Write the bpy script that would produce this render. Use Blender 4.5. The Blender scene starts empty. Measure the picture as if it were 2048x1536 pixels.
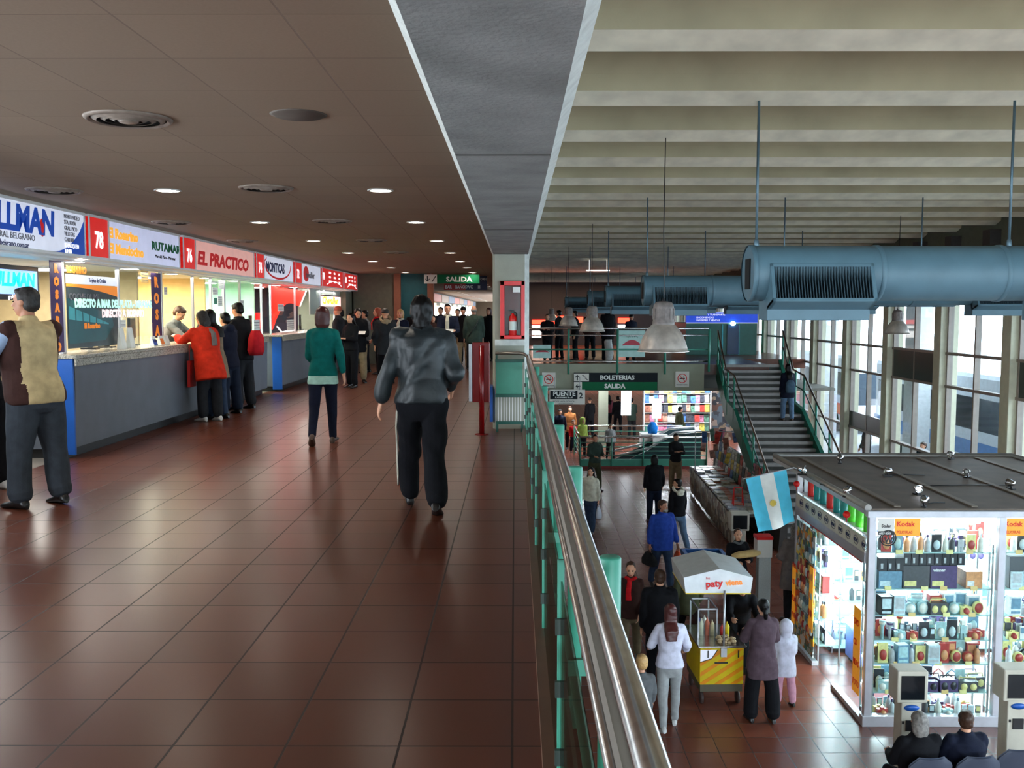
import bpy, bmesh, math, random
import numpy as np
from mathutils import Vector, Matrix, Euler
R = math.radians
C = bpy.context.scene.collection
SC = bpy.context.scene
# ------------------------------------------------------------------ camera, world, exposure
FPX, TH, YAW, CAMZ = 1900.0, math.atan(147/1900), 6/1900, 1.6
LF = -3.8            # level of the lower hall floor
cd = bpy.data.cameras.new('camera'); cam = bpy.data.objects.new('camera', cd); C.objects.link(cam)
cd.sensor_width = 36; cd.lens = FPX/2048*36; cd.clip_start = .05; cd.clip_end = 400
cam.location = (0, 0, CAMZ); cam.rotation_euler = (math.pi/2-TH, 0, YAW); SC.camera = cam
vs = SC.view_settings
SC.display_settings.display_device = 'sRGB'
vs.view_transform = 'Standard'; vs.look = 'None'; vs.gamma = 1; vs.use_curve_mapping = False
vs.exposure = 1.25
try:
    SC.cycles.use_denoising = True
    SC.cycles.max_bounces = 7; SC.cycles.diffuse_bounces = 4; SC.cycles.glossy_bounces = 3
    SC.cycles.transparent_max_bounces = 12; SC.cycles.transmission_bounces = 4
    SC.cycles.caustics_reflective = False; SC.cycles.caustics_refractive = False
    SC.cycles.sample_clamp_indirect = 4
except Exception: pass
W = bpy.data.worlds.new('sky'); SC.world = W; W.use_nodes = True
bg = W.node_tree.nodes['Background']; bg.inputs[0].default_value = (.80, .90, 1, 1); bg.inputs[1].default_value = 5.6

def arealight(name, loc, rot, sx, sy, power, col=(1, 1, 1), portal=False, spread=None):
    l = bpy.data.lights.new(name, 'AREA'); l.shape = 'RECTANGLE'; l.size = sx; l.size_y = sy; l.energy = power; l.color = col
    if portal: l.cycles.is_portal = True
    if spread: l.spread = spread
    o = bpy.data.objects.new(name, l); C.objects.link(o); o.location = loc; o.rotation_euler = rot
    return o
# daylight enters through the glazed wall on the right (portal only guides sampling) 
arealight('glazing_portal', (9.45, 22, -.9), (0, R(90), 0), 5.8, 80, 1, portal=True)

def U(px, py, y=None, z=None, x=None):
    """point of the place seen at photograph pixel px, py on a plane y=, z= or x="""
    d = Vector(((px-1024)/FPX, -(py-768)/FPX, -1))
    d = Euler((math.pi/2-TH, 0, YAW)).to_matrix() @ d
    if y is not None: t = y/d.y
    elif z is not None: t = (z-CAMZ)/d.z
    else: t = x/d.x
    return Vector((0, 0, CAMZ)) + d*t
def Yx(px, x): return U(px, 621, x=x).y

# ------------------------------------------------------------------ materials
def lin(c):
    c = c/255
    return c/12.92 if c <= .04045 else ((c+.055)/1.055)**2.4
def rgb(r, g, b): return (lin(r), lin(g), lin(b), 1)
MATS = {}
def mat(name, col, rough=.6, metal=0, var=.06, scale=8, bump=0, bscale=60, emit=0, coat=0, spec=None, sheen=0):
    if name in MATS: return MATS[name]
    m = bpy.data.materials.new(name); m.use_nodes = True; nt = m.node_tree; N = nt.nodes; L = nt.links
    b = N['Principled BSDF']
    c = col if len(col) == 4 else (*col, 1)
    b.inputs['Base Color'].default_value = c; b.inputs['Roughness'].default_value = rough; b.inputs['Metallic'].default_value = metal
    if spec is not None: b.inputs['Specular IOR Level'].default_value = spec
    if coat: b.inputs['Coat Weight'].default_value = coat
    if sheen: b.inputs['Sheen Weight'].default_value = sheen
    if emit:
        b.inputs['Emission Color'].default_value = c; b.inputs['Emission Strength'].default_value = emit
    if var or bump:
        tc = N.new('ShaderNodeTexCoord'); nz = N.new('ShaderNodeTexNoise'); nz.inputs['Scale'].default_value = scale; nz.inputs['Detail'].default_value = 3
        L.new(tc.outputs['Object'], nz.inputs['Vector'])
    if var:
        mr = N.new('ShaderNodeMapRange'); mr.inputs[1].default_value = .3; mr.inputs[2].default_value = .7; mr.inputs[3].default_value = 1-var*1.6; mr.inputs[4].default_value = 1+var
        mx = N.new('ShaderNodeVectorMath'); mx.operation = 'SCALE'; mx.inputs[0].default_value = c[:3]
        L.new(nz.outputs['Fac'], mr.inputs[0]); L.new(mr.outputs[0], mx.inputs['Scale']); L.new(mx.outputs[0], b.inputs['Base Color'])
        if emit: L.new(mx.outputs[0], b.inputs['Emission Color'])
    if bump:
        n2 = N.new('ShaderNodeTexNoise'); n2.inputs['Scale'].default_value = bscale; n2.inputs['Detail'].default_value = 4
        bp = N.new('ShaderNodeBump'); bp.inputs['Strength'].default_value = bump; bp.inputs['Distance'].default_value = .01
        L.new(tc.outputs['Object'], n2.inputs['Vector']); L.new(n2.outputs['Fac'], bp.inputs['Height']); L.new(bp.outputs[0], b.inputs['Normal'])
    MATS[name] = m; return m
def emis(name, col, s):
    if name in MATS: return MATS[name]
    m = bpy.data.materials.new(name); m.use_nodes = True; N = m.node_tree.nodes
    b = N['Principled BSDF']; c = col if len(col) == 4 else (*col, 1)
    b.inputs['Base Color'].default_value = c; b.inputs['Emission Color'].default_value = c; b.inputs['Emission Strength'].default_value = s
    MATS[name] = m; return m
def glass(name, col=(.95, 1, 1), refl=.08, tint=1.0):
    if name in MATS: return MATS[name]
    m = bpy.data.materials.new(name); m.use_nodes = True; nt = m.node_tree; N = nt.nodes; L = nt.links
    N.remove(N['Principled BSDF']); out = N['Material Output']
    t = N.new('ShaderNodeBsdfTransparent'); t.inputs[0].default_value = (*col, 1)
    g = N.new('ShaderNodeBsdfGlossy'); g.inputs['Roughness'].default_value = .03
    f = N.new('ShaderNodeLayerWeight'); f.inputs[0].default_value = .5; pw = N.new('ShaderNodeMath'); pw.operation = 'POWER'; pw.inputs[1].default_value = 5; L.new(f.outputs['Facing'], pw.inputs[0]); ma = N.new('ShaderNodeMath'); ma.operation = 'MULTIPLY_ADD'; ma.inputs[1].default_value = .5; ma.inputs[2].default_value = .012; L.new(pw.outputs[0], ma.inputs[0])
    mx = N.new('ShaderNodeMixShader'); L.new(ma.outputs[0], mx.inputs[0]); L.new(t.outputs[0], mx.inputs[1]); L.new(g.outputs[0], mx.inputs[2]); L.new(mx.outputs[0], out.inputs[0])
    MATS[name] = m; return m
def tiles(name, c1, c2, cm, w, h, ox=0, oy=0, rough=.3, mortar=.006, bump=.3, rvar=.12, big=.25, blotch=None, spec=.5):
    if name in MATS: return MATS[name]
    m = bpy.data.materials.new(name); m.use_nodes = True; nt = m.node_tree; N = nt.nodes; L = nt.links; b = N['Principled BSDF']
    tc = N.new('ShaderNodeTexCoord'); mp = N.new('ShaderNodeMapping'); mp.inputs['Location'].default_value = (ox, oy, 0); L.new(tc.outputs['Object'], mp.inputs[0])
    br = N.new('ShaderNodeTexBrick'); br.offset = 0; br.squash = 1
    br.inputs['Color1'].default_value = c1; br.inputs['Color2'].default_value = c2; br.inputs['Mortar'].default_value = cm
    br.inputs['Scale'].default_value = 1; br.inputs['Mortar Size'].default_value = mortar; br.inputs['Brick Width'].default_value = w; br.inputs['Row Height'].default_value = h
    br.inputs['Mortar Smooth'].default_value = .1
    L.new(mp.outputs[0], br.inputs[0])
    nz = N.new('ShaderNodeTexNoise'); nz.inputs['Scale'].default_value = 1.3; nz.inputs['Detail'].default_value = 5; L.new(tc.outputs['Object'], nz.inputs[0])
    nf = N.new('ShaderNodeTexNoise'); nf.inputs['Scale'].default_value = 70; nf.inputs['Detail'].default_value = 2; L.new(tc.outputs['Object'], nf.inputs[0])
    ad = N.new('ShaderNodeMath'); ad.operation = 'ADD'; L.new(nz.outputs['Fac'], ad.inputs[0]); L.new(nf.outputs['Fac'], ad.inputs[1])
    mr = N.new('ShaderNodeMapRange'); mr.inputs[1].default_value = .6; mr.inputs[2].default_value = 1.4; mr.inputs[3].default_value = 1-big; mr.inputs[4].default_value = 1+big; L.new(ad.outputs[0], mr.inputs[0])
    mx = N.new('ShaderNodeVectorMath'); mx.operation = 'SCALE'; L.new(br.outputs['Color'], mx.inputs[0]); L.new(mr.outputs[0], mx.inputs['Scale']); L.new(mx.outputs[0], b.inputs['Base Color'])
    r2 = N.new('ShaderNodeMapRange'); r2.inputs[1].default_value = .3; r2.inputs[2].default_value = .7; r2.inputs[3].default_value = rough; r2.inputs[4].default_value = rough+rvar
    L.new(nz.outputs['Fac'], r2.inputs[0]); ra = N.new('ShaderNodeMath'); ra.operation = 'MULTIPLY_ADD'; ra.inputs[1].default_value = .22; L.new(br.outputs['Fac'], ra.inputs[0]); L.new(r2.outputs[0], ra.inputs[2]); L.new(ra.outputs[0], b.inputs['Roughness'])
    b.inputs['Specular IOR Level'].default_value = spec
    bp = N.new('ShaderNodeBump'); bp.invert = True; bp.inputs['Strength'].default_value = bump; bp.inputs['Distance'].default_value = .004
    L.new(br.outputs['Fac'], bp.inputs['Height']); L.new(bp.outputs[0], b.inputs['Normal'])
    MATS[name] = m; return m
def bank(name, cols, scale, rough=.5):
    """printed matter: many small colour patches (covers of magazines, packaging)"""
    if name in MATS: return MATS[name]
    m = bpy.data.materials.new(name); m.use_nodes = True; nt = m.node_tree; N = nt.nodes; L = nt.links; b = N['Principled BSDF']
    tc = N.new('ShaderNodeTexCoord'); v = N.new('ShaderNodeTexVoronoi'); v.distance = 'CHEBYCHEV'; v.inputs['Scale'].default_value = scale; L.new(tc.outputs['Object'], v.inputs[0])
    cr = N.new('ShaderNodeValToRGB'); cr.color_ramp.interpolation = 'CONSTANT'
    sp = N.new('ShaderNodeSeparateColor'); L.new(v.outputs['Color'], sp.inputs[0]); L.new(sp.outputs[0], cr.inputs[0])
    el = cr.color_ramp.elements
    while len(el) < len(cols): el.new(.5)
    for i, c in enumerate(cols): el[i].position = i/len(cols); el[i].color = c
    L.new(cr.outputs[0], b.inputs['Base Color']); b.inputs['Roughness'].default_value = rough
    MATS[name] = m; return m

# ------------------------------------------------------------------ mesh builder
class MB:
    def __init__(s): s.v = []; s.f = []; s.m = []; s.sm = []; s.mi = 0
    def _f(s, f, smooth=False): s.f.append(f); s.m.append(s.mi); s.sm.append(smooth)
    def box(s, x0, x1, y0, y1, z0, z1, M=None):
        k = len(s.v); P = [(x, y, z) for z in (z0, z1) for y in (y0, y1) for x in (x0, x1)]
        if M is not None: P = [tuple(M @ Vector(p)) for p in P]
        s.v += P
        for f in ((0, 2, 3, 1), (4, 5, 7, 6), (0, 1, 5, 4), (2, 6, 7, 3), (0, 4, 6, 2), (1, 3, 7, 5)): s._f([k+i for i in f])
        return s
    def cbox(s, c, sx, sy, sz, M=None, rz=0):
        if rz or M is None: M = Matrix.Translation(c) @ Matrix.Rotation(rz, 4, 'Z')
        else: M = Matrix.Translation(c) @ M
        return s.box(-sx/2, sx/2, -sy/2, sy/2, -sz/2, sz/2, M)
    def rings(s, R_, closed=True, caps=True, smooth=True):
        k = len(s.v); n = len(R_[0])
        for r in R_: s.v += [tuple(p) for p in r]
        for i in range(len(R_)-1):
            for j in range(n if closed else n-1):
                a = k+i*n+j; b = k+i*n+(j+1) % n
                s._f([a, b, b+n, a+n], smooth)
        if caps:
            s._f([k+j for j in range(n)][::-1]); s._f([k+(len(R_)-1)*n+j for j in range(n)])
        return s
    def tube(s, pts, r, n=10, caps=True):
        pts = [Vector(p) for p in pts]; rs = r if isinstance(r, (list, tuple)) else [r]*len(pts)
        up = None; out = []
        for i, p in enumerate(pts):
            d = (pts[min(i+1, len(pts)-1)]-pts[max(i-1, 0)]).normalized()
            if up is None or abs(up.dot(d)) > .98:
                up = Vector((0, 0, 1)) if abs(d.z) < .9 else Vector((1, 0, 0))
            a = d.cross(up).normalized(); b = a.cross(d).normalized(); up = b
            out.append([p+(a*math.cos(t)+b*math.sin(t))*rs[i] for t in [2*math.pi*j/n for j in range(n)]])
        # winding outward
        return s.rings([o[::-1] for o in out], caps=caps)
    def lathe(s, prof, n=24, o=(0, 0, 0), caps=True, axis='Z'):
        out = []
        for (r, z) in prof:
            ring = []
            for j in range(n):
                a = 2*math.pi*j/n; p = (r*math.cos(a), r*math.sin(a), z)
                if axis == 'X': p = (z, p[0], p[1])
                if axis == 'Y': p = (p[1], z, p[0])
                ring.append((p[0]+o[0], p[1]+o[1], p[2]+o[2]))
            out.append(ring)
        return s.rings(out, caps=caps)
    def prism(s, poly, a, b, axis='y', M=None):
        """polygon extruded along an axis; poly gives the two other coordinates in order"""
        def P(u, v, t): return {'y': (u, t, v), 'x': (t, u, v), 'z': (u, v, t)}[axis]
        r0 = [P(u, v, a) for u, v in poly]; r1 = [P(u, v, b) for u, v in poly]
        if M is not None: r0 = [M @ Vector(p) for p in r0]; r1 = [M @ Vector(p) for p in r1]
        return s.rings([r0, r1], smooth=False)
    def ell(s, c, r, n=16, m=10, M=None):
        c = Vector(c); out = []
        for i in range(m+1):
            t = math.pi*i/m; t = min(max(t, .06), math.pi-.06)
            ring = []
            for j in range(n):
                a = 2*math.pi*j/n; p = Vector((r[0]*math.sin(t)*math.cos(a), r[1]*math.sin(t)*math.sin(a), -r[2]*math.cos(t)))
                ring.append(c+(M @ p if M is not None else p))
            out.append(ring)
        return s.rings(out)
    def cone(s, p0, p1, r0, r1, n=12):
        """rounded tapered limb"""
        p0 = Vector(p0); p1 = Vector(p1); d = (p1-p0); L = d.length; d = d/max(L, 1e-6)
        pts = [p0-d*r0*.95, p0-d*r0*.6, p0, p1, p1+d*r1*.6, p1+d*r1*.95]
        return s.tube(pts, [r0*.25, r0*.8, r0, r1, r1*.8, r1*.25], n)
    def loft(s, secs, n=20, sq=2.2, up=None):
        """secs: (centre, rx, ry[, axisX, axisY])"""
        out = []
        for sec in secs:
            c = Vector(sec[0]); rx, ry = sec[1], sec[2]
            ax = sec[3] if len(sec) > 3 else Vector((1, 0, 0)); ay = sec[4] if len(sec) > 4 else Vector((0, 1, 0))
            ring = []
            for j in range(n):
                a = 2*math.pi*j/n; ca, sa = math.cos(a), math.sin(a)
                u = math.copysign(abs(ca)**(2/sq), ca); v = math.copysign(abs(sa)**(2/sq), sa)
                ring.append(c+ax*rx*u+ay*ry*v)
            out.append(ring)
        return s.rings(out)
def mesh_of(name, mb):
    me = bpy.data.meshes.new(name); me.from_pydata([tuple(p) for p in mb.v], [], mb.f)
    me.polygons.foreach_set('material_index', mb.m); me.polygons.foreach_set('use_smooth', mb.sm); me.update()
    bm = bmesh.new(); bm.from_mesh(me); bmesh.ops.recalc_face_normals(bm, faces=bm.faces); bm.to_mesh(me); bm.free()
    return me
def mk(name, mb, m, parent=None, loc=(0, 0, 0), rot=(0, 0, 0), bevel=0, world=False):
    me = mesh_of(name, mb) if isinstance(mb, MB) else mb
    for x in (m if isinstance(m, (list, tuple)) else [m]): me.materials.append(x)
    o = bpy.data.objects.new(name, me); C.objects.link(o); o.location = loc; o.rotation_euler = rot
    if parent is not None:
        o.parent = parent
        if world: o.location = tuple(-v for v in wloc(parent))
    if bevel:
        b = o.modifiers.new('bevel', 'BEVEL'); b.width = bevel; b.segments = 2; b.limit_method = 'ANGLE'
    return o
def wloc(o):
    v = Vector(o.location)
    while o.parent: o = o.parent; v = v+Vector(o.location)
    return v
def tag(o, label=None, cat=None, group=None, kind=None):
    if label: o['label'] = label
    if cat: o['category'] = cat
    if group: o['group'] = group
    if kind: o['kind'] = kind
    return o
def root(name, loc, label, cat, rz=0, group=None):
    o = bpy.data.objects.new(name, None); o.empty_display_size = .1; C.objects.link(o); o.location = loc; o.rotation_euler = (0, 0, rz)
    return tag(o, label, cat, group)
def struct(name, mb, m, **k): return tag(mk(name, mb, m, **k), kind='structure')
def thing(name, mb, m, label, cat, group=None, **k): return tag(mk(name, mb, m, **k), label, cat, group)
def dup(o, loc, rz=None, label=None, group=None, parent=None):
    c = o.copy(); C.objects.link(c)
    if parent is not None: c.parent = parent
    else:
        c.location = loc
        if rz is not None: c.rotation_euler = (0, 0, rz)
        if label: c['label'] = label
        if group: c['group'] = group
    for ch in list(o.children): dup(ch, None, parent=c)
    return c
def text(s, size, parent, loc, m, face='x', name='lettering', ext=.002, bold=0, shear=0, align='LEFT', w=None, rot=None, sx=1, world=True):
    cu = bpy.data.curves.new(name, 'FONT'); cu.body = s; cu.size = size; cu.extrude = ext; cu.offset = bold; cu.shear = shear; cu.align_x = align; cu.resolution_u = 2
    t = bpy.data.objects.new('tmp', cu); C.objects.link(t); dg = bpy.context.evaluated_depsgraph_get(); me = bpy.data.meshes.new_from_object(t.evaluated_get(dg)); me.name = name
    bpy.data.objects.remove(t); bpy.data.curves.remove(cu); me.materials.clear(); me.materials.append(m)
    o = bpy.data.objects.new(name, me); C.objects.link(o)
    p = Vector(loc)
    if parent is not None:
        o.parent = parent
        if world: p = p-wloc(parent)
    o.location = p
    o.rotation_euler = rot if rot else {'x': (R(90), 0, R(90)), 'y': (R(90), 0, 0), '-x': (R(90), 0, R(-90)), 'z': (0, 0, 0)}[face]
    o.scale = (sx, 1, 1)
    return o
rnd = random.Random(7)
# ------------------------------------------------------------------ people
def remesh(mb, vox, smooth=3, fold=0, seed=0, fscale=1.0, matfn=None, name='body', vstretch=1):
    me = bpy.data.meshes.new('tmp'); me.from_pydata([tuple(p) for p in mb.v], [], mb.f); me.update()
    bm = bmesh.new(); bm.from_mesh(me); bmesh.ops.recalc_face_normals(bm, faces=bm.faces); bm.to_mesh(me); bm.free()
    o = bpy.data.objects.new('tmp', me); C.objects.link(o)
    r = o.modifiers.new('r', 'REMESH'); r.mode = 'VOXEL'; r.voxel_size = vox; r.use_smooth_shade = True
    sm = o.modifiers.new('s', 'SMOOTH'); sm.factor = .5; sm.iterations = smooth
    dg = bpy.context.evaluated_depsgraph_get(); ev = o.evaluated_get(dg)
    out = bpy.data.meshes.new_from_object(ev); out.name = name
    bpy.data.objects.remove(o); bpy.data.meshes.remove(me)
    out.materials.clear()
    n = len(out.vertices); out.polygons.foreach_set('use_smooth', [True]*len(out.polygons))
    if fold:
        co = np.empty(n*3); out.vertices.foreach_get('co', co); co = co.reshape(-1, 3)
        no = np.empty(n*3); out.vertices.foreach_get('normal', no); no = no.reshape(-1, 3)
        rs = np.random.RandomState(seed+1); d = np.zeros(n)
        for k in range(6):
            a = rs.uniform(-1, 1, 3)*np.array([1, 1, vstretch]); b = rs.uniform(-1, 1, 3)
            fr = rs.uniform(14, 38)*fscale
            d += np.sin(co@a*fr+rs.uniform(0, 6)+1.6*np.sin(co@b*fr*.5+rs.uniform(0, 6)))
        d = fold*np.sign(d)*np.abs(d/3.0)**.8
        out.vertices.foreach_set('co', (co+no*d[:, None]).ravel()); out.update()
    if matfn:
        idx = [matfn(p.center) for p in out.polygons]; out.polygons.foreach_set('material_index', idx); out.update()
    return out
def V(*a): return Vector(a)
def rotx(v, a): return Matrix.Rotation(a, 3, 'X') @ v
SKIN = mat('skin', rgb(205, 150, 120), .55, var=.05, scale=20)
SKIN2 = mat('skin_tan', rgb(175, 120, 92), .55, var=.05, scale=20)
EYE = mat('eye_dark', rgb(30, 22, 18), .2, var=0); LIP = mat('lips', rgb(160, 85, 78), .5, var=0)
def cloth(name, r, g, b, rough=.85, bump=.25, **k): return mat('cloth_'+name, rgb(r, g, b), rough, var=.12, scale=14, bump=bump, bscale=220, spec=.15, **k)
HAIRM = {'black': mat('hair_black', rgb(8, 6, 6), .42, spec=.2, var=.2, scale=60), 'brown': mat('hair_brown', rgb(62, 40, 28), .5, spec=.3, var=.2, scale=60),
         'grey': mat('hair_grey', rgb(120, 115, 110), .6, var=.3, scale=40), 'blond': mat('hair_blond', rgb(190, 150, 95), .5, var=.2, scale=60),
         'auburn': mat('hair_auburn', rgb(70, 24, 22), .42, var=.2, scale=60), 'red': mat('hair_ginger', rgb(150, 70, 40), .5, var=.2, scale=60),
         'dkgrey': mat('hair_dark_grey', rgb(46, 43, 41), .55, spec=.3, var=.3, scale=60)}
SHOE = mat('shoe_black', rgb(22, 20, 20), .35, var=.1); SHOEW = mat('shoe_pale', rgb(190, 190, 188), .5, var=.08); SHOEB = mat('shoe_brown', rgb(70, 48, 36), .5, var=.1)
def hand(mb, w, d, n, side, s, curl=.5):
    """palm, four unequal bent fingers and a thumb leaving the palm's side; d along hand, n palm normal, side towards the thumb"""
    d = d.normalized(); n = (n-d*n.dot(d)).normalized(); sd = d.cross(n)*side; sd.normalize()
    pl = .085*s
    mb.loft([(w, .024*s, .018*s, sd, n), (w+d*pl*.35, .036*s, .016*s, sd, n), (w+d*pl*.8, .04*s, .014*s, sd, n), (w+d*pl*1.02, .036*s, .011*s, sd, n)], 14)
    for i, (off, ln) in enumerate(((.03, .068), (.0105, .078), (-.009, .072), (-.028, .056))):
        b = w+d*pl*.95+sd*off*s; dirn = d+sd*off*2; dirn.normalize(); p = b; rr = .0088*s; a = 0
        for k in range(3):
            a += curl*(.35+.5*(k > 0)+.06*i); dd = dirn*math.cos(a)+n*math.sin(a); q = p+dd*ln*s*(.42, .33, .25)[k]
            mb.cone(p, q, rr, rr*.88, 8); p = q; rr *= .9
    b = w+d*pl*.25+sd*.026*s; q = b+(d*.55+sd*.7+n*.35).normalized()*.042*s; mb.cone(b, q, .0125*s, .0105*s, 8)
    mb.cone(q, q+(d*.85+sd*.2+n*.45).normalized()*.03*s, .0102*s, .0085*s, 8)
NP = [0]
def person(x, y, z, face, label, H=1.72, fem=False, fat=1.0, lean=0, headyaw=0, headpitch=0, legs=((4, 6), (-4, 2)), arms=((-5, 8, 18), (5, 8, 18)), spread=.04,
           top='black', tlen=.02, tthick=.028, sleeve=1.0, hood=False, bottom='jeans', blen=1.0, bthick=.018, flare=0, shoe=SHOE, hair='brown', hstyle='short', skin=SKIN, vox=None,
           topfn=None, topmats=None, under=None, sit=False, kid=False, fold=.006, group=None, curl=.45, rz_arms=0, hem=None, tflare=0, collar=True, botfn=None, botmats=None, toes=True, headscale=1, straps=None, scarf=None, furhood=None, shoulder=1.0, ground=True):
    """face: 0 looks along +y, 180 looks back at the camera. legs: (thigh pitch, knee bend) per side; arms: (pitch, abduct, elbow[, inward])"""
    NP[0] += 1; seed = NP[0]
    if vox is None: vox = .010 if math.hypot(x, y) < 13.5 else (.014 if math.hypot(x, y) < 23 else .018)
    s = H/1.75; hs = s if not kid else s*1.28
    hs *= headscale
    hipz = .515*H; L1 = .245*H; L2 = .235*H; sw = (.148 if fem else .172)*s*shoulder*(.7+.3*fat); hw = (.088 if not fem else .09)*s
    J = {}
    # legs
    for i, sd in enumerate((-1, 1)):
        a, b = (R(t) for t in legs[i][:2]); out = (legs[i][2] if len(legs[i]) > 2 else spread)
        hip = V(sd*hw, 0, hipz); kn = hip+V(sd*out*L1, math.sin(a)*L1, -math.cos(a)*L1); an = kn+V(sd*out*.3*L2, math.sin(a-b)*L2, -math.cos(a-b)*L2)
        J['leg', i] = (hip, kn, an, a-b)
    low = min(J['leg', 0][2].z, J['leg', 1][2].z)-.055*s
    dz = V(0, 0, -low if ground else -low)
    for i in (0, 1):
        h, k, n_, t = J['leg', i]; J['leg', i] = (h+dz, k+dz, n_+dz, t)
    pel = V(0, 0, hipz)+dz; LN = R(-lean)
    def T(v):   # torso frame -> model
        return pel+rotx(v, LN)
    tl = .325*H   # hip to neck base
    # arms
    for i, sd in enumerate((-1, 1)):
        ar = arms[i]; pit, ab, el = (R(t) for t in ar[:3]); inn = R(ar[3]) if len(ar) > 3 else 0
        sh = T(V(sd*sw, -.005*s, tl-.055*s)); ua = .165*H; fa = .145*H
        du = V(sd*math.sin(ab), math.sin(pit)*math.cos(ab), -math.cos(pit)*math.cos(ab)); elb = sh+du*ua
        e = pit+el; df = V(sd*math.sin(ab)*.5-sd*math.sin(inn), math.sin(e)*math.cos(inn), -math.cos(e)*math.cos(inn)); df.normalize(); wr = elb+df*fa
        J['arm', i] = (sh, elb, wr, df)
    nb = T(V(0, -.005*s, tl)); hyaw, hp = R(headyaw), R(headpitch)
    HM = Matrix.Rotation(LN*.45, 3, 'X') @ Matrix.Rotation(hyaw, 3, 'Z') @ Matrix.Rotation(-hp, 3, 'X')
    hc = nb+rotx(V(0, .012*s, .155*hs), LN*.55)+HM @ V(0, .012*hs, 0)
    def Hd(px_, py_, pz): return hc+HM @ (V(px_, py_, pz)*hs)
    # ---- body
    b = MB()
    w = fat
    def sec(u, rx, ry, yo=0, th=0): return (T(V(0, yo*s, tl*u)), rx*s+th, ry*s+th, V(1, 0, 0), rotx(V(0, 1, 0), LN))
    hipr = .155 if not fem else .165
    tor = [(-.22, .09*w, .075, 0), (-.1, hipr*w, .105*w, -.01), (.08, hipr*w, .11*w, -.006), (.32, (.135 if not fem else .118)*w, .095*w*(1+.25*(w-1)), .01*(w-1)*8), (.55, (.15 if not fem else .132)*w, .108*w, .012*(w-1)*6), (.76, (.165 if not fem else .145)*(.5+.5*w), .112, -.004), (.9, (.155 if not fem else .132), .09, -.008), (.985, .085, .065, -.005)]
    b.loft([sec(u, rx*.93, ry*.93, yo) for u, rx, ry, yo in tor])
    b.cone(T(V(0, -.005*s, tl*.95)), hc+HM @ V(0, -.01*s, -.06*hs), .056*s*(.6+.4*w)*(.85 if fem else 1), .05*s*(.85 if fem else 1))
    # head
    b.ell(Hd(0, -.008, .028), (.074*hs, .094*hs, .088*hs), 20, 14, HM); b.ell(Hd(0, .022, -.03), (.06*hs, .068*hs, .082*hs), 18, 12, HM)
    b.ell(Hd(0, .052, -.085), (.028*hs, .024*hs, .022*hs), 10, 8, HM)
    b.cone(Hd(0, .082, .012), Hd(0, .104, -.022), .009*hs, .0135*hs, 8); b.ell(Hd(0, .09, -.028), (.017*hs, .012*hs, .009*hs), 8, 6, HM)
    b.ell(Hd(0, .078, .034), (.045*hs, .014*hs, .01*hs), 10, 6, HM); b.ell(Hd(0, .082, -.054), (.024*hs, .011*hs, .01*hs), 10, 6, HM)
    for sd in (-1, 1):
        b.ell(Hd(sd*.074, -.005, .0), (.009*hs, .02*hs, .031*hs), 8, 8, HM); b.ell(Hd(sd*.042, .065, -.012), (.018*hs, .016*hs, .016*hs), 8, 6, HM)
    for i, sd in enumerate((-1, 1)):
        sh, elb, wr, df = J['arm', i]
        b.cone(sh, elb, .048*s*w**.5, .038*s); b.cone(elb, wr-df*.01, .038*s, .026*s)
        pn = V(-sd, .15, 0) if abs(df.z) > .5 else V(-sd*.4, 0, -.9)
        hand(b, wr, df, pn, sd, s, curl)
        hip, kn, an, t = J['leg', i]
        b.cone(hip, kn, .078*s*w, .052*s); b.cone(kn, an, .05*s, .036*s)
    bm_ = remesh(b, min(vox, .011) if math.hypot(x, y) < 14 else vox*.85, 2, name='body')
    o = mk('person', bm_, skin, None, (x, y, z), (0, 0, R(face))); tag(o, label, 'person', group)
    # ---- face
    if math.hypot(x, y) < 26:
        e = MB()
        for sd in (-1, 1): e.ell(Hd(sd*.03, .0785, .009), (.0125*hs, .006*hs, .0055*hs), 8, 6, HM)
        for sd in (-1, 1): e.ell(Hd(sd*.03, .084, .032), (.02*hs, .005*hs, .0038*hs), 8, 6, HM)
        mk('eyes_and_brows', e, EYE, o)
        e = MB(); e.ell(Hd(0, .0905, -.054), (.022*hs, .006*hs, .0065*hs), 10, 6, HM); mk('mouth', e, LIP, o)
    # ---- top
    tm = topmats or [cloth(*CL[top]) if isinstance(top, str) else top]
    g = MB(); t_ = tthick
    lo = -.02-tlen   # hem below hip line (as fraction of torso)
    secs = []
    hm = hem or (1.0 if not flare else 1.15)
    for u in (lo, lo*.6, -.1 if lo < -.25 else 0.02, .15, .34, .55, .76, .9):
        # interpolate torso radii
        for k in range(len(tor)-1):
            if tor[k][0] <= u <= tor[k+1][0]: break
        else: k = 1
        f = (u-tor[k][0])/(tor[k+1][0]-tor[k][0]); f = min(max(f, 0), 1)
        rx, ry, yo = (tor[k][q]*(1-f)+tor[k+1][q]*f for q in (1, 2, 3))
        if u < 0: rx = max(rx, hipr*w)*(1+(hm-1)*(-u/max(-lo, .01))); ry = max(ry, .105*w)*(1+(hm-1)*(-u/max(-lo, .01)))
        secs.append(sec(u, rx, ry, yo, t_))
    secs = sorted(secs, key=lambda q: q[0].z if True else 0)
    secs[0] = (*secs[0][:1], secs[0][1]*.97, secs[0][2]*.97, *secs[0][3:])
    secs.append(sec(.985, .088, .075, -.005, t_*.6)); secs.append(sec(1.03, .06, .055, 0, t_*.5))
    if sit: # keep the hem above the thighs
        secs = [q for q in secs]
    g.loft(secs, 24, 2.3)
    if collar: g.loft([sec(.97, .075, .07, 0, t_*.5), sec(1.06, .056, .058, .004, t_*.55), sec(1.09, .05, .052, .006, t_*.5)], 18)
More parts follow.
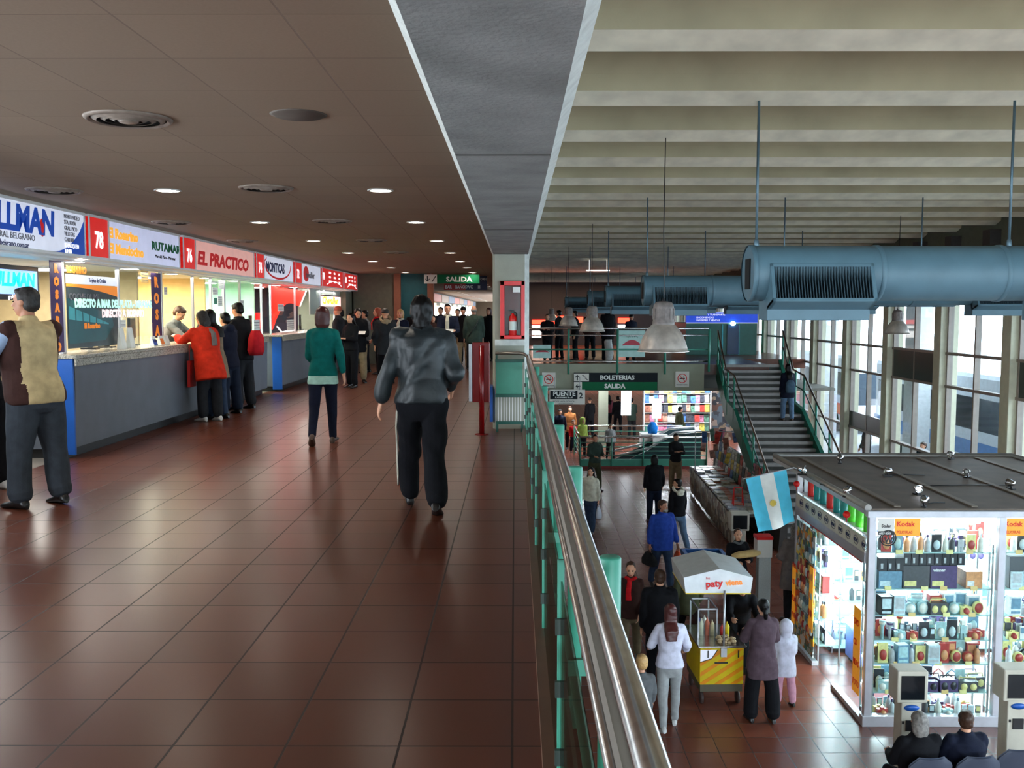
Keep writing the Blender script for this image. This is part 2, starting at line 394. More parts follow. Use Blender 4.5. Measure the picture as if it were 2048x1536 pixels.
    if hood:
        g.ell(T(V(0, -.1*s, tl*1.0)), (.105*s, .06*s, .075*s), 14, 10); g.ell(T(V(0, -.06*s, tl*1.05)), (.1*s, .07*s, .04*s), 14, 10)
    if sleeve == 0:
        for sd in (-1, 1): g.cone(T(V(sd*sw*.5, -.005*s, tl-.04*s)), T(V(sd*(sw-.005), -.005*s, tl-.06*s)), .055*s, .072*s*w**.5, 14)
    if sleeve > 0:
        for i, sd in enumerate((-1, 1)):
            sh, elb, wr, df = J['arm', i]; st = t_*.8
            ra = (.05*w**.5)*s+st*.6
            g.cone(T(V(sd*sw*.5, -.005*s, tl-.04*s)), sh+V(0, 0, -.005), .052*s+st*.2, ra*.98, 14); g.cone(sh, elb, ra, .043*s+st*.8, 14)
            if sleeve >= .99:
                g.cone(elb, elb.lerp(wr, .74), .043*s+st*.8, .034*s+st*.6, 14); g.cone(elb.lerp(wr, .7), elb.lerp(wr, .84), .031*s+st*.5, .029*s+st*.35, 12)
    mesh = remesh(g, vox, 2, fold=fold, seed=seed, matfn=topfn, name='top')
    mk('jacket', mesh, tm, o)
    if under:   # shirt sleeves beneath a waistcoat
        g2 = MB()
        for i, sd in enumerate((-1, 1)):
            sh, elb, wr, df = J['arm', i]
            g2.cone(T(V(sd*sw*.6, -.005*s, tl-.05*s)), sh, .052*s, .056*s*w**.5, 14); g2.cone(sh, elb, .056*s*w**.5+.004, .05*s+.006, 14); g2.cone(elb, elb.lerp(wr, .8), .05*s+.006, .034*s+.006, 14)
        g2.loft([sec(.8, .11, .07), sec(1.0, .07, .065, 0, .006), sec(1.07, .056, .058, .004, .006)], 16)
        mk('shirt', remesh(g2, vox, 2, fold=.006, seed=seed+50, name='shirt'), under, o)
    # ---- trousers
    g = MB(); bt = bthick
    bt2 = min(bt, .016); g.loft([sec(-.26, .1*w, .08*w, -.01, 0), sec(-.2, .13*w, .1*w, -.01, bt2*.6), sec(-.1, hipr*w, .108*w, -.012, bt2*.7), sec(.06, hipr*w, .112*w, -.008, bt2*.5), sec(.14, hipr*w*.95, .106*w, -.004, bt2*.3)], 22, 2.3)
    for i, sd in enumerate((-1, 1)):
        hip, kn, an, t = J['leg', i]; k0 = .088*s*w+bt*.8; k1 = .06*s+bt*(.9+tflare); k2 = (.044 if not fem else .04)*s+bt*(1.1+2.2*tflare)
        g.cone(hip+V(0, -.006, 0), kn, k0, k1, 14); up_ = (kn-an).normalized(); e_ = an+up_*(k2*.95-.012*s)
        g.cone(kn, e_, k1, k2, 14)
        if tflare > .05: g.cone(e_+up_*.06, e_+V(0, -.01, 0), k2*.9, k2, 14)
    bmats = botmats or [cloth(*CL[bottom]) if isinstance(bottom, str) else bottom]
    mk('trousers', remesh(g, vox, 2, fold=fold*.8, seed=seed+9, fscale=.9, matfn=botfn, name='trousers'), bmats, o)
    # ---- shoes
    for i, sd in enumerate((-1, 1)):
        hip, kn, an, t = J['leg', i]; g = MB(); tt = t*.9 if not sit else 0; tt = max(-1.2, min(tt, .5)); yd = V(sd*.12, math.cos(tt), math.sin(tt)); yd.normalize(); zd = V(0, -math.sin(tt), math.cos(tt)); xd = yd.cross(zd)
        base = an-zd*.055*s
        def S(f, w_, h_, zo=0): return [base+yd*f*s+xd*w_*s*math.cos(q)+zd*(h_*s*(.5+.5*math.sin(q)) if True else 0)*(1) for q in [2*math.pi*j/14 for j in range(14)]]
        g.rings([S(-.075, .018, .04), S(-.068, .03, .075), S(-.03, .036, .095), S(.02, .037, .095), S(.07, .042, .065), S(.12, .047, .052), S(.165, .042, .042), S(.19, .024, .03)])
        mk('shoe', g, shoe, o)
    # ---- hair
    hm_ = HAIRM.get(hair)
    if hstyle != 'none' and hm_:
        g = MB()
        if hstyle == 'short':
            g.ell(Hd(0, -.022, .042), (.083*hs, .093*hs, .088*hs), 18, 12, HM); g.ell(Hd(0, -.045, -.005), (.078*hs, .065*hs, .075*hs), 16, 10, HM)
            g.ell(Hd(0, .035, .088), (.062*hs, .045*hs, .03*hs), 12, 8, HM)
        elif hstyle == 'thin':
            g.ell(Hd(0, -.045, -.005), (.08*hs, .066*hs, .05*hs), 16, 10, HM)
        elif hstyle == 'bob':
            g.ell(Hd(0, -.02, .042), (.088*hs, .098*hs, .09*hs), 18, 12, HM)
            g.loft([(Hd(0, -.03, .05), .088*hs, .085*hs), (Hd(0, -.035, -.02), .098*hs, .078*hs), (Hd(0, -.045, -.1), .09*hs, .06*hs), (Hd(0, -.05, -.15), .06*hs, .035*hs)], 18)
        elif hstyle == 'long':
            g.ell(Hd(0, -.02, .04), (.086*hs, .096*hs, .09*hs), 18, 12, HM)
            hx = .055 if hood else 0; bk = T(V(0, -(.175+hx)*s, tl*.68)); md = T(V(0, -(.15+hx)*s, tl*.92))
            g.loft([(Hd(0, -.03, .06), .088*hs, .085*hs), (Hd(0, -.04, -.03), .092*hs, .07*hs), (Hd(0, -.06, -.1), .09*hs, .05*hs), (md, .1*hs, .045*hs), (bk, .07*hs, .03*hs)], 18)
        elif hstyle == 'pony':
            g.ell(Hd(0, -.024, .042), (.081*hs, .09*hs, .084*hs), 18, 12, HM); g.ell(Hd(0, -.06, -.01), (.055*hs, .045*hs, .05*hs), 12, 8, HM)
            g.loft([(Hd(0, -.11, .01), .028*hs, .028*hs), (Hd(0, -.13, -.05), .034*hs, .03*hs), (Hd(.01, -.12, -.14), .025*hs, .02*hs)], 12)
        elif hstyle == 'shag':
            g.ell(Hd(0, -.022, .045), (.089*hs, .1*hs, .092*hs), 18, 12, HM)
            g.loft([(Hd(0, -.03, .05), .089*hs, .088*hs), (Hd(0, -.04, -.02), .09*hs, .078*hs), (Hd(0, -.06, -.08), .072*hs, .055*hs), (Hd(0, -.072, -.125), .05*hs, .035*hs)], 18)
            for q in range(7): g.cone(Hd(-.06+.02*q, -.095+.004*abs(q-3)**2, -.09), Hd(-.065+.0215*q, -.09+.004*abs(q-3)**2, -.16-.012*(q % 3)), .012*hs, .005*hs, 6)
        elif hstyle == 'cap':
            g.ell(Hd(0, -.012, .05), (.084*hs, .102*hs, .08*hs), 18, 12, HM); g.loft([(Hd(0, -.01, .05), .087*hs, .102*hs), (Hd(0, -.012, .02), .088*hs, .104*hs)], 18)
        elif hstyle == 'hoodup':
            g.ell(Hd(0, -.03, .01), (.112*hs, .12*hs, .135*hs), 18, 12, HM); g.loft([(Hd(0, -.03, -.06), .1*hs, .1*hs), (T(V(0, -.02*s, tl*.97)), .1*s, .09*s)], 16)
        mk({'cap': 'cap', 'hoodup': 'hood'}.get(hstyle, 'hair'), remesh(g, min(vox, .012), 1, fold=(.0055 if hstyle == 'shag' else .0028) if hstyle not in ('cap', 'hoodup') else .001, seed=seed, fscale=4.2 if hstyle != 'hoodup' else 1, vstretch=.15, name='hair'), hm_ if hstyle not in ('cap', 'hoodup') else tm[0] if hstyle == 'hoodup' else hm_, o)
    if scarf:
        g = MB(); c0 = T(V(0, .005*s, tl*1.02)); n = 20
        g.tube([c0+V(.078*s*math.cos(q), .074*s*math.sin(q)+.004, .012*math.sin(q*3)) for q in [2*math.pi*j/n for j in range(n+1)]], .028*s, 10)
        if scarf[1]: 
            f = 1 if scarf[1] == 'front' else -1
            g.loft([(T(V(.02, f*.1*s, tl*.98)), .035*s, .02*s), (T(V(.03, f*.165*s*max(1, fat), tl*.8)), .045*s, .014*s), (T(V(.03, f*.16*s*max(1, fat), tl*.45)), .05*s, .014*s)], 12)
        mk('scarf', remesh(g, .01, 1, fold=.003, seed=seed, name='scarf'), cloth(*CL[scarf[0]]), o)
    if furhood:
        g = MB(); pts = [T(V(.115*s*math.sin(q), -.03*s-.125*s*math.cos(q)*.9, tl*.97+.05*s-.07*s*math.cos(q))) for q in [R(-150+30*j) for j in range(11)]]
        g.tube(pts, .03*s, 10); g.ell(T(V(0, -.12*s, tl*.93)), (.1*s, .05*s, .08*s), 14, 10)
        mk('fur_collar', remesh(g, .01, 1, fold=.006, seed=seed, fscale=3, name='fur'), cloth(*CL[furhood]), o)
    o['_j'] = 0
    del o['_j']
    o_info[o.name] = (J, T, tl, s, Hd)
    return o
o_info = {}
CL = {'black': ('black', 17, 17, 21), 'navy': ('navy', 21, 25, 42), 'nylon': ('nylon', 40, 46, 50), 'charcoal': ('charcoal', 36, 38, 42), 'blackp': ('black_trousers', 14, 15, 20),
      'jeans': ('jeans', 48, 62, 84), 'djeans': ('dark_jeans', 26, 34, 50), 'ljeans': ('light_jeans', 88, 112, 138), 'red': ('coat_red', 205, 48, 26), 'teal': ('teal', 8, 96, 90), 'beige': ('beige', 190, 168, 125), 'brown': ('brown', 58, 36, 32),
      'khaki': ('khaki', 140, 122, 94), 'white': ('white', 205, 205, 222), 'lgrey': ('light_grey', 150, 152, 152), 'grey': ('grey', 92, 94, 96), 'dgreen': ('dark_green', 52, 66, 58), 'olive': ('olive', 66, 68, 48), 'blue': ('blue', 38, 66, 150),
      'purple': ('mauve', 84, 68, 76), 'sky': ('sky_shirt', 158, 178, 208), 'slate': ('slate', 58, 64, 72), 'coat': ('taupe_coat', 128, 112, 92), 'scarlet': ('scarlet', 190, 24, 30), 'camo': ('camouflage', 104, 92, 72), 'fur': ('fur', 148, 130, 104), 'pink': ('pink', 205, 150, 170), 'green': ('lime', 170, 190, 90), 'orange': ('orange', 230, 80, 30), 'taupe': ('stone_coat', 120, 112, 108), 'cream': ('cream', 200, 196, 176)}
def carry_bag(p, arm, m, label, size=(.2, .1, .25), name='shopping_bag', drop=.04, kind='plastic', cat='bag'):
    """bag hanging from a hand: a thing of its own"""
    J, T, tl, s, Hd = o_info[p.name]; wr = J['arm', arm][2]+J['arm', arm][3]*.09*s
    M = Matrix.Translation(p.location) @ Matrix.Rotation(p.rotation_euler.z, 4, 'Z'); w = M @ wr
    r = root(name, w-V(0, 0, drop+size[2]+.02), label, cat, rz=p.rotation_euler.z+R(90))
    g = MB(); sx, sy, h = size
    g.loft([(V(0, 0, .0), sx*.42, sy*.4), (V(0, 0, h*.1), sx*.52, sy*.55), (V(0, 0, h*.5), sx*.5, sy*.52), (V(0, 0, h*.85), sx*.36, sy*.3), (V(0, 0, h), sx*.3, sy*.16)], 16, 3)
    mk('bag_body', remesh(g, .012, 1, fold=.006, seed=3, name='bag'), m, r)
    g = MB()
    for q in (-1, 1): g.tube([(-sx*.24, q*sy*.12, h*.95), (-sx*.12, q*.01, h+drop*.8), (0, 0, h+drop+.02), (sx*.12, q*.01, h+drop*.8), (sx*.24, q*sy*.12, h*.95)], .006, 6)
    mk('handle', g, m, r)
    return r
# ------------------------------------------------------------------ the setting
M_FLOOR = tiles('floor_tiles', rgb(98, 52, 36), rgb(85, 44, 30), rgb(34, 19, 15), .417, .417, .01, -3.385+.417*9, mortar=.005, rough=.28, rvar=0, big=0, spec=.42)
M_FLOOR2 = tiles('hall_floor_tiles', rgb(118, 64, 48), rgb(104, 56, 43), rgb(50, 32, 26), .417, .417, 0, 0, rough=.27, rvar=0, big=0, spec=.5)
M_CEIL = tiles('ceiling_tiles', rgb(156, 133, 112), rgb(150, 128, 108), rgb(134, 114, 98), .635, .618, .87, -3.63+.618*7, rough=.75, mortar=.005, bump=.5, big=.08)
M_CONC = mat('beam_concrete', rgb(150, 156, 154), .85, var=.16, scale=3, bump=.5, bscale=40)
M_CONCP = mat('pillar_paint', rgb(158, 160, 146), .7, var=.08, scale=3, bump=.2)
M_EDGE = mat('beam_edge_lit', rgb(205, 210, 204), .7, var=.1, scale=12, bump=.4)  # chamfers paler than the concrete: window light put into the colour
M_ROOF = mat('roof_plaster', rgb(176, 166, 134), .85, var=.1, scale=1.5, bump=.2, bscale=20)
M_LIP = mat('roof_lip_lit', rgb(236, 230, 206), .8, var=.1, scale=4)  # paler than the roof plaster: light on the rib undersides put into the colour
M_WHITE = mat('white_paint', rgb(225, 225, 222), .5, var=.04); M_GREYW = mat('grey_wall', rgb(120, 120, 104), .75, var=.08, scale=2)
M_TEAL = mat('teal_paint', rgb(60, 138, 116), .38, var=.07, scale=6); M_TEALD = mat('dark_teal_paint', rgb(14, 84, 72), .4, var=.08)
M_CHROME = mat('chrome', (.62, .6, .58), .22, metal=1, var=.1, scale=30); M_ALU = mat('aluminium', rgb(178, 180, 184), .38, metal=.7, var=.06)
M_BLACK = mat('black_plastic', rgb(20, 20, 22), .4, var=0); M_DARK = mat('dark_metal', rgb(52, 46, 42), .5, var=.1)
M_BEIGE = mat('window_column_paint', rgb(206, 204, 178), .6, var=.05); M_MULL = mat('window_mullion', rgb(150, 138, 128), .5, var=.06)
M_GLASS = glass('window_glass', (.93, .98, 1)); M_SGLASS = glass('shop_glass', (.96, 1, .99)); M_RGLASS = glass('railing_glass', (.55, .55, .5))
M_BLUE = mat('blue_panel', rgb(24, 84, 168), .4, var=.05); M_PANEL = mat('counter_panel', rgb(92, 98, 108), .45, var=.07, scale=4, bump=.15, bscale=300)
M_GRAN = bank('granite', [rgb(150, 146, 132), rgb(176, 170, 156), rgb(120, 116, 106), rgb(160, 156, 146)], 90, .25)
M_RED = mat('red_paint', rgb(222, 12, 10), .3, var=.04); M_DRED = mat('dark_red_paint', rgb(112, 8, 10), .25, var=.06)
L_WARM = emis('lamp_lens', (1, .93, .80), 26); L_COOL = emis('tube_light', (.80, .92, 1), 10)
L_ROOM = emis('room_panel_light', (1, .96, .88), 7)
# mezzanine
b = MB(); b.box(-4.9, .20, -6, 120, -.36, 0); struct('floor', b, M_FLOOR)
b = MB(); b.box(-8.2, -4.9, -6, 62, -.36, 0); struct('floor_shops', b, mat('shop_floor', rgb(120, 110, 100), .5))
b = MB(); b.box(.096, .20, -6, 120, 0, .05); struct('trim_kerb', b, mat('kerb_stone', rgb(92, 62, 44), .4, var=.1))
b = MB(); b.box(.20, .215, -6, 28, -.42, .05); struct('trim_slab_edge', b, mat('slab_edge', rgb(150, 150, 138), .7))
b = MB(); b.box(-8.2, -.30, -6, 120, 2.70, 2.8); struct('ceiling', b, M_CEIL)
# long concrete beam with chamfered edges
b = MB(); z0, z1 = 2.35, 4.1
prof = [(-.29, z0), (.174, z0), (.224, z0+.05), (.224, z1), (-.32, z1), (-.32, z0+.03)]
b.prism(prof, -6, 120)
o = struct('beam_long', b, [M_CONC, M_EDGE])
for p in o.data.polygons:
    c = p.center
    if (c.x > .18 and c.z < z0+.06) or (c.x < -.3 and c.z < z0+.04): p.material_index = 1
b = MB()
for yy in (4.65, 8.9, 12.7): b.box(-.286, .17, yy, yy+.012, z0-.004, z0+.01)
struct('trim_beam_joints', b, mat('joint_dark', rgb(58, 56, 52), .9))
# pillar with chamfers
PY = 12.8
def pillar(y0, name='pillar'):
    b = MB(); pr = [(-.30, y0+.03), (-.27, y0), (.13, y0), (.19, y0+.06), (.19, y0+.5), (-.30, y0+.5)]
    b.prism(pr, LF, 2.36, axis='z'); return struct(name, b, [M_CONCP, M_EDGE])
o = pillar(PY); 
for p in o.data.polygons:
    if abs(p.normal.x-.707) < .1 and p.normal.y < -.5: p.material_index = 1
for k in range(3): pillar(PY+13*(k+1), 'pillar')
pillar(-.9, 'pillar')
b = MB(); b.box(-.27, .13, PY-.05, PY, 1.13, 1.21); struct('trim_pillar_ledge', b, M_EDGE)
# hall roof: folded ribs across the hall, every 1.7 m
b = MB(); n = 40; zr = 3.30; pr = []
y = 6.4-1.68*7
ys = []
for k in range(n):
    extra = -.63 if k >= 13 else 0
    yk = y+1.68*k+extra; ys.append(yk)
b.mi = 0
poly = [(ys[0]-1.2, 4.15)]
for yk in ys:
    poly += [(yk-.95, 4.02), (yk-.42, 3.78), (yk-.25, 3.50), (yk-.22, zr+.075), (yk, zr), (yk+.05, 3.6), (yk+.25, 3.95)]
poly += [(ys[-1]+1, 4.15)]
top_ = [(ys[-1]+1, 4.4), (ys[0]-1.2, 4.4)]
b.prism([(u, v) for u, v in poly]+top_, .22, 9.95, axis='x')
o = struct('ceiling_hall', b, [M_ROOF, M_LIP])
for p in o.data.polygons:
    if p.normal.z < -.85 and p.center.z < zr+.08: p.material_index = 1
for p in o.data.polygons: p.use_smooth = False
# hall floor and side walls
b = MB(); b.box(-9, 10.1, -15, 64, LF-.3, LF); struct('floor_hall', b, M_FLOOR2)
b = MB(); b.box(-9.2, -9, -15, 64, LF, -.36); struct('wall_under_left', b, M_GREYW)
b = MB(); b.box(-8.2, .2, 120, 120.2, -.36, 2.8); b.box(.2, 10.1, 64, 64.2, LF, 4.3); b.box(-9, .2, 64, 64.2, LF, -.36); struct('wall_far', b, mat('far_wall', rgb(96, 78, 60), .8))
b = MB(); b.box(-9, .2, -15.2, -15, LF, -.36); b.box(-8.2, .2, -6.2, -6, -.36, 2.8); b.box(.2, 10.1, -15.2, -15, LF, LF+.6); b.box(.2, 10.1, -15.2, -15, 3.2, 4.3); struct('wall_back', b, M_GREYW)
b = MB()
for k in range(7): b.box(.2+k*1.62, .3+k*1.62, -15.15, -15.05, LF+.6, 3.2)
b.box(.2, 10, -15.15, -15.05, -.3, -.2); struct('window_back_frame', b, M_BEIGE)
b = MB(); b.box(.2, 10, -15.11, -15.09, LF+.6, 3.2); struct('window_back_pane', b, M_GLASS)
arealight('back_glazing_portal', (5, -14.9, -.5), (R(90), 0, 0), 9.5, 6, 1, portal=True)
# glazed wall, right
XW = 9.6
b = MB(); b.box(XW, XW+.35, -15, 64, 2.05, 4.3); struct('wall_right_upper', b, mat('upper_wall', rgb(104, 108, 92), .8))
b = MB(); b.box(XW+.02, XW+.3, -15, 64, LF, LF+.3); struct('wall_right_sill', b, M_MULL)
for k, yy in enumerate(ys):   # dark brackets below the ribs on the upper wall
    if 8 < yy < 40: struct('trim_bracket', MB().box(XW-.22, XW, yy-.25, yy+.05, 2.9, 3.2), M_DARK)
cols = [18.3+3.0*k for k in range(-11, 15)]
for k, yy in enumerate(cols):
    b = MB(); b.box(XW-.16, XW+.25, yy-.17, yy+.17, LF, 2.05); struct('column', b, M_BEIGE, bevel=.012)
dark_panels = {}
for k, yy in enumerate(cols[:-1]):
    w = root('window_%d' % (k+1), (XW, yy+1.5, LF), None, None); tag(w, kind='structure')
    b = MB(); 
    for q in (-1.29, -.03, 1.23): b.box(-.03, .09, q-.0, q+.06, 0, 5.85)
    for zz in (2.1, 3.72, 4.45): b.box(-.04, .1, -1.32, 1.32, zz-.03, zz+.03)
    mk('window_frame', b, [M_MULL], w)
    b = MB(); b.box(.02, .035, -1.3, 1.3, 0.02, 5.85); mk('window_pane', b, M_GLASS, w)
    b = MB(); b.box(.012, .016, -.75, -.73, .02, 5.8)
    pan = (3.72, 4.45) if k in (10, 12) else (2.1, 2.55) if k == 13 else None
    if pan:
        b = MB(); b.box(-.02, .03, -1.3, 1.3, pan[0], pan[1]); mk('opaque_panel', b, mat('dark_glass_panel', rgb(34, 44, 38), .3), w)
# upper floor beyond the bridge and bridge face
YB = 28.2
b = MB(); b.box(.2, 7.55, YB, 62, -.30, 0); b.box(7.55, XW, YB+3.2, 62, -.30, 0); struct('floor_upper', b, M_FLOOR)
M_FASC = mat('bridge_fascia_paint', rgb(150, 154, 134), .7, var=.07, scale=2)
b = MB(); b.box(.2, 5.62, YB-.02, YB+.16, -.78, 0.02); struct('beam_bridge_fascia', b, M_FASC)
b = MB(); b.box(.2, 9.6, YB+.2, 62, -.8, -.72); struct('ceiling_lower', b, mat('lower_ceiling', rgb(130, 126, 116), .8))
b = MB(); b.box(-9, .2, YB, 62, -.8, -.72); struct('ceiling_lower_left', b, MATS['lower_ceiling'])
# mezzanine end block where the ticket windows stop
M_ENDW = mat('end_wall_paint', rgb(104, 104, 90), .8, var=.06)
ye = 28.6
b = MB(); b.box(-4.85, -3.62, ye, ye+4, 0, 2.7); struct('wall_end_block', b, M_ENDW)
b = MB(); b.box(-3.62, -3.42, ye-.1, ye+4, 0, 2.7); b.box(-2.62, -2.44, ye-.1, ye+.2, 0, 2.7); struct('trim_end_jamb', b, mat('terracotta_paint', rgb(150, 92, 70), .8))
b = MB(); b.box(-3.42, -2.62, ye+.02, ye+.12, 0, 2.7); struct('wall_end_teal', b, mat('teal_wall', rgb(8, 84, 92), .6))
b = MB(); b.box(-8.2, -4.9, 27.6, 120, 0, 2.7); struct('wall_left_beyond', b, M_ENDW)

def rib(v): return min(ys, key=lambda q: abs(q-.1-v))-.1
# ------------------------------------------------------------------ fittings of the gallery: downlights, vents, railing, pillar gear
k = 0
proto = root('ceiling_downlight', (-3.18, 5.65, 2.70), 'x', 'ceiling light', group='round downlights in the gallery ceiling')
g = MB(); g.lathe([(.098, .0), (.118, 0), (.122, -.008), (.1, -.012), (.094, .0)], 28, caps=False); mk('trim_ring', g, M_WHITE, proto)
g = MB(); g.lathe([(.001, -.004), (.097, -.004), (.097, .0), (.001, .0)], 28); mk('lamp_lens', g, L_WARM, proto)
first = True
for j in range(15):
    for side, x in (('counter', -3.18), ('railing', -1.23)):
        yy = 5.65+3.15*j
        if side == 'railing' and j == 0: continue
        if yy > 27.8 and side == 'counter': continue
        lab = 'lit round downlight in the row nearer the %s, %s from the camera' % ('ticket counters' if side == 'counter' else 'concrete beam', ['first', 'second', 'third', 'fourth', 'fifth', 'sixth', 'seventh', 'eighth', 'ninth', 'tenth', 'eleventh', 'twelfth', 'thirteenth', 'fourteenth', 'fifteenth'][j-(side == 'railing')])
        if first: proto['label'] = lab; first = False
        else: dup(proto, (x, yy, 2.70), label=lab)
for j in range(15):
    for x in (-3.18, -1.23):
        l = bpy.data.lights.new('downlight_lamp', 'SPOT'); l.energy = 20; l.color = (1, .9, .76); l.spot_size = R(125); l.spot_blend = .8; l.shadow_soft_size = .09
        if (5.65+3.15*j > 27.8 and x < -3) or j == 7: continue
        if j == 0 and x > -3: continue
        o = bpy.data.objects.new('downlight_lamp', l); C.objects.link(o); o.location = (x, 5.65+3.15*j, 2.66)
g = MB(); g.lathe([(.001, -.012), (.13, -.012), (.14, -.004), (.16, 0), (.001, 0)], 30); thing('ceiling_speaker', g, mat('speaker_grey', rgb(96, 86, 78), .7), 'round dull speaker grille in the gallery ceiling, unlit', 'speaker', loc=(-1.22, 5.45, 2.70))
# round air diffusers
M_VENT = mat('vent_metal', rgb(150, 136, 124), .5, var=.15, scale=20); M_VOPEN = mat('vent_opening_dark', rgb(34, 26, 24), .9)  # plain dark colour for the disc behind the vent rings
def diffuser(x, y, lab, r=.24):
    v = root('ceiling_vent', (x, y, 2.70), lab, 'ceiling vent', group='round air diffusers')
    g = MB(); g.lathe([(r*.86, -.006), (r*.93, -.018), (r, -.008), (r*1.02, 0), (r*.86, 0)], 36, caps=False); mk('rim', g, M_VENT, v)
    g = MB()
    for q in (.72, .52, .32): g.lathe([(r*q, -.02), (r*(q+.11), -.008), (r*(q+.11), -.004), (r*(q-.01), -.017)], 32, caps=False)
    g.lathe([(.001, -.026), (r*.2, -.026), (r*.26, -.012), (.001, -.012)], 24); mk('cone_rings', g, M_VENT, v)
    g = MB(); g.lathe([(.001, -.003), (r*.9, -.003), (r*.9, 0), (.001, 0)], 30); mk('opening', g, M_VOPEN, v)
    return v
for j, (x, y) in enumerate([(-2.22, 5.55), (-2.24, 8.65), (-2.25, 11.8), (-2.25, 15), (-2.25, 18.1), (-4.22, 8.8), (-4.28, 11.95), (-4.3, 15.1)]):
    diffuser(x, y, ('round slatted air diffuser in the middle of the gallery ceiling, %s away' % ['nearest and largest', 'second', 'third', 'fourth', 'fifth'][j]) if x > -3 else 'round air diffuser just in front of the shop signs, %s' % ['nearest', 'middle one', 'farthest'][j-5])
# gallery railing: one thing of many parts
rl = root('gallery_railing', (.2, 0, 0), 'long teal and steel railing along the open edge of the upper gallery', 'railing')
def W_(name, g, m, **k): return mk(name, g, m, rl, world=True, **k)
g = MB(); g.tube([(.181, -6, 1.0), (.181, 12.74, 1.0)], .024, 20); W_('handrail', g, M_CHROME)
g = MB(); g.tube([(.166, -6, .84), (.166, 12.74, .84)], .0175, 16); W_('lower_steel_rail', g, M_CHROME)
g = MB(); g.box(.15, .172, -6, 12.7, .925, .965); W_('flat_rail', g, mat('dull_steel', (.3, .28, .24), .45, metal=.8))
g = MB(); g.tube([(.25, -6, .05), (.25, 12.7, .05)], .02, 12); W_('bottom_rail', g, M_TEAL)
g = MB(); g.tube([(.25, -6, .42), (.25, 12.7, .42)], .014, 12); W_('middle_rail', g, M_TEAL)
for k, yy in enumerate([-3.2, -1.6, 0.1, 1.3, 2.9, 4.55, 6.2, 7.75, 9.35, 10.9, 12.5]):
    g = MB(); g.box(.132, .154, yy-.006, yy+.006, 0.03, .83); g.box(.154, .168, yy-.006, yy+.006, .80, .84); W_('flat_bar', g, M_TEAL, bevel=.003)
    for zz in (.2, .42, .62): g = MB(); g.box(.125, .162, yy-.022, yy-.006, zz-.025, zz+.025); W_('clamp', g, mat('clamp_dark', rgb(40, 54, 48), .5))
    g = MB(); yo = yy-.1; g.lathe([(.0005, .865), (.03, .865), (.034, .86), (.034, -.4), (.0005, -.4)], 20, o=(.285, yo, 0)); g.box(.2, .29, yo-.03, yo+.03, -.3, -.24); g.box(.16, .285, yo-.01, yo+.01, .5, .55); W_('post', g, M_TEAL)
for k, (a, c_) in enumerate([(1.33, 2.86), (2.94, 4.5), (4.6, 6.15), (6.25, 7.7), (7.8, 9.3), (9.4, 10.85)]):
    g = MB(); g.box(.139, .145, a+.03, c_-.03, .08, .78); W_('glass_panel', g, M_RGLASS)
# railing return in front of the pillar: bent rail, solid teal plate, vertical bars
rr = root('railing_gate', (-.28, PY-.35, 0), 'short teal railing section closing the gap before the concrete pillar', 'railing')
def W2(name, g, m, **k): return mk(name, g, m, rr, world=True, **k)
g = MB(); g.tube([(-.26, PY-.3, 1.04), (.06, PY-.3, 1.04), (.12, PY-.32, 1.03), (.155, PY-.5, 1.01), (.175, PY-.9, .99)], .02, 12); W2('bent_rail', g, mat('brown_steel', (.24, .22, .19), .35, metal=.8))
g = MB(); g.box(-.25, .10, PY-.31, PY-.29, .5, .92); W2('plate', g, M_TEAL, bevel=.004)
g = MB(); g.box(-.26, .12, PY-.33, PY-.27, .92, .96); g.box(-.26, .12, PY-.33, PY-.27, .46, .5); g.box(-.25, .12, PY-.33, PY-.27, .1, .14); g.box(-.25, -.22, PY-.33, PY-.27, 0, .1); g.box(.08, .11, PY-.33, PY-.27, 0, .1); g.box(-.25, -.23, PY-.31, PY-.29, .96, 1.04); W2('cross_bar', g, M_TEALD)
for k in range(9): g = MB(); g.box(-.225+k*.037, -.213+k*.037, PY-.305, PY-.295, .14, .46); W2('baluster', g, M_WHITE)
# fire extinguisher cabinet on the pillar
fc = root('extinguisher_cabinet', (-.07, PY-.05, 1.22), 'red wall cabinet with glass front on the concrete pillar', 'cabinet')
x0, x1, z0, z1 = -.20, .13, 1.22, 1.99
g = MB(); g.box(x0, x1, PY-.13, PY-.11, z0, z0+.05); g.box(x0, x1, PY-.13, PY-.11, z1-.06, z1); g.box(x0, x0+.06, PY-.13, PY-.11, z0, z1); g.box(x1-.05, x1, PY-.13, PY-.11, z0, z1); mk('door_frame', g, M_RED, fc, world=True, bevel=.006)
g = MB(); g.box(x0, x1, PY-.005, PY, z0, z1); g.box(x0, x0+.01, PY-.11, PY, z0, z1); g.box(x1-.01, x1, PY-.11, PY, z0, z1); g.box(x0, x1, PY-.11, PY, z0, z0+.01); g.box(x0, x1, PY-.11, PY, z1-.01, z1); mk('case', g, M_DRED, fc, world=True)
g = MB(); g.box(x0+.06, x1-.05, PY-.122, PY-.118, z0+.05, z1-.06); mk('glass', g, M_SGLASS, fc, world=True)
g = MB(); g.box(-.03, .07, PY-.126, PY-.123, 1.84, 1.91); mk('paper_label', g, M_WHITE, fc, world=True)
ex = root('fire_extinguisher', (-.03, PY-.062, 1.235), 'red fire extinguisher with a white label inside the glass cabinet', 'fire extinguisher')
g = MB(); g.lathe([(.001, 0), (.045, 0), (.052, .012), (.052, .25), (.046, .285), (.02, .31), (.018, .33), (.001, .33)], 22); mk('cylinder', g, M_RED, ex)
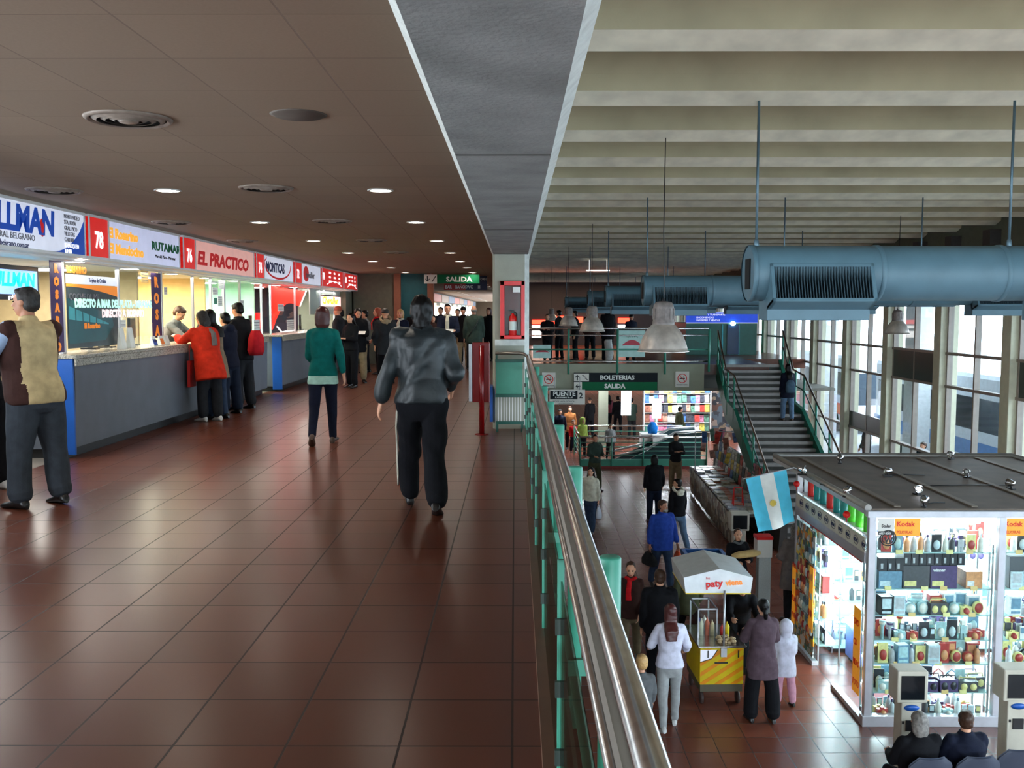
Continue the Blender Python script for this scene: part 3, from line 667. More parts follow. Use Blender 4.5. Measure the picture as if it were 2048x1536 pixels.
g = MB(); g.box(-.015, .015, -.015, .015, .32, .36); g.box(-.06, .02, -.008, .008, .36, .372); g.tube([(0.015, 0, .345), (.05, 0, .33), (.058, 0, .2), (.056, 0, .1)], .006, 8); mk('valve', g, M_BLACK, ex)
g = MB(); g.lathe([(.0528, .1), (.0528, .22)], 22, caps=False); mk('label', g, M_WHITE, ex)
# red hydrant signal post beside the pillar
hp = root('information_post', (-.43, PY-.6, 0), 'tall dark red metal post with a folded sign box on top, beside the pillar', 'sign post')
g = MB(); g.tube([(0, 0, 0), (0, 0, 1.15)], .035, 20); mk('pole', g, M_DRED, hp)
g = MB(); g.box(-.12, .09, -.0, .10, .42, 1.19); g.box(.09, .105, -.03, .12, .42, 1.19); mk('box_panel', g, M_DRED, hp, bevel=.006)
g = MB(); g.box(-.165, -.125, -.01, .1, .43, 1.17); mk('edge_strip', g, M_ALU, hp, bevel=.004)
g = MB(); g.tube([(0, 0, 0), (0, 0, .01)], .09, 20); mk('base_plate', g, M_DRED, hp)
g = MB(); g.box(-.34, -.30, PY-.05, PY+.3, .1, .58); thing('blue_board', g, M_BLUE, 'narrow blue board standing behind the dark red post', 'board')
# ------------------------------------------------------------------ hanging signs at the gallery's end
INK = mat('ink_black', rgb(18, 18, 20), .5, var=0); PAPER = mat('sign_white', rgb(222, 220, 210), .5, var=.02)
GREEN = mat('sign_green', rgb(0, 96, 58), .6, var=.03, spec=.2); LTR = mat('letter_white', rgb(226, 230, 224), .5, var=0); SDARK = mat('sign_dark', rgb(10, 20, 26), .6, var=0, spec=.2)
def arrow(g, cx, cz, s, d, y):
    pts = {'u': [(0, 1), (-.75, .2), (-.75, -.15), (-.2, .35), (-.2, -1), (.2, -1), (.2, .35), (.75, -.15), (.75, .2)]}['u']
    rot = {'u': 0, 'd': math.pi, 'l': math.pi/2}[d]; P = []
    for u, v in pts: P.append((cx+s*(u*math.cos(rot)-v*math.sin(rot)), cz+s*(u*math.sin(rot)+v*math.cos(rot))))
    k = len(g.v); g.prism(P, y-.004, y, axis='y')
ys_ = 27.9
sg = root('hanging_sign', (-1.7, ys_, 2.3), 'green hanging exit sign SALIDA with arrow below the gallery ceiling', 'sign')
a = U(848, 549, y=ys_); c_ = U(959, 567, y=ys_); m_ = U(874, 567, y=ys_)
g = MB(); g.box(m_.x, c_.x, ys_, ys_+.08, c_.z, a.z); mk('green_panel', g, GREEN, sg, world=True)
g = MB(); g.box(a.x, m_.x, ys_, ys_+.08, c_.z, a.z); mk('pictogram_panel', g, PAPER, sg, world=True)
h = a.z-c_.z
text('SALIDA', h*.75, sg, (U(892, 567, y=ys_).x, ys_-.003, c_.z+h*.22), LTR, 'y', bold=.006, sx=1.18)
g = MB(); arrow(g, a.x+.1, c_.z+h*.52, h*.32, 'd', ys_); g.prism([(a.x+.22, c_.z+.05), (a.x+.25, c_.z+.05), (a.x+.36, a.z-.04), (a.x+.33, a.z-.04)], ys_-.004, ys_); mk('pictogram', g, INK, sg, world=True)
g = MB()
for q in (a.x+.2, c_.x-.2): g.tube([(q, ys_+.04, a.z), (q, ys_+.04, 2.7)], .008, 6)
mk('hanger', g, M_ALU, sg, world=True)
y2 = 30.5; sg = root('hanging_sign', (-1.2, y2, 2.2), 'red, orange and navy hanging direction sign behind the green exit sign', 'sign')
xs = [U(px, 570, y=y2).x for px in (888, 908, 931, 953, 974)]; za, zb = U(888, 567, y=y2).z, U(888, 580, y=y2).z
g = MB(); g.box(xs[0], xs[2], y2, y2+.08, zb, za); mk('red_panel', g, mat('sign_red', rgb(168, 34, 26), .5), sg, world=True)
g = MB(); g.box(xs[2], xs[4], y2, y2+.08, zb, za); g.box(xs[3]+.1, xs[4], y2, y2+.08, za, za+.3); mk('navy_panel', g, mat('sign_navy', rgb(18, 28, 66), .5), sg, world=True)
for q, s_ in enumerate(('BAR', 'BAÑOS', 'WC', 'H')): text(s_, .14, sg, (xs[q]+.04, y2-.003, zb+.05), LTR, 'y', bold=.003, sx=.8)
text('OMNI', .12, sg, (xs[3]+.12, y2-.003, za+.1), LTR, 'y', bold=.002, sx=.7)

# distant lamps and lit shop fronts along the gallery beyond the end block
for j in range(16):
    yy = 53+4*j; o = dup(proto, (-3.35, yy, 2.70), label='distant lit downlight in the long row seen under the hanging exit sign'); o['group'] = 'distant downlights of the far gallery'
FC = [(1, .85, .55), (1, .95, .85), (.75, .9, 1), (1, .6, .35), (.9, 1, .95), (.6, .85, 1)]
for j in range(9):
    y0 = 55+6.6*j; m = emis('far_shop_glow_%d' % (j % 6), FC[j % 6], 1.5+.6*(j % 3)); s = root('far_shop_front', (-4.75, y0+3, 0), 'distant lit shop front on the left of the far gallery, %s along the row' % ['first', 'second', 'third', 'fourth', 'fifth', 'sixth', 'seventh', 'eighth', 'ninth'][j], 'shop front')
    g = MB(); g.box(-4.9, -4.75, y0, y0+6.4, 0, 1.1); mk('counter', g, M_DARK, s, world=True); g = MB(); g.box(-4.86, -4.80, y0+.3, y0+3.2, 1.2, 2.05); g.box(-4.86, -4.80, y0+3.6, y0+6, 1.2, 1.9); mk('lit_window', g, m, s, world=True)
    g = MB(); g.box(-4.9, -4.72, y0+.1, y0+6.3, 2.15, 2.6); mk('sign_band', g, mat('far_sign_%d' % (j % 3), [rgb(150, 70, 40), rgb(120, 90, 60), rgb(60, 70, 90)][j % 3], .6, emit=.3), s, world=True)
# ------------------------------------------------------------------ ticket counters, lit fascia signs and offices on the left
XC = -4.70; XG = -5.0
SB, ST = 2.17, 2.66
def yy(px, x=XC): return Yx(px, x)
P_RED = mat('sign_red_plastic', rgb(214, 38, 34), .4, var=.03, emit=.24); P_WHT = mat('sign_lit_white', rgb(206, 210, 224), .4, var=.03, emit=.26)
P_PINK = mat('sign_lit_rose', rgb(222, 168, 158), .4, var=.03, emit=.24); P_LIL = mat('sign_lit_lilac', rgb(196, 200, 226), .4, var=.03, emit=.24)
T_RED = mat('ink_red', rgb(190, 26, 30), .5, var=0, emit=.15); T_NAVY = mat('ink_navy', rgb(22, 40, 92), .5, var=0); T_YEL = mat('ink_yellow', rgb(240, 170, 60), .5, var=0, emit=.3); T_GRN = mat('ink_green', rgb(10, 110, 70), .5, var=0); T_BLU = mat('ink_blue', rgb(20, 70, 165), .5, var=0, emit=.15); T_GREY = mat('ink_grey', rgb(110, 110, 120), .5, var=0); T_WHT = mat('ink_white', rgb(240, 240, 240), .5, var=0, emit=.4)
T_ORG = mat('ink_orange', rgb(225, 130, 40), .5, var=0, emit=.2); T_CYAN = emis('screen_cyan', rgb(0, 215, 235), 1.1); PURP = mat('purple_banner', rgb(62, 40, 92), .5)
def fascia(label, y0, y1, m, jog=0):
    s = root('shop_sign', (XC, (y0+y1)/2, SB), label, 'sign', group=None)
    g = MB(); g.box(XC-.16, XC+jog, y0, y1, SB+.03, ST-.03); mk('face_panel', g, m, s, world=True)
    g = MB(); g.box(XC-.17, XC+jog+.012, y0, y1, SB, SB+.03); g.box(XC-.17, XC+jog+.012, y0, y1, ST-.03, ST); g.box(XC-.17, XC+jog+.012, y0, y0+.03, SB+.03, ST-.03); g.box(XC-.17, XC+jog+.012, y1-.03, y1, SB+.03, ST-.03)
    mk('frame', g, M_WHITE, s, world=True, bevel=.004)
    return s
XT = XC+.003
# 1 blue and white sign with big blue lettering
y0, y1 = 5.6, yy(175)
s = fascia('wide white and blue sign with large blue letters at the left edge', y0, y1, P_WHT)
text('PULLMAN', .34, s, (XT+.002, yy(124)-1.62, 2.36), T_BLU, 'x', bold=.014, shear=.1, sx=1.0)
text('GENERAL BELGRANO', .085, s, (XT, yy(103)-1.15, 2.275), T_GREY, 'x', sx=1.05); text('www.gralbelgrano.com.ar', .08, s, (XT, yy(80)-1.0, 2.2), T_NAVY, 'x')
g = MB(); P = [(y1-.03, SB+.03), (y1-.03, ST-.1)]+[(y1-.03-.75*(t/8)**1.0-.0, SB+.03+(ST-SB-.16)*(1-t/8)**2.2) for t in range(1, 9)]; g.prism([(u, v) for u, v in P], XC, XC+.006, axis='x'); mk('blue_corner', g, T_BLU, s, world=True)
for i, w_ in enumerate(('MONTEVIDEO', 'STA. ROSA', 'GRAL. PICO', 'VILLEGAS', 'CARHUE', 'T. LAUQUEN', 'JUNIN')): text(w_, .062, s, (XC+.009, yy(130)+.03, ST-.1-.06*i), T_GREY if i < 5 else T_WHT, 'x', sx=.9)
g = MB(); g.ell((XC+.004, yy(90), 2.42), (.004, .05, .09), 12, 8); mk('red_mark', g, T_RED, s, world=True)
def numsign(px0, px1, num, label, ys0=None):
    y0, y1 = yy(px0), yy(px1); s = fascia(label, y0, y1, P_RED, jog=.02)
    text(num, .26, s, (XC+.024, y0+(y1-y0)*.3, SB+.13), T_WHT, 'x', bold=.008, sx=.82); return s
numsign(178, 219, '78', 'red number panel 78 right of the blue and white sign')
s = fascia('lilac white sign with yellow letters El Rosarino and green RUTAMAR', yy(219), yy(362), P_LIL)
text('El Rosarino', .155, s, (XT, yy(219)+.03, ST-.21), T_YEL, 'x', bold=.008, sx=1.2); text('El Mendocino', .155, s, (XT, yy(219)+.03, SB+.1), T_YEL, 'x', bold=.008, sx=1.2)
text('RUTAMAR', .15, s, (XT, yy(307), SB+.22), T_GRN, 'x', bold=.006, shear=-.08, sx=1.5); text('Mar del Plata - Miramar', .06, s, (XT, yy(313), SB+.12), INK, 'x', sx=1.3)
numsign(366, 391, '76', 'red number panel 76 left of the EL PRACTICO sign')
s = fascia('rose white lit sign with red letters EL PRACTICO', yy(391), yy(510), P_PINK); text('EL PRACTICO', .27, s, (XT, yy(397), SB+.12), T_RED, 'x', bold=.012, shear=.15, sx=1.62)
numsign(512, 528, '74', 'red number panel with a 7 left of the MONTICAS sign')
s = fascia('white sign with dark letters MONTICAS inside a red curved line', yy(528), yy(587), P_WHT); text('MONTICAS', .25, s, (XT, yy(534), SB+.18), T_NAVY, 'x', bold=.01, sx=1.12)
g = MB(); ya, yb = yy(531), yy(582); n = 16
g.tube([(XT+.002, ya+(yb-ya)*(.5-.5*math.cos(R(180*t/n)))*1.0, SB+.36-.3*math.sin(R(180*t/n))**.8) for t in range(n+1)], [.004+.016*math.sin(math.pi*t/n) for t in range(n+1)], 6); g.tube([(XT, ya, SB+.36), (XT, ya+.12, SB+.42)], .01, 6); mk('red_swoosh', g, T_RED, s, world=True)
numsign(589, 603, '72', 'red number panel with a 7 left of the white sign with a red disc')
s = fascia('white sign with a red disc and grey letters hevallier', yy(603), yy(642), P_WHT)
g = MB(); ym = yy(613); g.prism([(ym+.26*math.cos(R(15*t)), SB+.25+.17*math.sin(R(15*t))) for t in range(24)], XT, XT+.008, axis='x'); mk('red_disc', g, T_RED, s, world=True); text('hevallier', .2, s, (XT+.01, yy(612), SB+.17), T_GREY, 'x', bold=.004, sx=1.35)
for a_, b_, lab in ((645, 687, 'red sign with white lettering, second from the far end of the sign row'), (690, 715, 'red sign with white lettering, last at the far end of the sign row')):
    s = fascia(lab, yy(a_), yy(b_), P_RED); w_ = yy(b_)-yy(a_)
    text('70' if a_ == 645 else '68', .22, s, (XT, yy(a_)+.1, SB+.2), T_WHT, 'x', bold=.01)
    for i in range(3):
        for q in range(3): text(('ROSARIO', 'SALTA', 'JUJUY', 'CHACO', 'PARANA', 'BAHIA', 'NEUQUEN', 'VIEDMA', 'TANDIL')[i*3+q], .07, s, (XT, yy(a_)+w_*(.3+.23*q), ST-.13-.11*i), T_WHT, 'x', bold=.002)
    g = MB(); g.tube([(XT, yy(a_)+w_*(.2+.7*t/8), SB+.08+.1*math.sin(math.pi*t/8)) for t in range(9)], .012, 6); mk('white_arc', g, T_WHT, s, world=True)
# soffit behind the signs with small downlights
b = MB(); b.box(-8.2, XC-.16, 5, 28.2, SB-.02, SB+.06); struct('ceiling_shops', b, M_WHITE)
sp = None
for i, (px, py) in enumerate([(60, 505), (150, 524), (262, 538), (342, 548), (410, 556), (466, 562), (512, 567), (552, 571), (587, 575), (618, 578), (642, 580), (668, 583)]):
    p = U(px, py, z=SB-.03)
    if p.x > XC-.2: p.x = XC-.32
    if i == 0:
        sp = root('soffit_spotlight', (p.x, p.y, SB-.02), 'x', 'ceiling light', group='spotlights above the ticket windows')
        g = MB(); g.lathe([(.001, -.012), (.1, -.012), (.1, -.008), (.001, -.008)], 20); mk('lamp_lens', g, L_WARM, sp); g = MB(); g.lathe([(.1, -.014), (.12, -.012), (.12, 0), (.1, 0)], 20, caps=False); mk('trim_ring', g, M_WHITE, sp); o = sp
    else: o = dup(sp, (p.x, p.y, SB-.02))
    o['label'] = 'small lit spotlight in the soffit under the shop signs, %s from the left' % ['first', 'second', 'third', 'fourth', 'fifth', 'sixth', 'seventh', 'eighth', 'ninth', 'tenth', 'eleventh', 'twelfth'][i]
# counters
CH = 1.12
def counter(y0, y1, xf, label, endw=.28, endx=None, blue=True):
    c = root('ticket_counter', (xf, (y0+y1)/2, 0), label, 'counter')
    g = MB(); g.prism([(xf-.56, .1), (xf-.1, .1), (xf-.02, .12), (xf, CH-.04), (xf-.56, CH-.04)], y0+.01, y1, axis='y'); mk('front_panel', g, M_PANEL, c, world=True)
    g = MB(); g.box(xf-.56, xf-.12, y0+.03, y1, 0, .1); mk('plinth', g, M_BLACK, c, world=True)
    if blue: g = MB(); g.box(xf-endw-.02, xf-.012, y0-.02, y0+.01, .04, CH-.04); mk('end_panel', g, M_BLUE, c, world=True, bevel=.004)
    return c
def worktop(y0, y1, xf, label):
    g = MB(); g.box(xf-.6, xf+.03, y0-.03, y1, CH-.04, CH); g.box(xf+.012, xf+.03, y0-.03, y1, CH-.12, CH-.04); return thing('worktop', g, M_GRAN, label, 'worktop', bevel=.006)
y0 = U(156, 917, z=0).y; XF = U(156, 917, z=0).x; y1 = U(555, 788, z=0).y
counter(y0, y1, XF, 'long grey ticket counter with a blue end panel beside the man in the beige vest'); worktop(y0, y1, XF, 'long speckled stone worktop on the nearest grey ticket counter')
y2 = y1+.55; X2 = XF+.15
counter(y2, 27.55, X2, 'farther grey ticket counter with a narrow blue end panel behind the teal sweater', endw=.18); worktop(y2, 27.55, X2, 'speckled stone worktop on the farther ticket counter')
counter(5.4, y0-.55, XF-.75, 'recessed counter at the left edge behind the man in the beige vest', blue=False); worktop(5.4, y0-.55, XF-.75, 'recessed worktop at the left edge of the picture')
# ticket windows: frames and panes
XG = XF-.30
def gy(px): return Yx(px, XG)
posts = [126, 237, 323, 386, 422, 449, 480, 523, 541, 590, 640, 668, 708]
FR = mat('white_frame', rgb(196, 198, 204), .4, var=.03)
tw = root('ticket_window_front', (XG, gy(323), CH), 'row of white framed glass ticket windows above the counters', 'window')
for i, px in enumerate(posts):
    y = gy(px); w_ = .03 if px not in (449, 126) else .07; g = MB(); g.box(XG-.02, XG+.02, y-w_, y+.012, CH, SB); mk('upright', g, FR, tw, world=True, bevel=.004)
    if i+1 < len(posts):
        y_ = gy(posts[i+1]); g = MB(); g.box(XG-.004, XG+.004, y+.03, y_-w_-.01, CH+(.0 if i % 2 else .22), SB); mk('pane', g, M_SGLASS, tw, world=True)
g = MB(); g.box(XG-.03, XG+.03, gy(126), gy(708), SB-.03, SB+.01); mk('head_rail', g, FR, tw, world=True)
# offices behind
rooms = [(7.4, gy(126)+.05, rgb(214, 222, 226), 'pale'), (gy(126)+.05, gy(323), rgb(176, 158, 120), 'tan'), (gy(323), gy(449), rgb(240, 205, 140), 'yellow'), (gy(449), gy(541), rgb(176, 214, 186), 'mint'), (gy(541), gy(622), rgb(40, 44, 62), 'dark blue'), (gy(622), 28.2, rgb(240, 234, 230), 'cream')]
for i, (a_, b_, c_, nm) in enumerate(rooms):
    m = mat('office_wall_'+nm.replace(' ', '_'), c_, .7)
    b = MB(); b.box(-7.6, -7.5, a_, b_, 0, SB); b.box(-7.5, XF-.62 if i else -5.9, b_-.06, b_, 0, SB); struct('wall_office', b, m)
    y_ = (a_+b_)/2; lp = root('office_ceiling_lamp', (-6.3, y_, SB-.02), 'lit ceiling panel in the %s ticket office' % nm, 'ceiling light'); g = MB(); g.box(-.6, .6, -.3, .3, -.03, -.0); mk('lamp_housing', g, M_WHITE, lp); g = MB(); g.box(-.56, .56, -.26, .26, -.04, -.03); mk('diffuser', g, L_ROOM, lp)
    arealight('office_lamp', (-6.3, y_, SB-.08), (0, 0, 0), 1.1, min(1.5, (b_-a_)*.6), {0: 36, 1: 34, 2: 60, 3: 60, 4: 14, 5: 90}[i], {0: (.8, .92, 1), 2: (1, .86, .62), 3: (.85, 1, .9)}.get(i, (1, .96, .88)))
b = MB(); b.box(-7.6, XF-1.4, 7.3, 7.4, 0, SB); struct('wall_office', b, M_GREYW)
# spill from the row of soffit spotlights
for q in range(6):
    arealight('soffit_lamp', (XC-.35, 8.6+3.4*q, SB-.06), (0, R(-12), 0), .2, 2.6, 5.5, (1, .93, .84))
# screen at the left edge, vertical purple banner, posters and lettering on the glass
p0, p1 = U(-40, 528, x=-5.3), U(75, 590, x=-5.3)
sc = root('television', (-5.3, p1.y, p1.z), 'flat television with a cyan picture at the left edge below the blue sign', 'television')
g = MB(); g.box(-5.36, -5.3, p0.y-.05, p1.y+.05, p1.z-.06, p0.z+.02); mk('case', g, M_BLACK, sc, world=True, bevel=.008)
g = MB(); g.box(-5.3, -5.296, p0.y, p1.y, p1.z, p0.z-.03); mk('screen', g, emis('screen_blue', rgb(120, 150, 215), .9), sc, world=True)
text('PULLMAN', .2, sc, (-5.294, p1.y-1.0, p1.z+.09), T_CYAN, 'x', bold=.008, shear=.15, sx=1.05); text('gralbelgrano.com', .07, sc, (-5.294, p1.y-.62, p1.z-.05), T_WHT, 'x', sx=.85)
g = MB(); g.box(-5.5, -5.36, 7.4, p1.y+.5, 0.9, SB-.02); g.box(-5.42, -5.36, 7.4, gy(95), CH, CH+.02)
ya, yb = gy(96), gy(120)
def vbanner(ya, yb, z0_, z1_, word, label, x=XG+.035):
    s = root('vertical_banner', (x, ya, z0_), label, 'banner'); g = MB(); g.box(x-.006, x, ya, yb, z0_, z1_); mk('cloth', g, PURP, s, world=True)
    n = len(word); h_ = (z1_-z0_)/n
    for i, ch in enumerate(word): text(ch, h_*.85, s, (x+.002, (ya+yb)/2, z1_-h_*(i+.85)), T_ORG, 'x', bold=.01, align='CENTER', sx=1.1)
vbanner(ya, yb, CH+.02, SB-.03, 'ROSARIO', 'purple vertical banner with orange letters left of the bus poster')
vbanner(gy(299), gy(318), CH+.1, SB-.05, 'ROSA', 'purple vertical banner with orange letters at the right of the bus poster')
# bus poster on the glass between the first two uprights
x = XG+.012; a_, b_ = gy(131), gy(233)
ps = root('bus_poster', (x, a_, CH+.1), 'large window poster of a green coach under a yellow curved band', 'poster')
zt = CH+.78
g = MB(); g.box(x, x+.003, a_, b_, CH+.05, zt); mk('sheet', g, mat('poster_ground', rgb(60, 72, 76), .4, var=.3, scale=3), ps, world=True)
g = MB(); P = [(a_, zt)]+[(a_+(b_-a_)*t/10, zt-.03-.10*(t/10)**2) for t in range(11)]+[(b_, zt)]; g.prism(P, x+.003, x+.005, axis='x'); mk('yellow_band', g, T_ORG, ps, world=True)
g = MB(); w_ = b_-a_
g.prism([(a_+.02, CH+.1), (a_+w_*.72, CH+.12), (a_+w_*.9, CH+.3), (a_+w_*.86, CH+.42), (a_+.02, CH+.62)], x+.003, x+.006, axis='x'); mk('coach_body', g, mat('poster_teal', rgb(16, 86, 92), .3), ps, world=True)
g = MB()
for q in range(6): c0 = a_+.04+w_*.13*q; g.prism([(c0, CH+.38-.012*q), (c0+w_*.11, CH+.37-.012*q), (c0+w_*.11, CH+.5-.035*q), (c0, CH+.53-.035*q)], x+.006, x+.008, axis='x')
mk('coach_windows', g, mat('poster_cyan', rgb(70, 170, 180), .3), ps, world=True)
text('El Rosarino', .09, ps, (x+.009, a_+w_*.3, CH+.27), T_ORG, 'x', bold=.004); text('COCHE DUME', .11, ps, (x+.009, a_+.05, CH+.6), T_GREY, 'x', sx=1.1)
cs = root('credit_card_notice', (x, a_, zt), 'white strip reading Tarjetas de Credito above the bus poster', 'notice')
g = MB(); g.box(x, x+.003, a_, b_, zt+.005, zt+.11); mk('sheet', g, P_WHT, cs, world=True); text('Tarjetas de Credito', .07, cs, (x+.005, a_+w_*.42, zt+.035), T_NAVY, 'x', sx=.85)
s = root('window_lettering', (x, a_, zt+.13), 'orange painted letters at the top of the first ticket pane', 'lettering'); text('ROSARINO', .1, s, (x+.004, a_+.02, zt+.13), T_ORG, 'x', bold=.006)
s = root('window_lettering', (XG+.02, a_, CH+.6), 'pale letters DIRECTO A MAR DEL PLATA - MIRAMAR on the glass', 'lettering'); text('DIRECTO A MAR DEL PLATA - MIRAMAR', .13, s, (XG+.035, gy(144), CH+.52), mat('letter_mint', rgb(190, 240, 226), .5, var=0, emit=.3), 'x', bold=.007, sx=.98)
s = root('window_lettering', (XG+.02, a_, CH+.4), 'white red-edged letters DIRECTO A ROSARIO on the glass', 'lettering'); text('DIRECTO A ROSARIO', .13, s, (XG+.036, gy(198), CH+.4), mat('letter_rose', rgb(245, 225, 225), .5, var=0, emit=.3), 'x', bold=.007, sx=1.04)
# notices taped to the panes
NB = [(138, 668, 160, 690, 'white'), (240, 640, 252, 655, 'white'), (254, 655, 264, 672, 'white'), (282, 540, 297, 566, 'yellow'), (303, 558, 322, 590, 'white'), (300, 600, 312, 616, 'white'), (303, 632, 312, 645, 'blue'), (304, 648, 313, 668, 'white'), (314, 648, 322, 664, 'orange'), (328, 574, 335, 590, 'white'), (425, 575, 436, 590, 'white'), (438, 560, 448, 578, 'white'), (436, 592, 445, 612, 'white'), (428, 596, 435, 608, 'green'), (482, 600, 488, 615, 'white'), (508, 640, 520, 668, 'white'), (556, 608, 568, 622, 'white'), (574, 640, 588, 660, 'white')]
NC = {'white': mat('paper_white', rgb(222, 226, 222), .6), 'yellow': mat('paper_yellow', rgb(232, 200, 130), .6), 'blue': mat('paper_blue', rgb(40, 80, 170), .6), 'orange': mat('paper_orange', rgb(228, 120, 50), .6), 'green': mat('paper_green', rgb(60, 150, 120), .6)}
for i, (a_, t_, b_, u_, c_) in enumerate(NB):
    q0, q1 = U(a_, t_, x=XG+.012), U(b_, u_, x=XG+.012); g = MB(); g.box(XG+.008, XG+.011, q0.y, q1.y, q1.z, q0.z)
    o = thing('paper_notice', g, NC[c_], '%s paper notice taped to the ticket glass, %s counting from the left' % (c_, ['first', 'second', 'third', 'fourth', 'fifth', 'sixth', 'seventh', 'eighth', 'ninth', 'tenth', 'eleventh', 'twelfth', 'thirteenth', 'fourteenth', 'fifteenth', 'sixteenth', 'seventeenth', 'eighteenth'][i]), 'notice', group='paper notices on the ticket windows')
    g = MB(); h_ = q0.z-q1.z; 
    for q in range(4): g.box(XG+.011, XG+.0115, q0.y+.01, q1.y-.015, q0.z-h_*(.2+.2*q), q0.z-h_*(.15+.2*q))
    mk('print_lines', g, T_GREY, o)
# things on the counter: terminals, card stands
def terminal(y, x, rz, label):
    t = root('computer_monitor', (x, y, CH), label, 'monitor', rz=rz)
    g = MB(); g.box(-.1, .1, -.09, .09, 0, .02); g.box(-.02, .02, -.03, .03, .02, .12); mk('stand', g, M_BLACK, t)
    g = MB(); g.box(-.17, .17, -.02, .02, .1, .38); mk('case', g, M_BLACK, t, bevel=.008); g = MB(); g.box(-.15, .15, .02, .023, .12, .36); mk('screen', g, emis('screen_pale', rgb(120, 150, 190), .6), t)
for i, (px, s_) in enumerate(((178, 'first'), (212, 'second'), (262, 'third'), (400, 'fourth'), (500, 'fifth'), (600, 'sixth'))): terminal(Yx(px, XG-.25), XG-.25, R(100), 'dark computer monitor on the ticket counter behind the glass, %s from the left' % s_)
for i, (px, nm, c_) in enumerate(((290, 'blue and white card stand lettered VISA on the counter glass', 'blue'), (305, 'small red card stand beside the VISA stand', 'orange'), (316, 'small white card stand beside the red one', 'white'), (225, 'upright white leaflet holder on the worktop by the bus poster', 'white'), (243, 'second white leaflet holder on the worktop by the bus poster', 'white'))):
    t = root('card_stand', (XG+.1, gy(px), CH), nm, 'card stand'); g = MB(); h_ = .13 if i < 3 else .26; g.prism([(-.03, 0), (.04, 0), (.0, h_), (-.01, h_)], -.07, .07, axis='y'); mk('stand_body', g, NC['white'], t)
    g = MB(); g.prism([(.0405, .01), (.042, .01), (.012, h_*.7), (.0105, h_*.7)], -.06, .06, axis='y'); mk('front_card', g, NC[c_], t)
    if i == 0: text('VISA', .05, t, (.035, -.055, .05), T_NAVY, 'x', bold=.002, world=False)
# fittings in the offices: shelf cabinet, wall board, green surf-board shape, red curved display, white lit sign
g = MB(); g.ell((0, 0, 0), (.012, .1, .38), 14, 14); thing('oval_wall_decoration', g, mat('turquoise_enamel', rgb(40, 160, 140), .4), 'tall turquoise and lime oval board standing in the yellow office', 'board', loc=(-7.4, Yx(379, -7.4), 1.35))
g = MB(); g.box(-7.48, -7.1, Yx(395, -7.3), Yx(420, -7.3), 0, 1.5); c = thing('office_cabinet', g, mat('grey_cabinet', rgb(140, 140, 150), .5), 'grey cabinet against the wall of the yellow office', 'cabinet')
g = MB(); g.box(-7.1, -7.09, Yx(396, -7.3), Yx(407, -7.3), .1, 1.45); g.box(-7.1, -7.09, Yx(408, -7.3), Yx(419, -7.3), .1, 1.45); mk('door', g, M_GREYW, c)
g = MB(); g.box(-5.6, -5.5, Yx(493, -5.55), Yx(516, -5.55), 1.2, 1.55); thing('red_box', g, M_RED, 'red box standing in the mint ticket office', 'box')
xr = XG-.12; s = root('curved_display', (xr, gy(541), 1.5), 'glowing red curved display panel in the dark ticket office', 'display')
ya, yb = Yx(541, xr), Yx(612, xr); P = [(ya, SB-.05), (yb, SB-.1), (yb-.7, 1.7)]+[(yb-.9-(yb-ya-1.1)*t/8, 1.72+.08*math.sin(math.pi*t/8)*1-.5*(t/8)**3) for t in range(9)]+[(ya, 1.15)]
g = MB(); g.prism(P, xr-.02, xr, axis='x'); mk('glow_panel', g, emis('display_red', rgb(240, 26, 10), 1.6), s, world=True)
g = MB(); g.tube([(xr+.01, yb, SB-.1), (xr+.01, yb-.7, 1.7)], .02, 6); g.tube([(xr+.01, ya+.5, 1.25), (xr+.01, ya+.9, 1.12), (xr+.01, yb-1.2, 1.15)], .02, 6); mk('white_edge', g, T_WHT, s, world=True)
g = MB(); g.box(-7.5, -7.46, Yx(548, -7.5), Yx(590, -7.5), 1.0, 1.7); thing('poster_dark', g, mat('poster_night', rgb(30, 34, 60), .4), 'dark picture on the back wall behind the red curved display', 'picture')
g = MB(); g.box(XG-.05, XG-.02, gy(622), 27.55, 1.5, SB-.01); thing('white_fascia_board', g, M_WHITE, 'white board above the last ticket windows carrying the script sign', 'board')
s = root('lit_sign', (XG-.01, gy(640), 1.7), 'small lit sign with orange script in the cream office at the far end', 'sign'); ya, yb = gy(642), 27.5
g = MB(); g.box(XG-.015, XG+.005, ya, yb, 1.72, 1.98); mk('light_box', g, emis('lightbox_pink', rgb(250, 190, 180), 1.3), s, world=True); g = MB(); g.box(XG-.015, XG+.015, ya, yb, 1.98, 2.01); mk('top_rail', g, M_BLACK, s, world=True)
text('Chevallier', .27, s, (XG+.007, ya+.15, 1.78), emis('neon_orange', rgb(255, 120, 20), 2.2), 'x', bold=.008, shear=.2, sx=2.0)
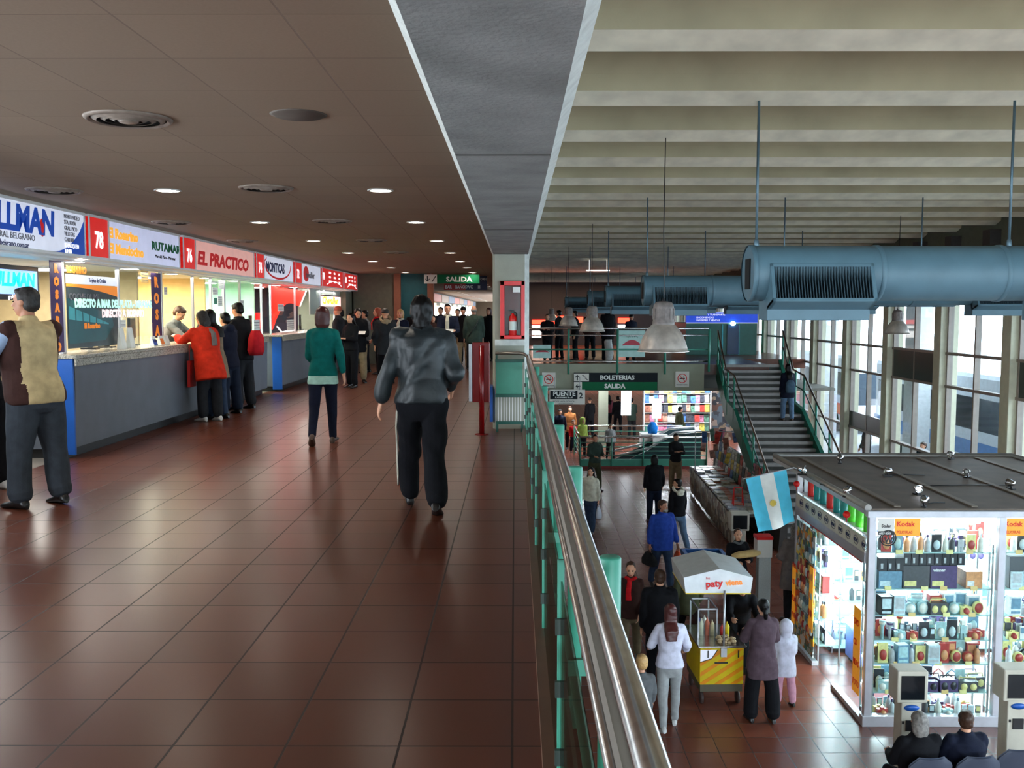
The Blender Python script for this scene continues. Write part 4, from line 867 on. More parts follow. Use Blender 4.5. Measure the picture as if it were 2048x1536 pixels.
# ------------------------------------------------------------------ ducts, pendants
M_DUCT = mat('duct_blue', rgb(86, 118, 132), .5, var=.06, scale=5, bump=.1, bscale=30); M_DUCTD = mat('grille_dark', rgb(8, 12, 15), .8)
ORD = ['nearest', 'second', 'third', 'fourth', 'fifth', 'sixth']
def duct(y, x0, x1, z, r, label, full=True):
    d = root('air_duct', (x0, y, z), label, 'air duct')
    g = MB(); g.lathe([(r, 0), (r, x1-x0)], 40, axis='X', caps=False); g.lathe([(.001, 0), (r, 0)], 40, axis='X', caps=False); mk('pipe', g, M_DUCT, d)
    for q in [0.01]+[1.05+1.02*k for k in range(int((x1-x0-1)/1.02)+1)]:
        if x0+q < x1: g = MB(); g.lathe([(r, q-.02), (r+.008, q-.016), (r+.008, q+.016), (r, q+.02)], 40, axis='X', caps=False); mk('seam_ring', g, M_DUCT, d)
    g = MB(); g.box(-.012, .0, -r*.32, r*.32, -.13, .12); mk('end_hatch', g, M_DUCTD, d)
    for q in range(int((x1-x0)/2.1)):   # rods to the roof
        g = MB(); xx = .06+q*2.1; g.tube([(xx, 0, r), (xx, 0, 3.32-z)], .011, 8); g.cone((xx, 0, r+.0), (xx, 0, r+.04), .025, .02, 8); mk('hanger_rod', g, mat('rod_steel', rgb(96, 120, 132), .4, metal=.5), d)
    qs = [.12, 2.35, 4.6] if full else [.12, 2.6, 5.0]
    for q in qs:
        if q+1 > x1-x0: continue
        # grille box below and in front
        M = Matrix.Translation((q+.42, -r*.82, -r*.5)) @ Matrix.Rotation(R(-20), 4, 'X')
        g = MB(); hw, hh = .42, .165
        for a_, b_, c_, e_ in ((-hw, hw, hh-.03, hh), (-hw, hw, -hh, -hh+.03), (-hw, -hw+.03, -hh, hh), (hw-.03, hw, -hh, hh)): g.box(a_, b_, -.1, .12, c_, e_, M)
        bx = mk('grille_box', g, M_DUCT, d, bevel=.004)
        g = MB(); g.box(-hw+.03, hw-.03, -.04, -.035, -hh+.03, hh-.03, M); mk('grille_back', g, M_DUCTD, bx)
        g = MB()
        for k in range(34): a_ = -hw+.035+k*(2*hw-.07)/34; g.box(a_, a_+.007, -.095, -.05, -hh+.03, hh-.03, M)
        mk('grille_bars', g, mat('grille_bar', rgb(46, 68, 78), .5), bx)
        g = MB(); g.box(q+.0, q+.84, -r*.7, r*.5, -r-.16, -r+.03); mk('lower_plenum', g, M_DUCT, d, bevel=.005)
    return d
D1 = rib(8.1); e1 = U(1497, 547, y=D1); x1_ = e1.x
duct(D1, e1.x, 9.55, e1.z, .228, 'large blue air duct nearest the camera, with grilles, hanging on rods')
for k, yv in enumerate((14.3, 20.4, 26.6, 38, 50)):
    duct(rib(yv), x1_+.02, 9.55, e1.z, .228, 'blue air duct across the hall, %s behind the nearest one' % ['first', 'second', 'third', 'fourth', 'fifth'][k], full=False)
M_SHADE = mat('lamp_aluminium', rgb(210, 200, 190), .34, metal=.65, var=.14, scale=12)
def pendant(x, y, rimz, label, s=1.0, ry=0):
    p = root('pendant_lamp', (x, y, rimz), label, 'pendant lamp', group='bell-shaped pendant lamps')
    g = MB(); pr = [(.262, .0), (.262, .008), (.25, .012), (.243, .04), (.225, .10), (.2, .16), (.165, .22), (.128, .26), (.112, .275)]; pr = [(a_*s, b_*s) for a_, b_ in pr]
    g.lathe(pr, 40, caps=False); mk('bell_shade', g, M_SHADE, p)
    g = MB(); g.lathe([(a_*s, b_*s) for a_, b_ in [(.112, .27), (.112, .3), (.106, .31), (.106, .44), (.1, .47), (.085, .495), (.06, .505), (.03, .51), (.001, .51)]], 28, caps=False); ho = mk('ballast_housing', g, mat('ballast_grey', rgb(128, 120, 116), .5, metal=.2, var=.2, scale=20), p)
    g = MB()
    for q in range(12): a_ = R(30*q); g.cbox((.108*s*math.cos(a_), .108*s*math.sin(a_), .38*s), .01, .006, .11*s, rz=a_)
    mk('cooling_fins', g, MATS['ballast_grey'], ho)
    g = MB(); g.ell((0, 0, .17*s), (.05*s, .05*s, .09*s), 14, 10); mk('bulb', g, M_WHITE, p)
    g = MB(); g.tube([(0, 0, .5*s), (.006, 0, .6), (-.008, .0, 1.2), (0, 0, 3.32-rimz)], .0055, 6); g.cone((0, 0, .49*s), (0, 0, .53*s), .02, .012, 8); mk('cord', g, M_BLACK, p)
    return p
ps = [(1326, 703, 9.75), (1184, 665, 18.6), (1137, 655, 25), (1103, 645, 37.5), (1089, 643, 43.5), (1078, 641, 50), (1070, 640, 56)]
for i, (px, py, yv) in enumerate(ps):
    yv = rib(yv); q = U(px, py, y=yv); pendant(q.x, yv, U(1326, 703, y=rib(9.75)).z if i else q.z, 'bell-shaped grey pendant lamp, %s' % ['largest and nearest the camera', 'second nearest, left of the largest one', 'third nearest', 'fourth nearest', 'fifth nearest', 'sixth nearest', 'farthest of the lamp row'][i])
yv = rib(17.5); q = U(1794, 668, y=yv); pendant(q.x, yv, q.z, 'bell-shaped pendant lamp hanging before the right glazing', s=.86)
yv = rib(33); q = U(1196, 541, y=yv); g = MB(); g.tube([(-.4, 0, 0), (.4, 0, 0)], .02, 10); g.tube([(-.3, 0, 0), (-.3, 0, 3.31-q.z)], .006, 6); g.tube([(.3, 0, 0), (.3, 0, 3.31-q.z)], .006, 6); thing('tube_lamp', g, emis('tube_dim', (.9, .9, .85), 1.2), 'short fluorescent tube below the hall roof', 'tube light', loc=(q.x, yv, q.z))
# ------------------------------------------------------------------ bridge railing, signs on the fascia
br = root('bridge_railing', (2.9, YB-.1, 0), 'teal and steel railing on the front of the bridge above the exit sign', 'railing')
YR = YB-.14; xa, xb = .26, U(1418, 657, y=YR).x
def WB(name, g, m, **k): return mk(name, g, m, br, world=True, **k)
zt = U(1300, 657, y=YR).z
for zz, r_, m, nm in ((zt, .03, M_CHROME, 'handrail'), (zt-.2, .018, M_CHROME, 'steel_rail'), (zt-.62, .025, M_TEAL, 'teal_rail'), (.1, .028, M_CHROME, 'bottom_rail')):
    g = MB(); g.tube([(xa, YR, zz), (xb, YR, zz)], r_, 10); WB(nm, g, m)
for px in (1137, 1235, 1330, 1418):
    q = U(px, 700, y=YR-.04).x; g = MB(); g.tube([(q, YR-.05, zt-.02), (q, YR-.05, -.28 if px < 1400 else -.2)], .034, 12); WB('post', g, M_TEAL)
def panel_sign(x0, y0_, x1_, y1_, yv, label): pass
yf = YB-.05
def no_smoking(px, py, w_, h_, label):
    c0, c1 = U(px, py, y=yf), U(px+w_, py+h_, y=yf); s = root('no_smoking_sign', ((c0.x+c1.x)/2, yf, c1.z), label, 'sign', group='no-smoking signs on the bridge fascia')
    g = MB(); g.box(c0.x, c1.x, yf, yf+.02, c1.z, c0.z); mk('board', g, PAPER, s, world=True)
    cx, cz, r_ = (c0.x+c1.x)/2, c0.z-(c1.x-c0.x)*.5, (c1.x-c0.x)*.32; g = MB()
    g.tube([(cx+r_*math.cos(R(15*t)), yf-.004, cz+r_*math.sin(R(15*t))) for t in range(25)], .012, 6, caps=False); g.tube([(cx-r_*.7, yf-.004, cz+r_*.7), (cx+r_*.7, yf-.004, cz-r_*.7)], .011, 6); mk('red_ring', g, M_RED, s, world=True)
    g = MB(); g.box(cx-r_*.6, cx+r_*.6, yf-.006, yf, cz-.02, cz+.01); g.tube([(cx+r_*.4, yf-.004, cz+.02), (cx+r_*.3, yf-.004, cz+.08)], .006, 6); mk('cigarette', g, INK, s, world=True)
    text('PROHIBIDO FUMAR', .05, s, (c0.x+.03, yf-.003, c1.z+.05), INK, 'y', sx=.75)
no_smoking(1084, 745, 27, 31, 'no-smoking sign at the left end of the bridge fascia'); no_smoking(1351, 743, 27, 31, 'no-smoking sign at the right end of the bridge fascia')
c0, c1 = U(1148, 747, y=yf-.06), U(1315, 780, y=yf-.06); yq = yf-.06
s = root('direction_sign', ((c0.x+c1.x)/2, yq, c1.z), 'double board reading BOLETERIAS over green SALIDA on the bridge fascia', 'sign')
zm = (c0.z+c1.z)/2; g = MB(); g.box(c0.x, c1.x, yq+.01, yq+.05, c1.z-.01, c0.z+.02); mk('backing', g, SDARK, s, world=True)
xl, xm = U(1178, 750, y=yq).x, U(1164, 750, y=yq).x
g = MB(); g.box(xl, c1.x-.01, yq, yq+.01, zm+.01, c0.z); mk('dark_panel', g, SDARK, s, world=True)
g = MB(); g.box(xm, c1.x-.01, yq, yq+.01, c1.z, zm-.01); mk('green_panel', g, GREEN, s, world=True)
g = MB(); g.box(c0.x, xl, yq, yq+.01, zm+.01, c0.z); g.box(c0.x, xm, yq, yq+.01, c1.z, zm-.01); mk('pictogram_panel', g, PAPER, s, world=True)
h_ = c0.z-zm
text('BOLETERIAS', h_*.74, s, (U(1200, 750, y=yq).x, yq-.003, zm+h_*.26), LTR, 'y', bold=.007, sx=1.03); text('SALIDA', h_*.74, s, (U(1209, 750, y=yq).x, yq-.003, c1.z+h_*.22), LTR, 'y', bold=.007, sx=1.03)
g = MB(); arrow(g, c0.x+.1, zm+h_*.52, h_*.34, 'u', yq); arrow(g, c0.x+.12, c1.z+h_*.45, h_*.3, 'l', yq)
for t in range(4): g.box(c0.x+.24+.045*t, c0.x+.29+.045*t, yq-.004, yq, c0.z-.06-.045*t, c0.z-.045-.045*t); g.box(c0.x+.28+.045*t, c0.x+.29+.045*t, yq-.004, yq, c0.z-.1-.045*t, c0.z-.05-.045*t)
mk('pictogram', g, INK, s, world=True)
yq = 27.2; c0, c1 = U(1099, 781, y=yq), U(1170, 809, y=yq); zm = c0.z-(c0.z-c1.z)*.62
s = root('platform_sign', ((c0.x+c1.x)/2, yq, c1.z), 'hanging sign reading PUENTE 2 below the bridge', 'sign')
g = MB(); g.box(c0.x, c1.x, yq+.01, yq+.06, c1.z, c0.z+.02); mk('backing', g, PAPER, s, world=True)
xm = U(1155, 790, y=yq).x; g = MB(); g.box(c0.x+.02, xm, yq, yq+.01, zm, c0.z-.01); mk('dark_panel', g, SDARK, s, world=True)
text('PUENTE', .17, s, (U(1106, 790, y=yq).x, yq-.003, zm+.1), LTR, 'y', bold=.006, sx=1.05); text('PLATAFORMAS 20 a 37', .06, s, (U(1110, 790, y=yq).x, yq-.003, zm+.025), LTR, 'y', bold=.002, shear=.2, sx=.85)
text('2', .22, s, (U(1158, 790, y=yq).x, yq-.003, zm+.03), INK, 'y', bold=.008); text('MICROS LARGA DISTANCIA', .055, s, (c0.x+.1, yq-.003, zm-.08), INK, 'y', sx=.9); text('LONG DISTANCE BUSES', .05, s, (c0.x+.25, yq-.003, zm-.145), INK, 'y', sx=.8)
g = MB(); g.tube([(c0.x+.15, yq+.03, c0.z), (c0.x+.15, yq+.03, -.3)], .01, 6); g.tube([(c1.x-.15, yq+.03, c0.z), (c1.x-.15, yq+.03, -.3)], .01, 6); mk('hanger', g, M_ALU, s, world=True)
# ------------------------------------------------------------------ stairs
M_STEP = mat('step_dark', rgb(62, 60, 56), .6, var=.1); M_NOSE = mat('step_nosing', rgb(150, 145, 142), .5, var=.08); M_STRG = mat('stringer_green', rgb(22, 92, 74), .4, var=.08)
st = root('staircase', (6.5, 21.5, LF), 'wide staircase with grey treads and green sides rising to the upper level', 'staircase')
xl0, xr0 = U(1437, 728, y=28.2).x, U(1562, 728, y=28.2).x
steps = []   # (y of nosing, z)
for i in range(8): steps.append((28.2-.18*i, -.155*i))
yl = 28.2-.18*7
for k in range(0, 17): steps.append((yl-1.0-.27*k, -1.24-.151*k))
g = MB(); g2 = MB(); g3 = MB()
prev = None
for i, (yy_, zz) in enumerate(steps):
    nxt = steps[i-1] if i else (28.5, 0)
    x0_, x1__ = xl0-.0, xr0
    g.box(x0_, x1__, yy_+.02, nxt[0]+.04, zz-.16, zz-.012) if i else g.box(x0_, x1__, yy_+.02, 28.25, -.16, -.012)
    g2.box(x0_+.02, x1__-.02, yy_-.02, min(yy_+.14, nxt[0] if i else 28.3), zz-.075, zz); g3.box(x0_, x1__, yy_+.14, nxt[0]+.03 if i else 28.22, zz-.014, zz-.004)
mk('treads', g, M_STEP, st, world=True); mk('nosings', g2, M_NOSE, st, world=True); mk('tread_surface', g3, mat('tread_brown', rgb(96, 88, 82), .5), st, world=True)
yend, zend = steps[-1]
pts = [(28.3, -.0), (yl+.02, -1.08), (yl-1.0, -1.24), (yend, zend+.02)]
for x_, nm in ((xl0, 'left'), (xr0, 'right')):
    g = MB(); P = [(a_, b_+.14) for a_, b_ in pts]+[(a_, b_-.42) for a_, b_ in pts[::-1]]; P[-1] = (28.3, -.42); P = [(a_, max(b_, LF)) for a_, b_ in P]
    g.prism(P, x_-.05, x_+.05, axis='x'); mk('stringer', g, M_STRG, st, world=True)
    rail = [(28.2, 1.0), (yl+.1, -.08), (yl-.95, -.18), (yend, zend+1.0)]
    xo = x_-.03 if nm == 'left' else x_+.03
    rr_ = root('stair_railing', (xo, 23, -1.2), '%s railing of the staircase with green posts' % nm, 'railing')
    for dz_, r_, m in ((0, .026, mat('brown_rail', (.2, .15, .12), .35, metal=.8)), (-.42, .018, M_TEALD)):
        g = MB(); g.tube([(xo, a_, b_+dz_) for a_, b_ in rail], r_, 10); mk('handrail' if dz_ == 0 else 'middle_rail', g, m, rr_, world=True)
    for yy_ in (28.15, 27.45, 26.8, 26.0, 24.9, 23.8, 22.7, 21.7):
        zb = None
        for (a0, b0), (a1, b1) in zip(rail[:-1], rail[1:]):
            if a1 <= yy_ <= a0: zb = b0+(b1-b0)*(a0-yy_)/(a0-a1)
        g = MB(); g.tube([(xo, yy_, zb), (xo, yy_, max(zb-1.25, LF))], .028, 10); mk('post', g, M_TEAL, rr_, world=True)
# teal kiosk wall with blue sign behind the stair head
yk = 34.5; a_, b_ = U(1372, 646, y=yk), U(1514, 646, y=yk)
o = struct('wall_teal_booth', MB().box(a_.x, b_.x, yk, yk+3, 0, 1.15), M_TEALD)
bt = root('booth_sign', ((a_.x+b_.x)/2, yk-.06, 1.2), 'long blue sign with white print above the teal booth', 'sign'); zt_, zb_ = U(1400, 625, y=yk).z, U(1400, 645, y=yk).z
g = MB(); g.box(a_.x, b_.x, yk-.06, yk+.1, zb_, zt_); mk('panel', g, mat('sign_blue', rgb(20, 66, 200), .4, emit=.25), bt, world=True); g = MB(); g.box(a_.x, b_.x, yk-.075, yk-.06, zb_-.03, zb_); g.box(a_.x, b_.x, yk-.075, yk-.06, zt_, zt_+.02); mk('edge_strip', g, P_WHT, bt, world=True)
for i, t_ in enumerate(('TURISMO Y TRANSPORTE', 'ENCOMIENDAS', 'INFORMES Y VENTAS')): text(t_, .09, bt, (U(1392, 640, y=yk).x, yk-.064, zt_-.11-.1*i), T_WHT, 'y')
g = MB()
for px in (1445, 1460, 1478): q = U(px, 670, y=yk-.03).x; g.box(q-.02, q+.02, yk-.03, yk, 0, 1.1)
thing('booth_mullions', g, mat('cyan_frame', rgb(40, 150, 165), .4), 'cyan uprights on the teal booth front', 'frame')
g = MB(); q0 = U(1455, 646, y=yk-.04).x; g.box(q0, q0+.42, yk-.05, yk, 0.02, 1.1); thing('booth_door', g, mat('booth_glass', rgb(10, 46, 80), .2), 'dark blue door of the teal booth', 'door')
g = MB(); g.ell((0, 0, 0), (.09, .05, .08), 14, 10); q = U(1466, 647, y=yk-.1); thing('wall_lamp', g, emis('lamp_cyan', (.5, .95, 1), 9), 'small glowing cyan lamp on the teal booth', 'lamp', loc=(q.x, yk-.1, q.z))
# far upper shops with red lit signs, white railing banners
M_NEON = emis('neon_red', rgb(255, 60, 40), 2.4); M_LW = emis('light_band', (1, .92, .88), 3.0)
yk = 44; a_ = .4
struct('wall_far_shops', MB().box(.3, 6.6, yk, yk+2, 0, 2.9), mat('far_shop_wall', rgb(42, 34, 40), .7))
for i, (p0, p1, t0, t1, m, lab) in enumerate([(1064, 1110, 640, 648, M_NEON, 'long red lit sign band at the far upper shops, left end'), (1064, 1104, 651, 656, M_LW, 'white light band below the long red sign'), (1112, 1128, 632, 645, M_NEON, 'small red sign left of the second pendant lamp'), (1150, 1166, 634, 645, M_NEON, 'small red sign between the second and third pendant lamps'), (1236, 1258, 636, 646, M_NEON, 'red lit sign right of the dark figure on the bridge'), (1064, 1082, 662, 675, M_LW, 'white lit counter at the far upper left'), (1236, 1254, 650, 655, M_LW, 'short white light band below the right red sign')]):
    c0, c1 = U(p0, t0, y=yk), U(p1, t1, y=yk); s = root('lit_sign', (c0.x, yk-.1, c1.z), lab, 'sign'); g = MB(); g.box(c0.x, c1.x, yk-.1, yk-.02, c1.z, c0.z); mk('light_box', g, m, s, world=True); g = MB(); g.box(c0.x-.02, c1.x+.02, yk-.08, yk, c1.z-.03, c1.z); mk('tray', g, M_DARK, s, world=True)
def arcpanel(p0, t0, p1, t1, yv, lab):
    c0, c1 = U(p0, t0, y=yv), U(p1, t1, y=yv); s = root('railing_banner', ((c0.x+c1.x)/2, yv, c1.z), lab, 'banner'); g = MB(); g.box(c0.x, c1.x, yv, yv+.02, c1.z, c0.z); mk('sheet', g, mat('banner_pale', rgb(176, 214, 206), .5), s, world=True)
    g = MB(); w_ = c1.x-c0.x; n = 10; g.prism([(c0.x+w_*(.12+.76*t/n), c0.z-(c0.z-c1.z)*(.55-.2*math.sin(math.pi*t/n))) for t in range(n+1)]+[(c0.x+w_*(.88-.76*t/n), c0.z-(c0.z-c1.z)*(.57-.02*math.sin(math.pi*t/n))) for t in range(n+1)], yv-.004, yv); mk('red_arc', g, mat('arc_red', rgb(190, 50, 70), .5), s, world=True)
    text('TERMINAL', .1, s, (c0.x+w_*.25, yv-.003, c0.z-.2), INK, 'y', sx=.8)
arcpanel(1238, 661, 1290, 714, YR+.02, 'pale banner with a red arc on the bridge railing, left of the largest lamp'); arcpanel(1066, 690, 1102, 716, YR+.02, 'pale banner with a red arc at the left end of the bridge railing')
g = MB(); g.loft([(V(0, 0, 0), .09, .08), (V(0.03, 0, .3), .13, .1), (V(-.02, 0, .65), .12, .09), (V(0.0, 0, .72), .1, .08)], 16); q = U(1217, 716, y=YB+.9); thing('white_sack', g, cloth('sack', 190, 192, 190), 'tall white wrapped bundle standing on the bridge', 'bundle', loc=(q.x, YB+.9, 0))
# ------------------------------------------------------------------ lower hall: escalator railing, stalls, kiosk, cart
yr = U(1300, 937, z=LF).y; xa, xb = U(1160, 937, z=LF).x, U(1395, 937, z=LF).x
er = root('stairwell_railing', ((xa+xb)/2, yr, LF), 'teal barred railing around the escalator opening in the lower hall', 'railing')
def WE(name, g, m): return mk(name, g, m, er, world=True)
g = MB(); g.box(xa-.1, xb+.4, yr-.03, yr+.2, LF, LF+.08); WE('kerb', g, mat('kerb_red', rgb(120, 40, 34), .5))
g = MB(); g.box(xa, xb+.3, yr+.02, yr+.05, LF+.08, LF+.32); WE('toe_plate', g, M_TEAL)
g = MB(); g.tube([(xa, yr, LF+1.08), (xb+.3, yr, LF+1.08)], .03, 10); g.tube([(xa, yr, LF+1.08), (xa, yr+3, LF+1.08)], .03, 10); WE('top_rail', g, M_CHROME)
g = MB()
for zz in (.46, .6, .74, .9): g.tube([(xa, yr, LF+zz), (xb+.3, yr, LF+zz)], .014, 8); g.tube([(xa, yr, LF+zz), (xa, yr+3, LF+zz)], .014, 8)
WE('bars', g, M_TEAL)
for k in range(5): g = MB(); q = xa+(xb+.3-xa)*k/4; g.tube([(q, yr, LF), (q, yr, LF+1.08)], .026, 10); WE('post', g, M_TEAL)
r2 = root('stairwell_railing', ((xa+xb)/2, yr+3.2, LF), 'second teal barred railing on the far side of the escalator opening', 'railing')
g = MB()
for zz in (.3, .5, .7, .88): g.tube([(xa, yr+3.2, LF+zz), (xb, yr+3.2, LF+zz)], .014, 8)
mk('bars', g, M_TEAL, r2, world=True); g = MB(); g.tube([(xa, yr+3.2, LF+1.08), (xb, yr+3.2, LF+1.08)], .03, 10); mk('top_rail', g, M_CHROME, r2, world=True)
for k in range(4): g = MB(); q = xa+(xb-xa)*k/3; g.tube([(q, yr+3.2, LF), (q, yr+3.2, LF+1.08)], .026, 10); mk('post', g, M_TEAL, r2, world=True)
es = root('escalator', (5.4, yr+1.5, LF), 'escalator with dark curved balustrades behind the teal railing', 'escalator')
g = MB(); g.prism([(3.6, LF), (6.5, LF), (6.5, LF+1.15), (5.6, LF+1.1), (4.7, LF+.55)], yr+.7, yr+.8, axis='y'); g.prism([(3.6, LF), (6.5, LF), (6.5, LF+1.15), (5.6, LF+1.1), (4.7, LF+.55)], yr+1.9, yr+2.0, axis='y'); mk('balustrade', g, mat('escalator_glass', rgb(44, 62, 66), .2), es, world=True)
for q in (yr+.75, yr+1.95): g = MB(); g.tube([(3.5, q, LF+.3), (4.7, q, LF+.6), (5.6, q, LF+1.15), (6.5, q, LF+1.2)], .04, 10); mk('handrail', g, M_ALU, es, world=True)
# under-bridge shops: newsstand full of magazines
PAPERS = [rgb(205, 60, 50), rgb(225, 200, 90), rgb(70, 110, 170), rgb(220, 220, 214), rgb(150, 90, 70), rgb(90, 130, 110), rgb(235, 235, 235), rgb(190, 140, 120), rgb(60, 60, 70), rgb(210, 120, 150)]
M_MAGS = bank('magazine_covers', PAPERS, 9, .35)
covers = [mat('cover_%d' % i, c, .35, var=.5, scale=9) for i, c in enumerate(PAPERS)]
M_SHOPW = bank('shop_wall_goods', [rgb(90, 60, 50), rgb(60, 60, 66), rgb(130, 110, 90), rgb(40, 40, 46), rgb(150, 130, 120), rgb(80, 90, 100)], 5, .7)
y_ = 39; xl_, xr_ = U(1290, 800, y=y_).x, U(1424, 800, y=y_).x
struct('wall_newsstand', MB().box(xl_, 9.4, y_+.6, y_+.8, LF, -.8), M_SHOPW)
ns = root('magazine_rack', ((xl_+xr_)/2, y_+.3, LF), 'wall-high magazine rack in the bright shop under the bridge', 'magazine rack')
g = MB()
for k in range(7): g.box(xl_, xr_, y_+.2, y_+.55, LF+.35+.4*k, LF+.37+.4*k)
for q in (xl_, xr_): g.box(q-.02, q+.02, y_+.2, y_+.55, LF, LF+2.95)
mk('shelves', g, M_WHITE, ns, world=True)
mg = MB(); mg.box(-.1, .1, -.004, .004, 0, .27); mg.box(-.085, .085, -.0055, -.004, .2, .255)
mproto = {}
for i, c in enumerate(covers): mproto[i] = mesh_of('magazine', mg); mproto[i].materials.append(c)
for k in range(7):
    n = int((xr_-xl_)/.19)
    for j in range(n):
        o = bpy.data.objects.new('magazine', mproto[rnd.randrange(10)]); C.objects.link(o); o.location = (xl_+.12+j*.19+rnd.uniform(-.02, .02), y_+.24-rnd.uniform(0, .06), LF+.372+.4*k+rnd.uniform(-.0, .05)); o.rotation_euler = (R(-8), 0, 0); o.scale = (1, 1, rnd.uniform(1, 1.35))
        tag(o, 'magazine standing on the wall-high rack under the bridge', 'magazine', 'magazines on the wall-high rack')
def tubes(y, x0, x1, z, label, pw=40):
    t = root('tube_light', ((x0+x1)/2, y, z), label, 'tube light'); g = MB(); g.tube([(x0, y, z), (x1, y, z)], .02, 10); mk('tube', g, L_COOL, t, world=True); g = MB(); g.box(x0-.03, x1+.03, y-.04, y+.04, z+.022, z+.07); mk('batten', g, M_WHITE, t, world=True)
    arealight('tube_lamp', ((x0+x1)/2, y, z-.04), (R(0), 0, 0), abs(x1-x0), .08, pw, (.85, .94, 1))
tubes(38.6, xl_, xr_, -.95, 'fluorescent tube above the wall-high magazine rack', 110); tubes(36.3, 1.2, 3.4, -.95, 'fluorescent tube in the lower hall beyond the guard', 90); tubes(33.2, 6.2, 8.2, -.95, 'fluorescent tube right of the magazine shop', 70)
tubes(42, -3, 1, -.95, 'distant fluorescent tube under the gallery', 70)
g = MB(); a_, b_ = U(1198, 785, y=37), U(1216, 860, y=37); g.box(a_.x, b_.x, 37, 37.4, LF, -.8); struct('pillar', g, M_GREYW)
g = MB(); a_, b_ = U(1243, 795, y=38), U(1262, 795, y=38); g.box(a_.x, b_.x, 38, 38.1, LF+1.2, LF+2.3); thing('lit_poster', g, emis('poster_white', (.85, .92, 1), 2.2), 'bright white lit poster in the lower hall behind the walking man', 'poster')
g = MB(); g.box(-.25, .25, -.3, .3, 0, .9); g.box(-.27, .27, -.32, .32, .9, .94); 
for i, (px, py, lab) in enumerate(((1295, 868, 'white display table before the magazine shop, left one'), (1318, 870, 'white display table before the magazine shop, right one'))):
    p = U(px, py, z=LF+.9); o = thing('display_table', g if i == 0 else g, M_WHITE, lab, 'table', loc=(p.x, p.y, LF))
g = MB(); g.box(-.17, .17, -.02, .02, 0, .75); g.box(-.02, .02, -.015, .015, -1.25, 0); p = U(1313, 830, y=36.5); thing('lit_board', g, emis('lit_panel', (.9, .96, 1), 1.6), 'bright white lit panel standing before the magazine rack', 'panel', loc=(p.x, 36.5, LF+1.25))
g = MB(); g.loft([(V(0, 0, 0), .16, .14), (V(0, 0, .2), .2, .16), (V(0, 0, .36), .12, .1), (V(0, 0, .42), .06, .04)], 14); p = U(1305, 866, z=LF+.95); thing('blue_bag', g, cloth('blue_plastic', 20, 110, 190), 'blue plastic bag on the display table in front of the magazines', 'bag', loc=(p.x, p.y, LF+.94))
# stall of books and papers beside the stairs
a0 = U(1376, 981, z=LF); a1 = U(1455, 1085, z=LF)
X0n, X0f, Y0n, Y0f = a1.x-.05, a0.x, a1.y-.6, a0.y-.2
st_ = root('book_table', ((X0n+X0f)/2+.4, (Y0n+Y0f)/2, LF), 'long book stall table covered with papers along the foot of the staircase', 'table')
g = MB(); 
def sx_(y): return X0n+(X0f-X0n)*(y-Y0n)/(Y0f-Y0n)
TW = .82; TZ = .78
g.rings([[V(sx_(Y0n), Y0n, LF+TZ-.05), V(sx_(Y0n)+TW, Y0n, LF+TZ-.05), V(sx_(Y0n)+TW, Y0n, LF+TZ), V(sx_(Y0n), Y0n, LF+TZ)], [V(sx_(Y0f), Y0f, LF+TZ-.05), V(sx_(Y0f)+TW, Y0f, LF+TZ-.05), V(sx_(Y0f)+TW, Y0f, LF+TZ), V(sx_(Y0f), Y0f, LF+TZ)]], smooth=False); mk('table_top', g, M_DARK, st_, world=True)
g = MB(); g.rings([[V(sx_(y)+.02+.015*math.sin(y*7), y, LF+.05), V(sx_(y)+.035+.015*math.sin(y*7), y, LF+.05), V(sx_(y)+.0, y, LF+TZ-.01), V(sx_(y)-.015, y, LF+TZ-.01)] for y in [Y0n+(Y0f-Y0n)*t/40 for t in range(41)]], smooth=True); mk('side_cloth', g, bank('stall_side_covers', [rgb(120, 96, 70), rgb(150, 140, 120), rgb(80, 70, 60), rgb(170, 160, 140), rgb(96, 60, 46)], 7, .6), st_, world=True)
for q in (Y0n+.1, (Y0n+Y0f)/2, Y0f-.1): g = MB(); g.box(sx_(q)+TW-.08, sx_(q)+TW-.04, q-.02, q+.02, LF, LF+TZ-.05); mk('leg', g, M_DARK, st_, world=True)
bkm = [mat('book_%d' % i, c, .3, var=.2, scale=12) for i, c in enumerate([rgb(215, 218, 216), rgb(190, 196, 200), rgb(226, 226, 222), rgb(170, 160, 140), rgb(200, 205, 190), rgb(150, 170, 190), rgb(205, 120, 90), rgb(180, 186, 196)])]
bm_p = []
for c in bkm:
    g = MB(); g.box(-.1, .1, -.14, .14, 0, .03); me = mesh_of('book', g); me.materials.append(c); bm_p.append(me)
y = Y0n+.25; cnt = 0
while y < Y0f-.2:
    for c_ in range(4):
        h = 0
        for lv in range(rnd.choice((1, 2, 2, 3))):
            if cnt > 285: break
            o = bpy.data.objects.new('book', rnd.choice(bm_p)); C.objects.link(o); o.location = (sx_(y)+.12+c_*.195, y, LF+TZ+h); o.rotation_euler = (0, 0, rnd.uniform(-.2, .2)); h += .0305; cnt += 1
            tag(o, 'book or bagged paper lying in the rows on the long stall table', 'book', 'books on the long stall table')
    y += .34
